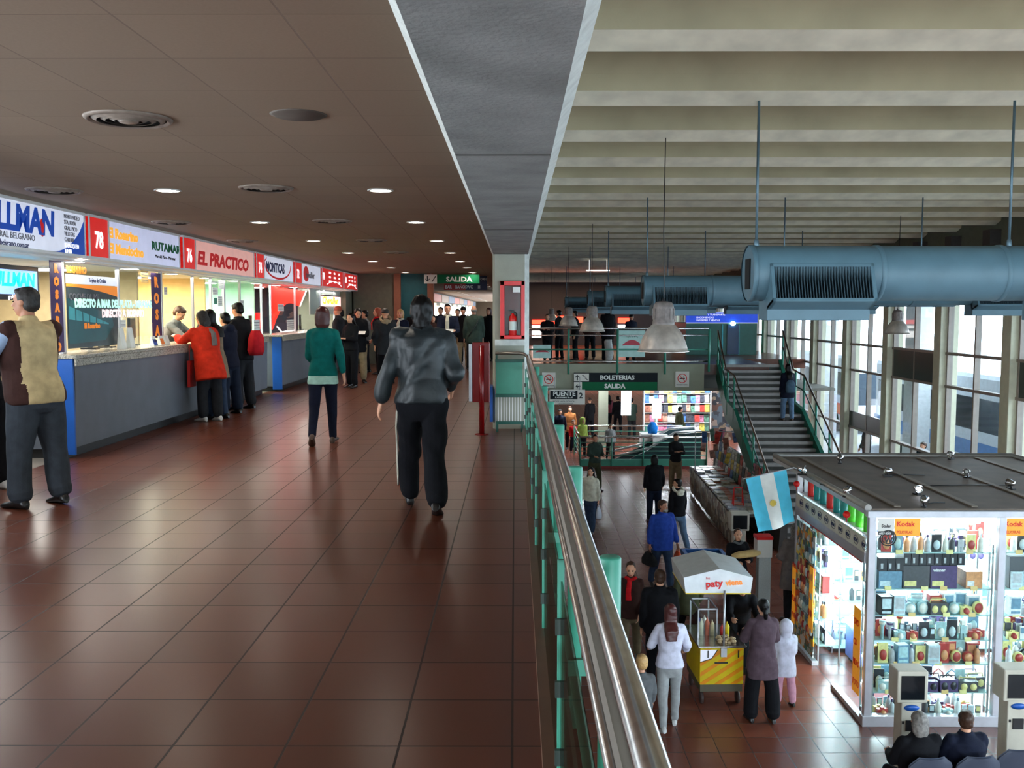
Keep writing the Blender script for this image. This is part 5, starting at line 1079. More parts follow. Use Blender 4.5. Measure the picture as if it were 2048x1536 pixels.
# tall rack of magazines along the stair side
rk = root('magazine_stand', (6.1, 24, LF), 'tall slanted stand crowded with magazines between book stall and staircase', 'magazine rack')
g = MB(); xs_ = sx_(24)+TW+.06
g.prism([(xs_, LF), (xs_+.2, LF), (xs_+.2, LF+1.55), (xs_+.12, LF+1.55)], 21.0, Y0f+.3, axis='y'); mk('stand_frame', g, M_DARK, rk, world=True)
n = 0
for r_ in range(4):
    for j in range(22):
        yy2 = 21.15+j*.32
        if yy2 > Y0f+.1: continue
        o = bpy.data.objects.new('magazine', mproto[rnd.randrange(10)]); C.objects.link(o); zz = .5+.27*r_; o.location = (xs_-.02+.12*zz/1.55, yy2, LF+zz); o.rotation_euler = (R(-7), 0, R(-90)); o.scale = (1.3, 1, .95)
        tag(o, 'magazine displayed on the tall slanted stand beside the staircase', 'magazine', 'magazines on the slanted stand')
# hanging papers at the far end of the stall
for i in range(14):
    p = U(rnd.uniform(1400, 1480), rnd.uniform(880, 940), y=27+rnd.uniform(-1, 1)); g = MB(); w_ = rnd.uniform(.12, .2); h_ = rnd.uniform(.2, .38); g.box(-w_/2, w_/2, -.004, .004, 0, h_)
    o = thing('hanging_paper', g, rnd.choice(covers), 'paper or magazine hung on lines above the far end of the book stall', 'paper', group='papers hung above the book stall', loc=p); o.rotation_euler = (rnd.uniform(-.2, .2), rnd.uniform(-.3, .3), rnd.uniform(-.5, .5))
g = MB(); p = U(1440, 870, y=27); g.tube([(p.x-.7, 27, LF+1.95), (p.x+.7, 27, LF+1.95)], .012, 6); g.tube([(p.x-.7, 27, LF), (p.x-.7, 27, LF+1.95)], .015, 6); g.tube([(p.x+.7, 27, LF), (p.x+.7, 27, LF+1.95)], .015, 6); thing('display_line', g, M_ALU, 'thin metal frame for hung papers above the book stall', 'frame')
# white pedestal terminals with dark screens
def pedestal(px, py, z, w_, label, rz=0, tall=1.45, slot=True):
    p = U(px, py, z=LF+z); t = root('information_terminal', (p.x, p.y, LF), label, 'terminal', rz=rz, group='white screen terminals')
    M_TERM = mat('terminal_cream', rgb(190, 184, 168), .5, var=.04)
    g = MB(); g.box(-w_*.33, w_*.33, .02, .22, 0, tall-.36); mk('pedestal', g, M_TERM, t, bevel=.01)
    g = MB(); g.prism([(0, tall-.42), (.42, tall-.36), (.42, tall-.06), (0, tall)], -w_/2, w_/2, axis='x') if False else g.box(-w_/2, w_/2, 0, .26, tall-.36, tall); mk('case', g, M_TERM, t, bevel=.015)
    g = MB(); g.box(-w_*.38, w_*.38, -.006, 0, tall-.32, tall-.05); mk('screen', g, mat('screen_off', rgb(20, 24, 28), .15, var=0), t)
    if slot:
        g = MB(); g.lathe([(.001, 0), (.07, 0), (.07, .006), (.001, .006)], 20, axis='Y'); o_ = mk('blue_badge', g, M_BLUE, t, loc=(0, .014, tall-.42)); o_.scale = (1.2, 1, .5)
        g = MB(); g.box(-.06, .06, .008, .02, tall-.68, tall-.56); g.box(-.1, -.08, .01, .02, tall-.6, tall-.57); mk('keypad', g, M_BLACK, t)
    return t
pedestal(1827, 1343, 1.45, .34, 'cream screen terminal in front of the kiosk, left of the grey-haired sitter'); pedestal(2042, 1340, 1.45, .36, 'cream screen terminal at the right edge of the picture'); pedestal(1481, 1026, 1.45, .36, 'cream screen terminal at the near end of the book stall', slot=False)
p = U(1528, 1070, z=LF+1.4); t = root('white_column_bin', (p.x, p.y, LF), 'slim white tiled column with a red cap beside the flag', 'column')
g = MB(); g.box(-.11, .11, -.1, .1, 0, 1.36); mk('shaft', g, tiles('white_tiles', rgb(190, 196, 190), rgb(180, 188, 184), rgb(130, 135, 130), .23, .23, .115, 0, rough=.4), t, bevel=.006); g = MB(); g.box(-.15, .12, -.13, .12, 1.02, 1.34); mk('head_box', g, PAPER, t, bevel=.006); g = MB(); g.box(-.16, .13, -.14, .13, 1.34, 1.4); mk('cap', g, M_RED, t, bevel=.006)
# red folding easel
p = U(1482, 1010, z=LF+.9); t = root('red_easel', (p.x, p.y+.3, LF), 'thin red metal A-frame easel behind the cream terminal', 'easel')
g = MB()
for q in (-.16, .16): g.tube([(q, -.2, 0), (q*.6, 0, 1.25)], .012, 8); g.tube([(q, .25, 0), (q*.6, 0, 1.25)], .012, 8)
g.tube([(-.1, 0, 1.25), (.1, 0, 1.25)], .012, 8); g.tube([(-.14, -.1, .6), (.14, -.1, .6)], .012, 8); mk('tube_frame', g, M_RED, t)
# blue low cart behind the food cart
p = U(1408, 1104, z=LF+.55); t = root('blue_trolley', (p.x, p.y, LF), 'low blue framed trolley behind the white canopy', 'trolley')
g = MB(); 
for a_, b_, c_, d_ in ((-.42, .42, -.3, -.22), (-.42, .42, .22, .3), (-.42, -.34, -.3, .3), (.34, .42, -.3, .3)): g.box(a_, b_, c_, d_, .45, .55)
mk('frame', g, mat('trolley_blue', rgb(20, 84, 150), .4), t, bevel=.01); g = MB(); g.box(-.36, .36, -.24, .24, .3, .34); mk('tray', g, M_DARK, t)
for a_ in (-.35, .35):
    for b_ in (-.22, .22): g = MB(); g.tube([(a_, b_, .45), (a_, b_, .1)], .015, 8); g.lathe([(.001, -.02), (.07, -.02), (.07, .02), (.001, .02)], 14, o=(a_, b_, .07), axis='X'); mk('wheel', g, M_BLACK, t)
# ------------------------------------------------------------------ food cart with canopy
pc = U(1442, 1412, z=LF); ct = root('food_cart', (pc.x, pc.y, LF), 'yellow snack cart on wheels with a stainless top and glass case', 'food cart', rz=R(2))
M_YEL = mat('cart_yellow', rgb(214, 186, 20), .35, var=.05); M_ORS = mat('cart_orange_stripe', rgb(226, 140, 20), .35)
w2, dp, z0, z1 = .30, .85, .2, .82
g = MB(); g.box(-w2, w2, 0, dp, z0+.1, z1); mk('cabinet', g, M_YEL, ct, bevel=.01)
g = MB(); g.box(-w2+.01, w2-.01, .01, dp-.01, z0, z0+.1); mk('skirt', g, mat('cart_grey', rgb(84, 78, 60), .5), ct)
g = MB()
def clip(P, ax, lim, sgn):
    out = []
    for i in range(len(P)):
        a_, b_ = P[i-1], P[i]; da, db = (lim-a_[ax])*sgn, (lim-b_[ax])*sgn
        if (da >= 0) != (db >= 0): t_ = da/(da-db); out.append((a_[0]+(b_[0]-a_[0])*t_, a_[1]+(b_[1]-a_[1])*t_))
        if db >= 0: out.append(b_)
    return out
for k in range(6):
    a_ = -1.0+.22*k; P = [(a_, z0+.1), (a_+.09, z0+.1), (a_+.09+.8, z1), (a_+.8, z1)]
    for ax, lim, sg in ((0, w2-.005, 1), (0, -w2+.005, -1), (1, z1-.02, 1), (1, z0+.11, -1)):
        if P: P = clip(P, ax, lim, sg)
    if len(P) > 2: g.prism(P, -.003, 0, axis='y')
mk('orange_stripes', g, M_ORS, ct)
g = MB(); g.prism([(-w2+.005, z1-.03), (-w2+.005, z1-.2), (-w2+.16, z1-.15), (-.06, z1-.03)], -.004, 0, axis='y'); mk('white_corner', g, P_WHT, ct)
g = MB(); g.tube([(-w2+.005, -.005, z1-.2), (-w2+.16, -.005, z1-.15), (-.06, -.005, z1-.03)], .006, 6); g.box(.02-.12, .08, -.01, 0, z0+.4, z0+.42); g.box(-.2, -.185, -.012, 0, z1-.14, z1-.04); g.box(.22, .235, -.012, 0, z1-.14, z1-.04); mk('handles', g, M_BLACK, ct)
g = MB(); g.box(-w2-.03, w2+.03, -.03, dp+.03, z1, z1+.03); mk('steel_top', g, M_CHROME, ct, bevel=.006)
for a_, b_ in ((-w2+.05, .1), (w2-.05, .1), (-w2+.05, dp-.1), (w2-.05, dp-.1)): g = MB(); g.tube([(a_, b_, z0+.05), (a_, b_, .09)], .014, 8); g.lathe([(.02, -.018), (.085, -.018), (.09, 0), (.085, .018), (.02, .018)], 18, o=(a_, b_, .09), axis='X'); mk('wheel', g, mat('wheel_rubber', rgb(60, 44, 40), .6), ct)
g = MB(); gz = z1+.03
for a_, b_ in ((-.26, .3), (.0, .3), (-.26, .8), (.0, .8)): g.box(a_-.01, a_+.01, b_-.01, b_+.01, gz, gz+.42)
g.box(-.27, .01, .29, .31, gz+.4, gz+.42); g.box(-.27, .01, .79, .81, gz+.4, gz+.42); g.box(-.27, -.25, .3, .8, gz+.4, gz+.42); g.box(-.01, .01, .3, .8, gz+.4, gz+.42); mk('case_frame', g, M_ALU, ct)
g = MB(); g.box(-.26, 0, .298, .302, gz, gz+.4); g.box(-.262, -.258, .3, .8, gz, gz+.4); mk('case_glass', g, M_SGLASS, ct)
for i, (a_, b_, r_, h_, c_, nm) in enumerate([(-.2, .42, .032, .24, rgb(225, 215, 190), 'cream carton cup stack'), (-.12, .42, .032, .26, rgb(200, 90, 60), 'red-brown cup stack'), (-.05, .42, .03, .22, rgb(214, 190, 150), 'tan cup stack'), (-.2, .55, .035, .2, rgb(60, 60, 140), 'blue tin'), (.14, .34, .035, .22, rgb(225, 205, 30), 'yellow sauce bottle'), (.06, .3, .03, .2, rgb(170, 30, 20), 'red sauce bottle'), (-.12, .62, .035, .22, rgb(230, 225, 210), 'white jar')]):
    g = MB(); g.lathe([(.001, 0), (r_, 0), (r_, h_*.7), (r_*.5, h_*.85), (r_*.3, h_*.88), (r_*.2, h_), (.001, h_)], 16); thing('cart_container', g, mat('container_%d' % i, c_, .4), nm+' on top of the yellow snack cart', 'container', loc=(pc.x+a_, pc.y+b_, LF+gz))
g = MB()
for k in range(26): g.ell((rnd.uniform(-.03, .2), rnd.uniform(.04, .26), rnd.uniform(.01, .07)), (.03, .022, .02), 8, 6)
tag(thing('bread_pile', g, mat('bread', rgb(190, 165, 125), .7), 'heap of small wrapped buns on the stainless cart top', 'food', loc=(pc.x, pc.y, LF+gz)), kind='stuff')
# canopy: pole + hipped cover
cp = root('cart_canopy', (pc.x+.02, pc.y+.02, LF+.7), 'white four-sided canopy with yellow trim lettered paty on a pole over the cart', 'canopy')
zc = U(1440, 1188, y=pc.y).z
g = MB(); g.tube([(0, -.03, 0), (0, -.03, zc-LF-.7+.05)], .014, 10); g.box(-.04, .04, -.06, 0, 0, .12); mk('pole', g, M_ALU, cp)
# cover: front edge low, hipped with ridge
q = [U(1368, 1190, y=pc.y-.02), U(1507, 1183, y=pc.y-.02)]
xl_, xr_ = q[0].x-pc.x-.02, q[1].x-pc.x-.02; zb = zc-LF-.7; D_ = 1.05
h1 = .22; h2 = .40; xm = (xl_+xr_)/2
base = [V(xl_+.03, 0, zb), V(xr_-.03, 0, zb), V(xr_-.03, D_, zb), V(xl_+.03, D_, zb)]; eav = [V(xl_, -.0, zb+h1), V(xr_, -.0, zb+h1), V(xr_, D_+.0, zb+h1), V(xl_, D_+.0, zb+h1)]
rf, rb = V(xm+.02, .0, zb+h1+.12), V(xm, D_, zb+h1+.12)
g = MB(); pts_ = base+eav+[rf, rb, V(xm+.02, .0, zb), V(xm, D_, zb)]
g.v = [tuple(v-V(0, .0, 0)) for v in pts_]
for f in ([0, 10, 8, 4], [10, 1, 5, 8], [1, 2, 6, 5], [2, 11, 9, 6], [11, 3, 7, 9], [3, 0, 4, 7], [4, 8, 9, 7], [8, 5, 6, 9]): g._f(f)
me = mesh_of('canvas_cover', g); o = mk('canvas_cover', me, mat('canvas_white', rgb(232, 236, 238), .35, var=.05, bump=.2, bscale=12), cp); sol = o.modifiers.new('s', 'SOLIDIFY'); sol.thickness = .012; sol.offset = -1
g = MB(); g.tube([tuple(v) for v in (base+[base[0]])], .009, 6, caps=False); mk('yellow_trim', g, mat('trim_yellow', rgb(230, 200, 60), .5), cp)
text('paty', .135, cp, (xm-.17, -.012, zb+.09), M_RED, 'y', bold=.004, world=False, rot=(R(90), R(-4), 0)); text('viena', .11, cp, (xm+.10, -.012, zb+.115), T_ORG, 'y', bold=.003, world=False, rot=(R(90), R(-4), 0)); text('los', .05, cp, (xm-.17, -.012, zb+.2), M_RED, 'y', world=False, rot=(R(90), 0, 0))
# ------------------------------------------------------------------ glass kiosk full of goods
kc = U(1727, 1452, z=LF); KX, KY = kc.x, kc.y            # near left foot
KX1 = KX+4.1; KD = 3.1; rt = U(1718, 1022, y=KY-.05); KZ = rt.z
xm1 = U(1990, 1300, y=KY).x
M_KF = mat('kiosk_frame', rgb(200, 200, 206), .35, metal=.4, var=.05)
kk = root('kiosk', ((KX+KX1)/2, KY, LF), 'glass walled kiosk with aluminium posts and a dark roof, packed with goods', 'kiosk')
def WK(n_, g, m, **k): return mk(n_, g, m, kk, world=True, **k)
for (x, y) in ((KX, KY), (xm1, KY), (KX1-.06, KY), (KX, KY+KD), (KX1-.06, KY+KD)):
    g = MB(); g.box(x, x+.09, y, y+.09, LF, KZ-.05); WK('corner_post', g, M_KF, bevel=.006)
g = MB(); g.box(KX-.05, KX1, KY-.08, KY+.02, KZ-.08, KZ); WK('front_beam', g, mat('kiosk_beam_white', rgb(214, 216, 224), .4), bevel=.006)
g = MB(); g.box(KX-.05, KX+.05, KY, KY+KD+1.3, KZ-.06, KZ); WK('side_beam', g, M_KF)
g = MB(); g.box(KX+.03, KX1, KY, KY+KD+1.2, KZ-.02, KZ+.02); rf_ = WK('roof_panel', g, mat('kiosk_roof', rgb(108, 94, 82), .65, var=.12, scale=3))
g = MB()
for k in range(4): g.box(KX+.35+1.0*k, KX+.43+1.0*k, KY+.1, KY+KD+1.1, KZ+.02, KZ+.035)
mk('roof_ribs', g, mat('roof_rib', rgb(126, 112, 98), .6), rf_)
g = MB(); g.tube([(KX-.02, KY, KZ+.03), (KX-.02, KY+KD+1.3, KZ+.03), (KX1, KY+KD+1.3, KZ+.03), (KX1, KY, KZ+.03)], .045, 12); WK('edge_tube', g, mat('roof_edge', rgb(150, 146, 140), .4, metal=.4))
g = MB(); g.box(KX-.03, KX1, KY-.03, KY+.09, LF, LF+.14); g.box(KX-.02, KX+.07, KY, KY+1.25, LF, LF+.07); g.box(KX-.02, KX+.07, KY+2.1, KY+KD+.09, LF, LF+.07); WK('base_rail', g, M_KF, bevel=.005)
g = MB(); g.box(KX+.1, xm1-.01, KY+.03, KY+.036, LF+.14, KZ-.1); g.box(xm1+.1, KX1-.06, KY+.03, KY+.036, LF+.14, KZ-.1); WK('front_glass', g, M_SGLASS)
g = MB(); g.box(KX+.03, KX+.036, KY+.09, KY+1.25, LF+.07, KZ-.75); g.box(KX+.03, KX+.036, KY+2.1, KY+KD, LF+.07, KZ-.75); WK('side_glass', g, M_SGLASS)
g = MB(); g.box(KX-.02, KX+.0, KY+.1, KY+KD, KZ-.58, KZ-.38); hb = WK('header_board', g, mat('header_cream', rgb(214, 214, 200), .5))
for k in range(10):
    yk_ = KY+KD-.2-.3*k
    g = MB(); g.tube([(KX-.023, yk_-.1+.085*math.cos(R(30*t)), KZ-.48+.06*math.sin(R(30*t))) for t in range(13)], .004, 5, caps=False); mk('oval_mark', g, T_GREY, hb)
    text('TICAC', .06, hb, (KX-.024, yk_-.17+.15, KZ-.5), T_NAVY, '-x', bold=.002, sx=.8)
g = MB(); g.box(KX-.015, KX+.06, KY+.1, KY+KD, KZ-.72, KZ-.58); WK('header_rail', g, M_KF, bevel=.005)
g = MB(); g.box(KX-.01, KX-.0, KY+.2, KY+KD-.2, KZ-.74, KZ-.72); 
WK('door_gap_strip', g, M_RED)
# orange strips with goods names on both sides of the opening
for a_, b_, lab in ((KY+.12, KY+.36, 'tall orange price strip on the near kiosk corner'), (KY+KD-.1, KY+KD+.06, 'tall orange strip on the far kiosk corner')):
    s = root('orange_strip', (KX-.03, a_, LF+.5), lab, 'sign'); g = MB(); g.box(KX-.035, KX-.027, a_, b_, LF+.35, LF+1.5 if a_ < KY+1 else LF+1.3); mk('strip', g, mat('kodak_orange', rgb(240, 160, 40), .4, emit=.12), s, world=True)
    for q in range(4): text(('FOTO', 'PILAS', 'CD', 'DVD')[q], .12, s, (KX-.037, b_-.02, LF+.45+.27*q), M_RED, '-x', sx=.7, bold=.002)
# orange film cards in the front panes
for a_, lab in ((1790, 'orange card lettered Kodak PELICULAS in the left kiosk pane'), (2006, 'orange card lettered Kodak PELICULAS in the right kiosk pane')):
    c0, c1 = U(a_, 1037, y=KY+.02), U(a_+50, 1072, y=KY+.02); s = root('film_card', (c0.x, KY+.02, c1.z), lab, 'sign'); g = MB(); g.box(c0.x, c1.x, KY+.018, KY+.026, c1.z, c0.z); mk('card', g, MATS['kodak_orange'], s, world=True)
    text('Kodak', .088, s, (c0.x+.025, KY+.015, c0.z-.1), T_RED, 'y', bold=.0015, sx=.98); text('PELICULAS', .05, s, (c0.x+.025, KY+.015, c1.z+.035), T_RED, 'y', sx=.85)
c0, c1 = U(1757, 1037, y=KY+.02), U(1788, 1070, y=KY+.02); s = root('phone_notice', (c0.x, KY+.02, c1.z), 'small black and white notice lettered Stalar left of the orange card', 'notice'); g = MB(); g.box(c0.x, c1.x, KY+.018, KY+.026, c1.z, c0.z); mk('card', g, PAPER, s, world=True)
g = MB(); g.box(c0.x, c1.x, KY+.014, KY+.018, c1.z, c1.z+.05); mk('dark_band', g, INK, s, world=True); text('Stalar', .055, s, (c0.x+.04, KY+.015, c1.z+.1), INK, 'y', bold=.001); text('4627-8203', .035, s, (c0.x+.01, KY+.012, c1.z+.01), LTR, 'y', bold=.001)
c = U(1776, 1076, y=KY+.025); s = root('round_decal', (c.x, KY+.02, c.z-.1), 'round black decal with a V and W mark on the kiosk glass', 'decal'); g = MB(); g.tube([(c.x+.1*math.cos(R(15*t)), KY+.02, c.z+.1*math.sin(R(15*t))) for t in range(25)], .008, 6, caps=False); g.tube([(c.x+.075*math.cos(R(15*t)), KY+.02, c.z+.075*math.sin(R(15*t))) for t in range(25)], .006, 6, caps=False); mk('rings', g, INK, s, world=True); text('W', .1, s, (c.x-.05, KY+.018, c.z-.06), INK, 'y', bold=.004); text('V', .07, s, (c.x-.025, KY+.018, c.z+.015), INK, 'y', bold=.003)
# spotlights on the roof
M_SPOT = mat('spot_chrome', (.85, .85, .88), .12, metal=1, var=0)
for i, (px, py) in enumerate([(1604, 945), (1693, 988), (1680, 922), (1903, 914), (1776, 948), (1935, 950), (1834, 984), (1848, 1008), (2022, 973)]):
    p = U(px, py, z=KZ+.06); p.y = max(p.y, KY+.1)
    s = root('roof_spotlight', (p.x, p.y, KZ+.02), 'small chrome spotlight on the kiosk roof, %s' % ['at the far left edge', 'on the left edge nearer the camera', 'on the back edge at the left', 'on the back edge at the right', 'in the middle at the back', 'right of centre at the back', 'bright one in the middle', 'at the front edge', 'at the right end'][i], 'spotlight', rz=rnd.uniform(0, 6), group='spotlights on the kiosk roof')
    g = MB(); g.box(-.06, .06, -.03, .03, 0, .02); g.tube([(0, 0, .02), (0, 0, .06)], .012, 8); mk('bracket', g, M_BLACK, s)
    g = MB(); g.lathe([(.001, -.06), (.03, -.055), (.045, 0), (.06, .05), (.052, .05), (.035, 0)], 18, axis='X', o=(0, 0, .09), caps=False); mk('reflector', g, M_SPOT, s)
    g = MB(); g.ell((.035, 0, .09), (.02, .028, .028), 10, 8); mk('bulb', g, emis('spot_glow', (.9, .92, 1), 6) if i in (1, 6) else M_WHITE, s)
g = MB()
for (a_, b_) in (((1640, 968), (1700, 985)), ((1765, 950), (1850, 950)), ((1830, 972), (2020, 970)), ((1850, 1008), (1890, 1005))):
    p, q = U(*a_, z=KZ+.03), U(*b_, z=KZ+.03); g.tube([p, (p+q)/2+V(.02, .05, 0), q], .008, 6)
thing('roof_cables', g, M_BLACK, 'thin black cables lying on the kiosk roof', 'cable')
# interior: back shelving and front shelving, five glass shelves with tubes
KBACK = .42
struct('wall_kiosk_back', MB().box(KX+.1, KX1, KY+KD-.03, KY+KD-.01, LF, KZ-.08), mat('kiosk_back_wall', rgb(196, 210, 216), .6))
M_SHG = mat('shelf_glass', rgb(170, 205, 205), .1, var=0)
zs = [.08, .42, .80, 1.12, 1.45, 1.80, 2.28]
def unit(x0, x1, y0, y1, label, zs_, back=True, along='x'):
    u = root('display_shelves', ((x0+x1)/2, (y0+y1)/2, LF), label, 'shelves')
    for z_ in zs_: g = MB(); g.box(x0, x1, y0, y1, LF+z_-.012, LF+z_); mk('shelf', g, M_SHG, u, world=True)
    for z_ in zs_[1:]:
        g = MB()
        if along == 'x': g.tube([(x0+.03, y1-.04, LF+z_-.04), (x1-.03, y1-.04, LF+z_-.04)], .013, 8)
        else: g.tube([(x1-.04, y0+.03, LF+z_-.04), (x1-.04, y1-.03, LF+z_-.04)], .013, 8)
        mk('tube_light', g, emis('shelf_tube', (.78, .93, 1), 30), u, world=True)
    g = MB()
    for a_, b_ in ((x0, y0), (x1-.02, y0), (x0, y1-.02), (x1-.02, y1-.02)): g.box(a_, a_+.02, b_, b_+.02, LF, LF+zs_[-1]+.1)
    mk('uprights', g, M_ALU, u, world=True)
    return u
unit(KX+.12, xm1-.02, KY+.08, KY+.5, 'glass display shelves behind the left kiosk pane', zs); unit(xm1+.12, KX1-.1, KY+.08, KY+.5, 'glass display shelves behind the right kiosk pane', zs)
unit(KX+.46, KX1-.2, KY+KD-.45, KY+KD-.06, 'glass display shelves along the back of the kiosk', zs)
unit(KX+.08, KX+.42, KY+2.15, KY+KD-.05, 'display shelves at the far left side of the kiosk', [.3, .7, 1.1, 1.5, 1.85], along='y')
for (x0, x1, y_, pw, z_) in ((KX+.2, xm1-.1, KY+.32, 22, 2.62), (xm1+.2, KX1-.2, KY+.32, 22, 2.62), (KX+1.2, KX1-.3, KY+1.8, 60, 2.7)):
    t = root('kiosk_tube_light', ((x0+x1)/2, y_, LF+z_), 'bright tube light inside the kiosk ceiling, %s' % ('left front' if x0 < KX+.5 else 'right front' if y_ < KY+1 else 'middle'), 'tube light'); g = MB(); g.tube([(x0, y_, LF+z_), (x1, y_, LF+z_)], .014, 8); mk('tube', g, L_COOL, t, world=True)
    arealight('kiosk_lamp', ((x0+x1)/2, y_, LF+z_-.03), (0, 0, 0), x1-x0, .3, pw, (.82, .94, 1))
# goods: prototypes with parts
def gm(i, c): return mat('goods_%d' % i, c, .35, var=.12, scale=25)
GC = [rgb(235, 238, 240), rgb(205, 225, 232), rgb(34, 38, 46), rgb(110, 150, 175), rgb(180, 60, 56), rgb(235, 225, 150), rgb(170, 205, 208), rgb(80, 64, 110), rgb(190, 195, 200), rgb(240, 240, 230), rgb(70, 72, 78), rgb(226, 160, 110)]
GM = [gm(i, c) for i, c in enumerate(GC)]
KINDS = ['carton', 'blister_pack', 'camera', 'radio', 'bottle', 'phone', 'headphones', 'alarm_clock', 'flashlight', 'toy_robot']
def good(kind, i):
    m = GM[i % len(GM)]; m2 = GM[(i*5+3) % len(GM)]; g = MB(); h = MB()
    if kind == 'carton': g.box(-.07, .07, -.05, .05, 0, .2); h.box(-.055, .055, -.0525, -.05, .07, .18); h.box(-.055, .055, -.0525, -.05, .02, .045)
    elif kind == 'blister_pack': g.box(-.06, .06, -.004, .004, 0, .2); h.ell((0, -.012, .08), (.042, .022, .055), 12, 8)
    elif kind == 'camera': g.box(-.065, .065, -.025, .025, 0, .08); g.box(-.02, .02, -.02, .02, .08, .095); h.lathe([(.001, -.06), (.028, -.06), (.032, -.025)], 14, axis='Y', o=(0, 0, .04), caps=False)
    elif kind == 'radio': g.box(-.11, .11, -.04, .04, 0, .12); h.lathe([(.001, -.043), (.04, -.043), (.04, -.04)], 14, axis='Y', o=(-.055, 0, .06), caps=False); h.lathe([(.001, -.043), (.04, -.043), (.04, -.04)], 14, axis='Y', o=(.055, 0, .06), caps=False); h.tube([(-.1, 0, .12), (-.09, 0, .155), (.09, 0, .155), (.1, 0, .12)], .006, 6)
    elif kind == 'bottle': g.lathe([(.001, 0), (.032, 0), (.034, .01), (.034, .12), (.014, .15), (.012, .165), (.001, .165)], 14, caps=False); h.lathe([(.0145, .16), (.0145, .19), (.001, .19)], 12, caps=False)
    elif kind == 'phone': g.box(-.028, .028, -.01, .01, 0, .13); h.box(-.022, .022, -.0115, -.01, .06, .12)
    elif kind == 'headphones': g.tube([(-.06, 0, .06), (-.055, 0, .12), (0, 0, .16), (.055, 0, .12), (.06, 0, .06)], .007, 8); h.ell((-.06, 0, .045), (.018, .03, .036), 10, 8); h.ell((.06, 0, .045), (.018, .03, .036), 10, 8)
    elif kind == 'alarm_clock': g.lathe([(.001, -.025), (.06, -.025), (.065, 0), (.06, .025), (.001, .025)], 20, axis='Y', o=(0, 0, .068)); h.lathe([(.001, -.028), (.05, -.028), (.05, -.025)], 18, axis='Y', o=(0, 0, .068), caps=False)
    elif kind == 'flashlight': g.lathe([(.001, 0), (.02, 0), (.02, .13), (.035, .17), (.035, .2), (.001, .2)], 14, caps=False); h.lathe([(.0365, .165), (.0365, .19)], 14, caps=False)
    else: g.box(-.035, .035, -.025, .025, .06, .14); g.box(-.03, -.008, -.02, .02, 0, .06); g.box(.008, .03, -.02, .02, 0, .06); h.box(-.025, .025, -.022, .022, .145, .19); h.box(-.055, -.038, -.015, .015, .06, .135); h.box(.038, .055, -.015, .015, .06, .135)
    me = mesh_of(kind, g); me.materials.append(m); mh = mesh_of('detail', h); mh.materials.append(m2); return me, mh
DET = {'carton': 'label', 'blister_pack': 'bubble', 'camera': 'lens', 'radio': 'speaker', 'bottle': 'cap', 'phone': 'display', 'headphones': 'ear_cup', 'alarm_clock': 'dial', 'flashlight': 'ring', 'toy_robot': 'head'}
WID = {'carton': .15, 'blister_pack': .13, 'camera': .15, 'radio': .24, 'bottle': .08, 'phone': .075, 'headphones': .16, 'alarm_clock': .14, 'flashlight': .09, 'toy_robot': .125}
lib = {}
for kd in KINDS: lib[kd] = [good(kd, KINDS.index(kd)*2+j) for j in range(5)]
cntk = {k_: 0 for k_ in KINDS}
WHERE = {}
def put(kd, v, x, y, z, rz, where):
    me, mh = lib[kd][v]; o = bpy.data.objects.new(kd, me); C.objects.link(o); o.location = (x, y, z); o.rotation_euler = (0, 0, rz); o.scale = (1.1, 1.1, rnd.uniform(1.1, 1.35))
    lbl = kd.replace('_', ' '); tag(o, '%s on the lit glass shelves, %s' % (lbl, where), lbl, '%s goods %s' % (lbl, where))
    c_ = bpy.data.objects.new(DET[kd], mh); C.objects.link(c_); c_.parent = o; cntk[kd] += 1
SN = ['lowest shelf', 'second shelf up', 'third shelf up', 'fourth shelf up', 'fifth shelf up', 'sixth shelf up', 'top shelf']
pref = {0: ['phone', 'camera', 'bottle'], 1: ['headphones', 'blister_pack', 'radio'], 2: ['carton', 'blister_pack', 'bottle', 'alarm_clock'], 3: ['camera', 'toy_robot', 'flashlight', 'phone', 'blister_pack'], 4: ['radio', 'camera', 'alarm_clock', 'carton'], 5: ['blister_pack', 'headphones', 'alarm_clock', 'carton'], 6: ['bottle', 'blister_pack', 'toy_robot']}
for (x0, x1, pane) in ((KX+.16, xm1-.06, 'left pane'), (xm1+.16, KX1-1.2, 'right pane')):
    for si, z_ in enumerate(zs):
        if si == 5 and pane == 'left pane': continue
        for row, yo in enumerate((.13, .24, .36)):
            x = x0+.05
            while x < x1-.1:
                kd = rnd.choice(pref[si]); w_ = WID[kd]
                if cntk[kd] < 200: put(kd, rnd.randrange(5), x+w_/2, KY+yo, LF+z_, rnd.uniform(-.15, .15), '%s of the %s' % (SN[si], pane))
                x += w_*1.06+rnd.uniform(.0, .01)
# row of dark cartons on the sixth shelf of the left pane, large boxed sets
x = KX+.18; z_ = LF+zs[5]
bx = root('boxed_set', (0, 0, 0), 'x', 'box')
def bigbox(x0, x1, z0_, z1_, m, lab, txt=None, tm=None, sub=None):
    s = root('boxed_set', ((x0+x1)/2, KY+.25, z0_), lab, 'box'); g = MB(); g.box(x0, x1, KY+.1, KY+.4, z0_, z1_); mk('carton', g, m, s, world=True, bevel=.003)
    if txt: text(txt, .055, s, (x0+.03, KY+.097, z1_-.075), tm, 'y', bold=.002)
    g = MB(); g.box(x0+.02, (x0+x1)/2, KY+.096, KY+.1, z0_+.03, z0_+.1); mk('price_tag' if sub is None else 'picture', g, GM[5] if sub is None else sub, s, world=True)
bpy.data.objects.remove(bx)
w_ = (xm1-.06-KX-.18)
for i in range(3): bigbox(x+i*w_*.075, x+(i+.95)*w_*.075, z_+.23, z_+.4, GM[2], 'small dark carton in the left pane, %s in the stack by the post' % ['first', 'second', 'third'][i], sub=GM[8])
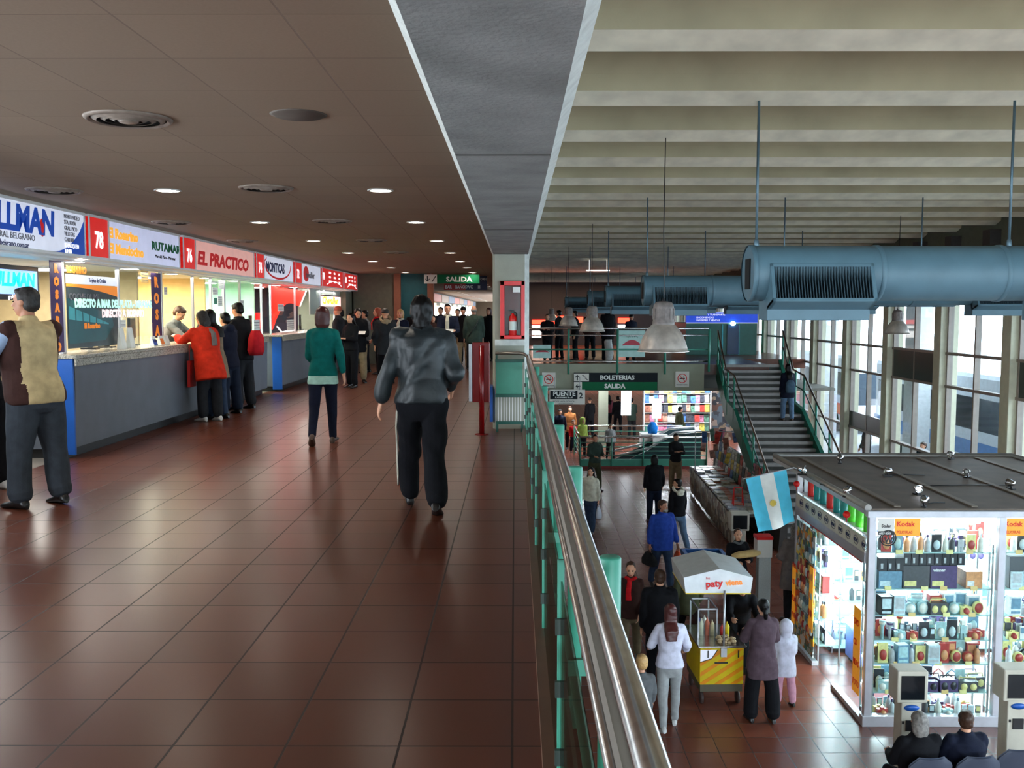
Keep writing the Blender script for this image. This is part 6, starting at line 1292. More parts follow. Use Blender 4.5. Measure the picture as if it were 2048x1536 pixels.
bigbox(x, x+w_*.21, z_, z_+.225, GM[3], 'blue picture carton at the left end of the sixth kiosk shelf', sub=GM[1]); bigbox(x+w_*.22, x+w_*.46, z_, z_+.3, GM[10], 'large black boxed set with a yellow tag on the sixth kiosk shelf')
bigbox(x+w_*.47, x+w_*.71, z_, z_+.3, GM[7], 'purple and grey boxed set beside the black one', 'winner', GM[0]); bigbox(x+w_*.79, x+w_*.94, z_, z_+.22, GM[11], 'orange and white boxed gadget at the right end of the sixth shelf', sub=GM[0])
for i in range(8): bigbox(x+w_*(.22+i*.07), x+w_*(.285+i*.07), z_+.305, z_+.46, GM[2], 'small dark carton in the upper row of the left pane, %s from the left' % ['first', 'second', 'third', 'fourth', 'fifth', 'sixth', 'seventh', 'eighth'][i], sub=GM[8])
bigbox(xm1+.2, xm1+.85, z_-.0, z_+.42, mat('printer_grey', rgb(84, 86, 92), .5), 'large dark grey appliance box in the right pane', sub=GM[10])
# goods at the back and the far left side
for si, z_ in enumerate(zs[:6]):
    x = KX+.5
    while x < xm1+1.2:
        kd = rnd.choice(KINDS)
        if cntk[kd] < 260: put(kd, rnd.randrange(5), x+WID[kd]/2, KY+KD-.27, LF+z_, rnd.uniform(-.1, .1), '%s at the back' % SN[si])
        x += WID[kd]+.03
for si, z_ in enumerate((.3, .7, 1.1, 1.5, 1.85)):
    y = KY+2.2
    while y < KY+KD-.15:
        kd = rnd.choice(['carton', 'blister_pack', 'bottle', 'toy_robot']); put(kd, rnd.randrange(5), KX+.2, y+WID[kd]/2, LF+z_, R(-90), '%s of the far left unit' % SN[si]); y += WID[kd]+.02
# hanging carded goods on the far side panel, green and blue bottles above the header
for i in range(40):
    kd = 'blister_pack'; put(kd, rnd.randrange(5), KX-.0, KY+2.2+.1*(i % 9), LF+.4+.28*(i//9), R(-90), 'hanging outside the far left panel')
for i in range(9):
    me, mh = lib['bottle'][i % 5]; y = KY+.35+.3*i; g = MB(); g.lathe([(.001, 0), (.06, 0), (.062, .02), (.062, .24), (.025, .31), (.022, .33), (.001, .33)], 16, caps=False)
    o = thing('soda_bottle', g, [mat('soda_green', rgb(90, 220, 60), .2), mat('soda_teal', rgb(30, 140, 140), .2), mat('soda_red', rgb(215, 40, 36), .2)][(0, 0, 0, 1, 1, 2, 1, 1, 2)[i]], 'large drink bottle above the kiosk header, %s from the camera' % ['nearest', 'second', 'third', 'fourth', 'fifth', 'sixth', 'seventh', 'eighth', 'farthest'][i], 'bottle', 'drink bottles above the kiosk header', loc=(KX+.12, y, KZ-.36))
    g = MB(); g.lathe([(.0255, .315), (.0255, .345), (.001, .345)], 12, caps=False); mk('cap', g, M_RED if i % 2 else M_WHITE, o)
g = MB(); g.box(KX+.04, KX+.22, KY+.1, KY+KD, KZ-.38, KZ-.36); thing('bottle_shelf', g, M_KF, 'narrow shelf carrying the drink bottles above the kiosk header', 'shelf')
for i, q in enumerate((KY+.75, KY+KD-.05)):
    g = MB(); g.ell((0, 0, .04), (.05, .05, .05), 14, 10); g.tube([(0, 0, -.06), (0, 0, 0)], .006, 6); thing('red_ball', g, M_RED, 'red ball ornament above the kiosk header, %s one' % ('near' if i == 0 else 'far'), 'ornament', loc=(KX-.03, q, KZ-.26))
# low freezer with blue stripes seen through the kiosk opening
p = U(1650, 1300, z=LF); t = root('chest_freezer', (KX+1.3, KY+2.2, LF), 'low blue and white chest with rounded white lid inside the kiosk opening', 'freezer'); g = MB(); g.box(-.7, .45, -.3, .25, .06, .55); mk('body', g, mat('chest_blue', rgb(120, 140, 215), .4), t, bevel=.02); g = MB(); g.box(-.72, .47, -.32, .27, .55, .66); mk('lid', g, M_WHITE, t, bevel=.04)
g = MB(); g.box(-.66, .4, -.25, .2, 0, .06); mk('plinth', g, INK, t)
# flag
fl = root('flag', (KX-.1, KY+2.4, KZ), 'light blue and white flag with a yellow sun hanging beside the kiosk', 'flag')
yf_ = KY+2.6; C4 = [U(1492, 958, y=yf_), U(1573, 939, y=yf_), U(1591, 1044, y=yf_), U(1519, 1066, y=yf_)]
def fp(u, v): p = (C4[0]*(1-u)+C4[1]*u)*(1-v)+(C4[3]*(1-u)+C4[2]*u)*v; return p+V(0, .05*math.sin(u*7+v*1.5)*(.3+v), 0)
for nm, u0, u1, m in (('blue_stripe', 0, .34, mat('flag_blue', rgb(80, 190, 220), .8)), ('white_stripe', .34, .67, mat('flag_white', rgb(226, 228, 224), .8)), ('blue_stripe', .67, 1, mat('flag_blue', rgb(80, 190, 220), .8))):
    g = MB(); nu, nv = 8, 16
    for th in (0, .006):
        k = len(g.v)
        for j in range(nv+1):
            for i in range(nu+1): g.v.append(tuple(fp(u0+(u1-u0)*i/nu, j/nv)+V(0, th, 0)))
        for j in range(nv):
            for i in range(nu): a_ = k+j*(nu+1)+i; g._f([a_, a_+1, a_+nu+2, a_+nu+1], True)
    mk(nm, g, m, fl, world=True)
c = fp(.5, .53)+V(0, -.012, 0); g = MB(); P = []
for t in range(32): r_ = .062 if t % 2 else .042; P.append((c.x+r_*math.cos(R(11.25*t)), c.z+r_*math.sin(R(11.25*t))))
g.prism(P, c.y-.006, c.y, axis='y'); mk('sun', g, mat('sun_gold', rgb(200, 170, 60), .6), fl, world=True)
g = MB(); g.tube([C4[0]+V(-.05, 0, .0), C4[1]+V(.12, 0, .03), V(KX, KY+KD, KZ)], .009, 8); mk('pole', g, M_ALU, fl, world=True)

g = MB(); g.box(KX+.005, KX+.02, KY+2.15, KY+KD, LF+.1, KZ-.8); thing('poster_board', g, bank('hung_cards', [rgb(225, 200, 60), rgb(220, 225, 225), rgb(60, 120, 110), rgb(230, 140, 40), rgb(90, 90, 80), rgb(180, 190, 190)], 13, .4), 'tall board of small hung cards forming the far left kiosk side', 'board')
g = MB(); g.box(KX-.025, KX-.015, KY+2.12, KY+2.3, LF+.5, LF+1.5); thing('orange_strip', g, MATS['kodak_orange'], 'orange strip at the doorway edge of the far kiosk side', 'sign')

k = 0
for (x0, x1, pane) in ((KX+.18, xm1-.1, 'left'), (xm1+.2, KX1-1.3, 'right')):
    for z_ in zs[1:]:
        for j in range(4):
            x = x0+(x1-x0)*(j+rnd.uniform(.2, .8))/4; g = MB(); g.box(-.045, .045, -.003, .003, 0, .055)
            o = thing('price_card', g, GM[5] if rnd.random() < .6 else MATS['paper_yellow'], 'small yellow price card clipped to a kiosk shelf edge of the %s pane' % pane, 'price tag', group='yellow price cards in the %s kiosk pane' % pane, loc=(x, KY+.075, LF+z_-.02)); o.rotation_euler = (R(-8), 0, 0)
# ------------------------------------------------------------------ bus platforms outside the glazing
b = MB(); b.box(10.1, 60, -20, 110, LF-.35, LF-.05); struct('ground_outside', b, mat('asphalt', rgb(150, 152, 156), .8, var=.1))
b = MB(); b.box(10.1, 12.6, -20, 90, LF-.05, LF+.12); struct('pavement_platform', b, mat('platform_concrete', rgb(170, 168, 164), .8, var=.08))
b = MB(); b.box(10.0, 14.5, -20, 90, 2.3, 2.6); struct('ceiling_platform_canopy', b, mat('canopy_white', rgb(205, 210, 212), .7))
for k in range(8): struct('pillar_outside', MB().box(13.0, 13.6, 13+9*k, 13.7+9*k, LF, 2.3), mat('outside_pillar', rgb(180, 184, 186), .7))
def bus(x, y, L_, body, band, label, h=3.5, w=2.5, rz=0):
    t = root('coach', (x, y, LF-.05), label, 'bus', rz=rz)
    g = MB(); g.box(0, w, -L_/2, L_/2, .35, h); mk('body', g, body, t, bevel=.18)
    g = MB(); g.box(-.01, w+.01, -L_/2+.25, L_/2-.4, 1.65, 2.7); mk('side_windows', g, mat('coach_glass', rgb(40, 52, 62), .12), t, bevel=.03)
    g = MB(); g.box(.15, w-.15, -L_/2-.012, -L_/2+.01, 1.3, 2.7); mk('windscreen', g, MATS['coach_glass'], t, bevel=.02)
    g = MB(); g.box(-.015, w+.015, -L_/2+.1, L_/2-.1, .8, 1.3); mk('colour_band', g, band, t)
    g = MB(); 
    for q in (.35, w-.35): g.ell((q, -L_/2-.01, .8), (.16, .03, .11), 12, 8)
    mk('headlights', g, M_WHITE, t)
    for yy_ in (-L_/2+1.6, L_/2-2.2):
        for q in (.12, w-.12): g = MB(); g.lathe([(.02, -.12), (.45, -.12), (.48, 0), (.45, .12), (.02, .12)], 22, axis='X', o=(q, yy_, .45)); mk('wheel', g, M_BLACK, t)
    for q in (-.25, w+.12): g = MB(); g.box(q, q+.13, -L_/2-.25, -L_/2-.15, 1.8, 2.3); mk('mirror', g, M_BLACK, t, bevel=.02)
    return t
WB_ = mat('coach_white', rgb(215, 222, 230), .3); BB_ = mat('coach_blue', rgb(80, 130, 190), .3); RB_ = mat('coach_red', rgb(225, 60, 36), .3)
bus(14.4, 18.5, 12, WB_, BB_, 'white coach with a blue band parked outside, nearest behind the glazing'); bus(14.6, 33, 11, WB_, BB_, 'white coach with a blue band parked outside beyond the near one'); bus(14.6, 47, 11, WB_, RB_, 'far white coach with a red band seen past the stair railing'); bus(20, 24, 12, BB_, WB_, 'light blue coach in the second row outside')
# ------------------------------------------------------------------ the people: gallery
def at(px, py, z=0): p = U(px, py, z=z); return p.x, p.y
WALK = ((22, 8), (-16, 14)); WALK2 = ((-14, 20), (20, 6)); STAND = ((3, 4), (-3, 4))
HOLD = ((18, 6, 78, 28), (18, 6, 78, 28))
x, y = at(78, 1012)
def vestfn(c): return 1 if (abs(c.x) > .165 and c.y > -.10) or (c.z < 1.02 and abs(c.x) > .16) or c.y > .12 and abs(c.x) < .03 else 0
man1 = person(x, y, 0, 62, 'heavy man in beige and brown waistcoat with light blue sleeves at the left edge', H=1.80, fat=1.32, lean=4, headyaw=24, headpitch=-2, legs=((3, 3, .1), (-3, 3, .12)), arms=((24, 22, 50, 6), (60, -12, 40, 14)), top='beige', tlen=.10, tthick=.03, sleeve=0, topfn=vestfn, topmats=[cloth(*CL['beige']), cloth(*CL['brown'])], under=cloth(*CL['sky']), bottom='slate', bthick=.034, tflare=.12, hair='dkgrey', hstyle='short', skin=SKIN2, fold=.007, vox=.0095)
x, y = at(4, 980); person(x-.12, y, 0, 60, 'dark clothed person with pale shoes cut off by the left edge', H=1.62, fem=True, top='black', bottom='blackp', shoe=SHOEW, hair='black', hstyle='pony', arms=HOLD)
x, y = at(404, 842); x += .12; p = person(x, y, 0, 52, 'person in an orange-red coat and scarf leaning on the ticket counter', H=1.62, fat=1.15, lean=12, headpitch=12, headyaw=15, arms=((58, 10, 48, 12), (30, 12, 60, 15)), top='red', tlen=.42, tthick=.045, flare=1, bottom='charcoal', bthick=.03, shoe=SHOEW, hair='dkgrey', hstyle='bob', scarf=('taupe', 'back'))
carry_bag(p, 0, M_RED, 'flat red carrier bag hanging beside the orange-red coat at the counter', (.05, .26, .34), drop=.3, name='carrier_bag') if False else None
q = U(354, 745, y=y+.1); g = MB(); g.box(-.02, .02, -.13, .13, 0, .38); g.tube([(0, -.08, .38), (0, -.07, .6), (0, .07, .6), (0, .08, .38)], .006, 6)
thing('carrier_bag', g, mat('red_paper', rgb(190, 36, 32), .5), 'flat red carrier bag hanging against the grey counter', 'bag', loc=(XF+.06, q.y-.1, .5))
x, y = at(434, 838); person(x, y, 0, 75, 'dark haired woman in a stone coloured coat behind the orange-red coat', H=1.63, fem=True, lean=8, arms=HOLD, top='coat', tlen=.45, tthick=.035, flare=.6, bottom='jeans', hair='black', hstyle='long')
x, y = at(455, 828); person(x+.03, y+.05, 0, 62, 'boy in a dark hooded jacket and baggy jeans at the counter', H=1.58, lean=6, arms=((45, 8, 50, 10), (30, 8, 60, 10)), top='navy', hood=True, tlen=.18, bottom='djeans', bthick=.03, tflare=.15, hair='black', hstyle='short')
x, y = at(487, 818); px_ = person(x, y, 0, 68, 'tall young man in black jacket with a red backpack at the counter', H=1.74, lean=5, headpitch=14, arms=((10, 10, 60, 10), (8, 8, 30, 0)), top='black', tlen=.16, tthick=.04, bottom='charcoal', bthick=.03, tflare=.15, hair='black', hstyle='short', skin=SKIN2)
g = MB(); g.loft([(V(0, 0, 0), .13, .07), (V(0, 0, .08), .15, .1), (V(0, -.01, .28), .14, .09), (V(0, 0, .4), .08, .05)], 16, 3); 
thing('backpack', g, cloth('pack_red', 170, 24, 34), 'red backpack on the back of the tall young man in black', 'backpack', loc=(x+.24, y-.06, .88)).rotation_euler = (0, 0, R(68))
cx, cy = -6.0, Yx(325, -5.75); person(-5.75, cy, 0, -95, 'clerk in a grey waistcoat bent over behind the counter glass', H=1.74, lean=24, headpitch=28, arms=((50, 8, 40, 10), (50, 8, 40, 10)), top='grey', sleeve=1, bottom='blackp', hair='brown', hstyle='short')
x, y = at(648, 888); person(x, y, 0, 4, 'woman in a teal sweater and dark leggings walking away in the middle of the gallery', H=1.66, fem=True, lean=3, legs=((-16, 16), (10, 4)), arms=((12, 6, 30, 25), (-14, 16, 16)), spread=.02, top='teal', tlen=.02, tthick=.02, collar=True, bottom='navy', bthick=.008, shoe=SHOEB, hair='auburn', hstyle='bob', fold=.004, vox=.0105)
g = o_info['x'] if 'x' in o_info else None
w_ = [o for o in bpy.data.objects if o.name.startswith('person') and 'teal sweater' in o.get('label', '')][0]
J, T, tl, s_, Hd = o_info[w_.name]; g = MB()
g.loft([(T(V(0, 0, -.0)), .178*s_, .128*s_), (T(V(0, 0, -.07)), .192*s_, .142*s_), (T(V(0, 0, -.115)), .194*s_, .145*s_)], 24, 2.3); me = remesh(g, .01, 1, fold=.004, name='hem')
mk('shirt_hem', me, cloth('mint_shirt', 165, 205, 190), w_)
x, y = at(846, 1018)
def stripefn(c): return 1 if c.x < -.10 and abs(c.y+.0) < .014 and c.z < .85 and c.z > .1 else 0
man = person(x, y, 0, 6, 'man in a grey nylon jacket and black trousers walking away in the foreground', H=1.76, fat=1.04, shoulder=1.04, lean=3, legs=((19, 5, .04), (-15, 12, .02)), arms=((-9, 17, 18, -6), (-14, 15, 66, 10)), top='nylon', tlen=.0, tthick=.048, bottom='blackp', bthick=.03, tflare=.1, hair='black', hstyle='shag', fold=.016, vox=.0095, hem=.95, topmats=[mat('nylon_jacket', rgb(29, 36, 39), .5, var=.15, scale=9, bump=.35, bscale=26)], botmats=[cloth(*CL['blackp'])])
J, T, tl, s_, Hd = o_info[man.name]; h_, kn_, an_, t_ = J['leg', 0]; g = MB(); g.tube([h_+V(-.112, 0, -.06), h_.lerp(kn_, .5)+V(-.112, 0, 0), kn_+V(-.098, 0, 0), kn_.lerp(an_, .5)+V(-.094, -.0, 0), an_+V(-.09, 0, .1)], .009, 6); mk('side_piping', g, mat('trouser_piping', rgb(190, 186, 172), .6), man)
UP = [ # px, py_feet(D from head if None), H, face, kwargs
 (718, 765, 1.66, 195, 'woman in a dark coat and beige trousers reading a paper, facing the camera', dict(fem=True, arms=HOLD, headpitch=16, top='black', tlen=.3, tthick=.04, bottom='khaki', bthick=.03, hair='black', hstyle='long')),
 (670, 775, 1.55, 150, 'dark haired woman partly hidden behind the teal sweater, facing right', dict(fem=True, top='black', hair='black', hstyle='long', arms=HOLD)),
 (650, 752, 1.76, 80, 'person in a dark jacket and red cap at the far counter', dict(top='charcoal', hair='red', hstyle='cap')),
 (683, 748, 1.68, 60, 'dark haired person with back turned beside the reading woman', dict(top='black', hair='black')),
 (732, 745, 1.62, 100, 'young man in a grey top seen in profile behind the reading woman', dict(top='grey', hair='black', arms=HOLD)),
 (757, 748, 1.68, 110, 'red haired person in dark clothes with a red scarf left of the fur hood', dict(fem=True, top='navy', hair='red', hstyle='bob', scarf=('scarlet', 'front'))),
 (772, 765, 1.70, 15, 'person in a dark parka with a fur hood and knitted cap', dict(top='charcoal', tlen=.35, tthick=.05, hair='dkgrey', hstyle='cap', furhood='fur')),
 (802, 750, 1.64, 175, 'fair haired woman with a white scarf facing the camera', dict(fem=True, top='navy', hair='blond', hstyle='bob', scarf=('cream', 'front'))),
 (806, 715, 1.74, 0, 'dark haired person in front of the teal wall', dict(top='black', hair='black')),
 (896, 760, 1.76, 190, 'young man in a dark coat with a pale shirt holding papers', dict(arms=((20, 8, 70, 25), (25, 8, 55, 10)), top='navy', tlen=.3, tthick=.035, bottom='blackp', hair='black', scarf=('cream', 'front'))),
 (867, 745, 1.5, 180, 'short dark haired woman partly hidden by the foreground man', dict(fem=True, top='brown', hair='black', hstyle='long', arms=HOLD)),
 (882, 728, 1.72, 170, 'person in a blue shirt behind the young man with papers', dict(top='navy', hair='black')),
 (927, 738, 1.72, 185, 'person in a black coat and beige trousers with hand raised to the face', dict(top='black', tlen=.25, bottom='khaki', hair='black', hstyle='cap', arms=((35, 10, 115, 20), (0, 8, 20)))),
 (916, 728, 1.66, 175, 'person in dark green behind the black coated one', dict(top='olive', hair='black')),
 (948, 742, 1.78, 10, 'bald man in a green-grey jacket with a shoulder strap walking away', dict(top='dgreen', tlen=.2, tthick=.045, bottom='charcoal', hair='grey', hstyle='thin', fat=1.15)),
 (978, 722, 1.7, 160, 'dark clothed person with reddish hair beside the red post', dict(top='black', hair='auburn', hstyle='bob', fem=True)),
]
for px, py, H, f, lab, kw in UP:
    x, y = at(px, py)
    if px == 806: x, y = -2.95, 27.9
    if px in (650, 670): x += .35
    y_h = U(px, py-10, z=0).y
    kw.setdefault('legs', STAND if f > 90 else WALK); kw.setdefault('bottom', 'blackp'); kw.setdefault('arms', ((-4, 9, 18), (5, 9, 20)))
    pp = person(x, y, 0, f, lab, H=H, **kw)
    if ('papers' in lab and 'behind' not in lab) or 'trousers reading' in lab:
        J, T, tl, s_, Hd = o_info[pp.name]; w_ = Matrix.Translation(pp.location) @ Matrix.Rotation(pp.rotation_euler.z, 4, 'Z') @ ((J['arm', 0][2]+J['arm', 1][2])/2+V(0, .13, .02))
        g = MB(); g.cbox((0, 0, 0), .22, .15, .003, Matrix.Rotation(R(25), 4, 'X')); thing('sheet_of_paper', g, M_WHITE, 'white sheet held by the %s' % ('young man in the dark coat' if 'papers' in lab else 'reading woman in beige trousers'), 'paper', loc=w_)
# strap of the bald man
bm2 = [o for o in bpy.data.objects if 'bald man' in o.get('label', '')][0]; J, T, tl, s_, Hd = o_info[bm2.name]; g = MB()
g.tube([T(V(.12, -.10, tl*.93)), T(V(.08, -.165, tl*.75)), T(V(-.05, -.175, tl*.4)), T(V(-.17, -.13, tl*.1))], .012, 6); mk('shoulder_strap', g, M_BLACK, bm2)
# ------------------------------------------------------------------ bridge
for px, dy, H, f, lab, kw in [(1095, 1.6, 1.5, 170, 'seated-looking person in black with a pale face behind the left bridge banner', dict(top='black', hair='brown', arms=HOLD, fat=1.2)), (1215, 1.3, 1.76, 20, 'person in black standing behind the white bundle on the bridge', dict(top='black', tlen=.3, tthick=.05, hair='black', hstyle='bob')), (1262, 1.5, 1.5, 200, 'dark haired person behind the pale banner on the bridge', dict(top='navy', hair='black', hstyle='cap')), (1180, 2.6, 1.66, 10, 'person in dark red and black on the bridge below the second lamp', dict(top='brown', hair='black')), (1150, 2.2, 1.6, 90, 'person in black between the bridge posts', dict(top='black', hair='black')), (1118, 3, 1.62, 60, 'dark clothed person on the bridge right of the seated-looking one', dict(top='charcoal', hair='black'))]:
    q = U(px, 700, y=YB+dy+.3); kw.setdefault('bottom', 'blackp'); person(q.x, YB+dy+.3, 0, f, lab, H=H, legs=STAND, **kw)
# on the stairs
zst = -1.391; q = U(1575, 780, y=25.75); sp_ = person(q.x, 25.74, zst, 4, 'person with long dark hair and a backpack climbing the staircase', H=1.56, fem=True, legs=((8, 8), (-6, 4)), top='navy', tlen=.3, tthick=.04, flare=.5, bottom='ljeans', bthick=.022, shoe=SHOEB, hair='black', hstyle='long')
g = MB(); g.loft([(V(0, 0, 0), .11, .06), (V(0, -.02, .08), .13, .08), (V(0, -.01, .26), .12, .07), (V(0, 0, .34), .07, .04)], 16, 3); thing('backpack', g, cloth('pack_slate', 70, 92, 110), 'slate blue backpack worn by the person on the stairs', 'backpack', loc=(q.x, 25.74-.25, zst+.78))
# ------------------------------------------------------------------ lower hall
def low(pxh, pyh, H): p = U(pxh, pyh, z=LF+H); return p.x, p.y
LOW = [
 (1190, 868, 1.72, 205, 'guard in an olive uniform standing before the teal railing', dict(legs=((3, 3, .12), (-3, 3, .16)), arms=((10, 12, 75, 22), (12, 14, 70, 25)), headyaw=-25, top='dgreen', tthick=.035, bottom='olive', bthick=.028, hair='black', skin=SKIN2)),
 (1352, 866, 1.74, 188, 'man in a dark waistcoat with folded arms beside the book stall', dict(arms=((28, 6, 85, 58), (30, 6, 85, 58)), top='charcoal', bottom='khaki', bthick=.03, hair='black', under=None, legs=STAND)),
 (1309, 909, 1.74, 2, 'man in a black leather jacket seen from behind in the lower hall', dict(top='black', tlen=.1, tthick=.045, bottom='djeans', bthick=.026, hair='black', hstyle='bob', legs=STAND)),
 (1356, 953, 1.68, 20, 'person in a black jacket with a cream fur collar and light jeans', dict(fem=True, top='black', tlen=.02, tthick=.035, furhood='cream', bottom='ljeans', hair='black', hstyle='short', headyaw=55, legs=WALK)),
 (1325, 997, 1.76, 200, 'bearded man in a bright blue jacket walking towards the camera with bags', dict(fat=1.15, headyaw=25, legs=((14, 6), (-12, 8)), arms=((6, 14, 10), (-4, 12, 12)), top='blue', tlen=.2, tthick=.045, bottom='jeans', bthick=.025, hair='brown', hstyle='short', skin=SKIN2)),
 (1182, 930, 1.66, 160, 'woman in a pale jumper with a plastic bag beside the green posts', dict(fem=True, legs=WALK, top='cream', bottom='jeans', hair='black', hstyle='long')),
 (1262, 1117, 1.66, 172, 'woman in a brown jacket with a bright red scarf', dict(fem=True, legs=WALK2, headpitch=16, arms=((4, 8, 30, 15), (0, 8, 20)), top='brown', tlen=.1, tthick=.035, bottom='camo', bthick=.02, hair='brown', hstyle='pony', scarf=('scarlet', 'front'))),
 (1320, 1138, 1.74, 0, 'broad man in black with short hair seen from behind', dict(fat=1.25, legs=STAND, top='black', tlen=.08, tthick=.04, bottom='blackp', hair='brown')),
 (1341, 1205, 1.66, -3, 'woman in a white hooded sweater and pale jeans walking away', dict(fem=True, legs=((-12, 14, .02), (10, 3, .0)), arms=((16, 20, 48, 10), (14, 20, 44, 10)), top='white', tlen=.0, tthick=.03, sleeve=1, bottom='lgrey', bthick=.008, shoe=SHOEW, hair='auburn', hstyle='long')),
 (1476, 1056, 1.60, 188, 'young woman in black holding a paper bag behind the canopy', dict(fem=True, legs=STAND, headyaw=-10, arms=((30, 10, 70, 30), (34, 14, 60, 20)), top='black', tlen=.05, tthick=.04, bottom='jeans', hair='brown', hstyle='pony', scarf=('grey', None))),
 (1527, 1196, 1.66, 3, 'woman in a long mauve-grey coat standing with her back to the camera', dict(fem=True, legs=((2, 2, .1), (-2, 2, .12)), arms=((24, 14, 72, 22), (24, 14, 72, 22)), top='purple', tlen=.42, tthick=.038, flare=1, bottom='black', bthick=.03, tflare=.35, hair='black', hstyle='pony')),
 (1572, 1246, 1.15, 12, 'small child in a white hooded coat and pink trousers', dict(kid=True, legs=((4, 4, .08), (-5, 4, .1)), top='white', tlen=.42, tthick=.045, hstyle='hoodup', bottom='pink', bthick=.02, hair='blond', arms=((10, 6, 20), (10, 6, 20)))),
 (1284, 1312, 1.22, 8, 'fair haired child in a grey jacket partly hidden by the handrail', dict(kid=True, legs=WALK, top='grey', bottom='charcoal', hair='blond', hstyle='short')),
 (1566, 1046, 1.74, 12, 'person in a stone grey raincoat with a pale handbag behind the flag', dict(fem=True, fat=1.15, legs=STAND, top='taupe', tlen=.5, tthick=.05, flare=.6, bottom='charcoal', hair='grey', hstyle='bob', arms=((20, 8, 60, 15), (0, 12, 20)))),
 (1487, 1098, 1.62, 175, 'dark clothed vendor bending down behind the snack cart', dict(legs=STAND, lean=38, headpitch=10, top='black', tthick=.04, bottom='blackp', hair='black', arms=((45, 10, 45, 10), (45, 10, 45, 10)))),
 (1378, 1104, 1.66, 10, 'dark haired person in an olive jacket left of the canopy', dict(legs=WALK, top='olive', tlen=.2, bottom='blackp', hair='black', hstyle='bob')),
 (1180, 795, 1.72, 30, 'man in black with a dark hat below the platform sign', dict(legs=STAND, top='black', tlen=.25, tthick=.04, bottom='blackp', hair='brown', hstyle='cap')),
 (1264, 796, 1.72, 15, 'tall person in a dark green coat in profile before the magazines', dict(legs=STAND, headyaw=-40, top='dgreen', tlen=.2, tthick=.04, bottom='charcoal', hair='black', arms=((10, 8, 40, 10), (15, 8, 60, 10)))),
 (1359, 832, 1.70, -70, 'person in a khaki jacket browsing by the book stall', dict(legs=STAND, top='olive', bottom='blackp', hair='black', lean=6)),
 (1221, 846, 1.35, 185, 'person in a light grey hooded jacket behind the teal railing', dict(legs=WALK, top='lgrey', hood=True, bottom='charcoal', hair='brown', hstyle='short')),
 (1165, 838, 1.4, 200, 'child-sized person with a lime hood beside the man with the hat', dict(kid=True, legs=STAND, top='green', hood=True, hstyle='hoodup', bottom='blackp', hair='brown')),
 (1147, 842, 1.2, 190, 'child in a red jacket and dark trousers at the left of the lower hall', dict(kid=True, legs=STAND, top='scarlet', bottom='navy', shoe=SHOEW, hair='brown')),
 (1140, 812, 1.7, 175, 'person in a rust brown coat under the platform sign', dict(top='brown', topmats=[cloth('rust', 130, 78, 40)], tlen=.3, bottom='blackp', hair='brown', legs=STAND)),
 (1120, 818, 1.64, 170, 'dark blue clothed person at the far left of the lower hall', dict(top='navy', bottom='djeans', hair='black', legs=STAND)),
 (1236, 790, 1.7, 0, 'dark person with a bag at the back of the lower hall', dict(top='black', bottom='blackp', hair='black', legs=WALK)),
 (1218, 788, 1.62, 10, 'person in a patterned red top at the back of the lower hall', dict(fem=True, top='red', topmats=[cloth('plum', 120, 50, 60)], bottom='blackp', hair='black', hstyle='long', legs=WALK2)),
 (1172, 934, 1.2, 200, 'blond child passing close to the green posts in the lower hall', dict(kid=True, top='grey', bottom='charcoal', hair='blond', legs=WALK)) ,
]
PP = {}
for px, py, H, f, lab, kw in LOW[:-1]:
    x, y = low(px, py, H)
    if px == 1487: x, y = U(1476, 1250, y=pc.y+1.3).x, pc.y+1.3
    if px == 1359: x, y = 6.35, 36.7
    if px == 1566: x += .22
    kw.setdefault('arms', ((-4, 9, 18), (5, 9, 20)))
    PP[lab[:14]+str(px)] = person(x, y, LF, f, lab, H=H, **kw)
def find(s): return [o for o in bpy.data.objects if s in o.get('label', '') and o.name.startswith('person')][0]
pb = find('bright blue jacket'); Hd = o_info[pb.name][4]; g = MB(); g.ell(Hd(0, .055, -.075), (.055, .045, .045), 14, 10); g.ell(Hd(0, .088, -.042), (.03, .012, .008), 8, 6); mk('beard', g, HAIRM['grey'], pb)
carry_bag(find('bright blue jacket'), 1, cloth('bag_black', 26, 28, 30), 'black travel bag in the hand of the blue-jacketed man', (.42, .2, .24), 'travel_bag')
carry_bag(find('bright blue jacket'), 0, mat('orange_plastic', rgb(230, 84, 30), .4), 'orange plastic bag in the other hand of the blue-jacketed man', (.24, .12, .3), 'plastic_bag')
carry_bag(find('pale jumper'), 0, mat('clear_plastic', rgb(190, 195, 205), .3), 'white plastic bag carried by the woman in the pale jumper', (.24, .12, .28), 'plastic_bag')
carry_bag(find('stone grey raincoat'), 1, mat('tan_leather', rgb(196, 180, 150), .5), 'long pale handbag hanging beside the grey raincoat', (.2, .1, .34), 'handbag')
g = MB(); g.loft([(V(-.22, 0, 0), .05, .03, V(0, 1, 0), V(0, 0, 1)), (V(-.1, 0, .02), .09, .06, V(0, 1, 0), V(0, 0, 1)), (V(.15, 0, .05), .1, .06, V(0, 1, 0), V(0, 0, 1)), (V(.26, 0, .06), .06, .03, V(0, 1, 0), V(0, 0, 1))], 14)
p_ = find('paper bag'); q = U(1490, 1112, y=p_.location.y-.32); thing('paper_bag', g, mat('kraft_paper', rgb(200, 170, 110), .7, var=.15), 'long tan paper parcel held by the young woman behind the canopy', 'parcel', loc=q)
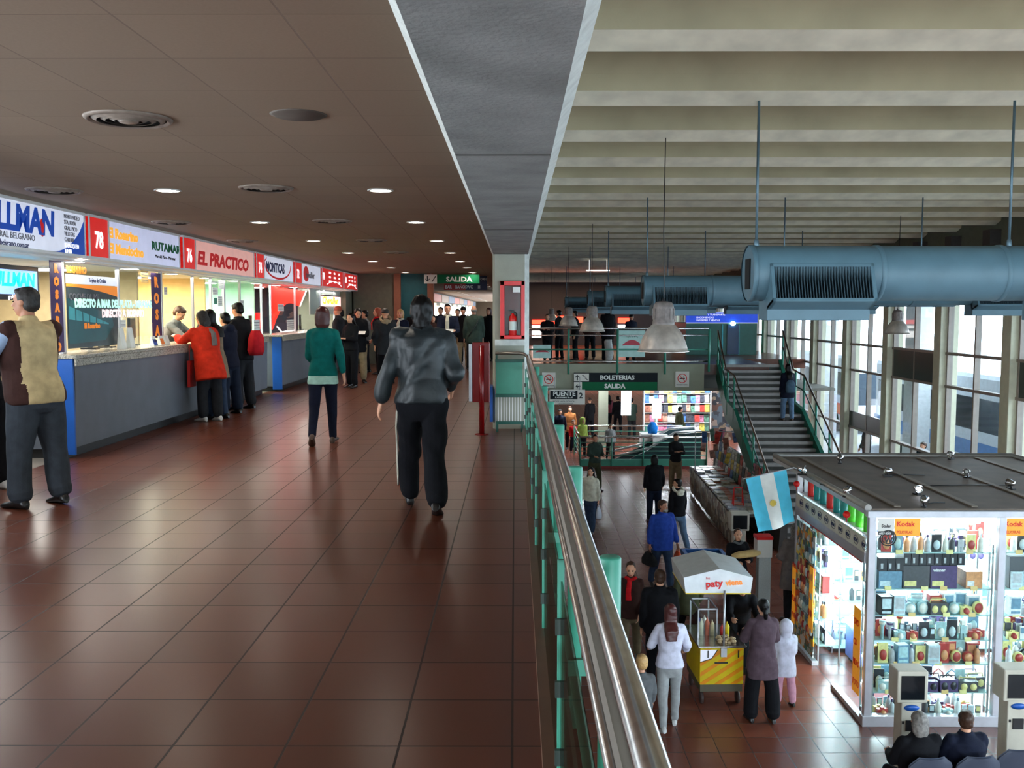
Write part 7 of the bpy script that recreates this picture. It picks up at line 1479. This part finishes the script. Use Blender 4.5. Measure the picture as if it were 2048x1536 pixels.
# ------------------------------------------------------------------ waiting seats and seated people, lower right
M_SEAT = mat('seat_grey', rgb(64, 70, 84), .35, var=.06); M_LEG = mat('seat_leg', rgb(60, 60, 62), .4, metal=.5)
def seat(x, y, rz, label):
    t = root('waiting_chair', (x, y, LF), label, 'chair', rz=rz, group='moulded waiting chairs in the lower right corner')
    n = 11; rows = []
    for j in range(12):
        v = j/11; row = []
        if v < .5: yy_, zz_ = .22-.46*(v/.5), .42-.02*math.sin(math.pi*v/.5)
        else: yy_, zz_ = -.24-.10*((v-.5)/.5), .42+.46*((v-.5)/.5)
        wd = .24*(1-.0*v) if v < .85 else .24*math.sqrt(max(.2, 1-((v-.85)/.18)**2))
        for i in range(n): u = -1+2*i/(n-1); row.append(V(u*wd, yy_+.03*u*u*(1 if v > .5 else 0), zz_+.03*u*u*(1 if v <= .5 else 0)))
        rows.append(row)
    g = MB(); 
    for off in (0, 1):
        k = len(g.v)
        for r_ in rows: g.v += [tuple(p+V(0, -.012*off, -.014*off)) for p in r_]
        for j in range(11):
            for i in range(n-1): a_ = k+j*n+i; g._f([a_, a_+1, a_+n+1, a_+n], True)
    mk('shell', g, M_SEAT, t); g = MB(); g.box(-.27, .27, -.04, .04, .33, .38); mk('beam', g, M_LEG, t)
    for q in (-.2, .2): g = MB(); g.tube([(q, 0, .34), (q, .16, 0)], .016, 8); g.tube([(q, 0, .34), (q, -.2, 0)], .016, 8); mk('leg', g, M_LEG, t)
    return t
SITA = ((86, 84, .1), (86, 84, .1))
for px, py, lab, kw, H, slab in [(1840, 1413, 'seated person with curly grey hair and dark clothes in front of the kiosk', dict(hair='grey', hstyle='bob', top='black', fat=1.2, headpitch=6), 1.62, 'moulded grey chair under the grey-haired sitter'), (1934, 1411, 'seated person with short brown hair beside the grey-haired sitter', dict(hair='brown', hstyle='short', top='navy', fat=1.2, headyaw=-25), 1.62, 'moulded grey chair under the brown-haired sitter')]:
    ht = 1.30; p = U(px, py, z=LF+ht); person(p.x, p.y, LF, 5, lab, H=H, legs=SITA, arms=((25, 10, 60, 20), (25, 10, 60, 20)), bottom='blackp', sit=True, tthick=.04, collar=True, **kw); seat(p.x, p.y+.06, R(5), slab)
for px, py, slab in ((2035, 1500, 'empty moulded grey chair at the right edge of the picture'),):
    p = U(px, py, z=LF+.86); seat(p.x, p.y+.3, R(5), slab)
# a few people on the platform outside
for px, yv, H, f, lab, kw in [(1735, 21, 1.7, 90, 'dark figure on the bus platform beyond the glazing', dict(top='black', bottom='blackp')), (1930, 15.5, 1.72, 60, 'figure in a tan jacket on the platform outside the right glazing', dict(top='khaki', bottom='grey', fat=1.2)), (1850, 18, 1.7, 120, 'figure in dark blue on the platform beyond the glazing', dict(top='navy', bottom='djeans')), (2000, 16.5, 1.68, 180, 'figure in blue with a red bag on the platform at the far right', dict(top='blue', bottom='charcoal'))]:
    yq2 = yv*10.9/11; q = U(px, 800, x=11.2); person(11.2, q.y, LF+.12, f, lab, H=H, legs=STAND, **kw)
# warm fill lights added to brighten the far upper level
for x in (1.5, 4.2):
    arealight('far_shop_fill', (x, 41.5, 2.85), (0, 0, 0), 1.8, 3, 45, (1, .72, .45))
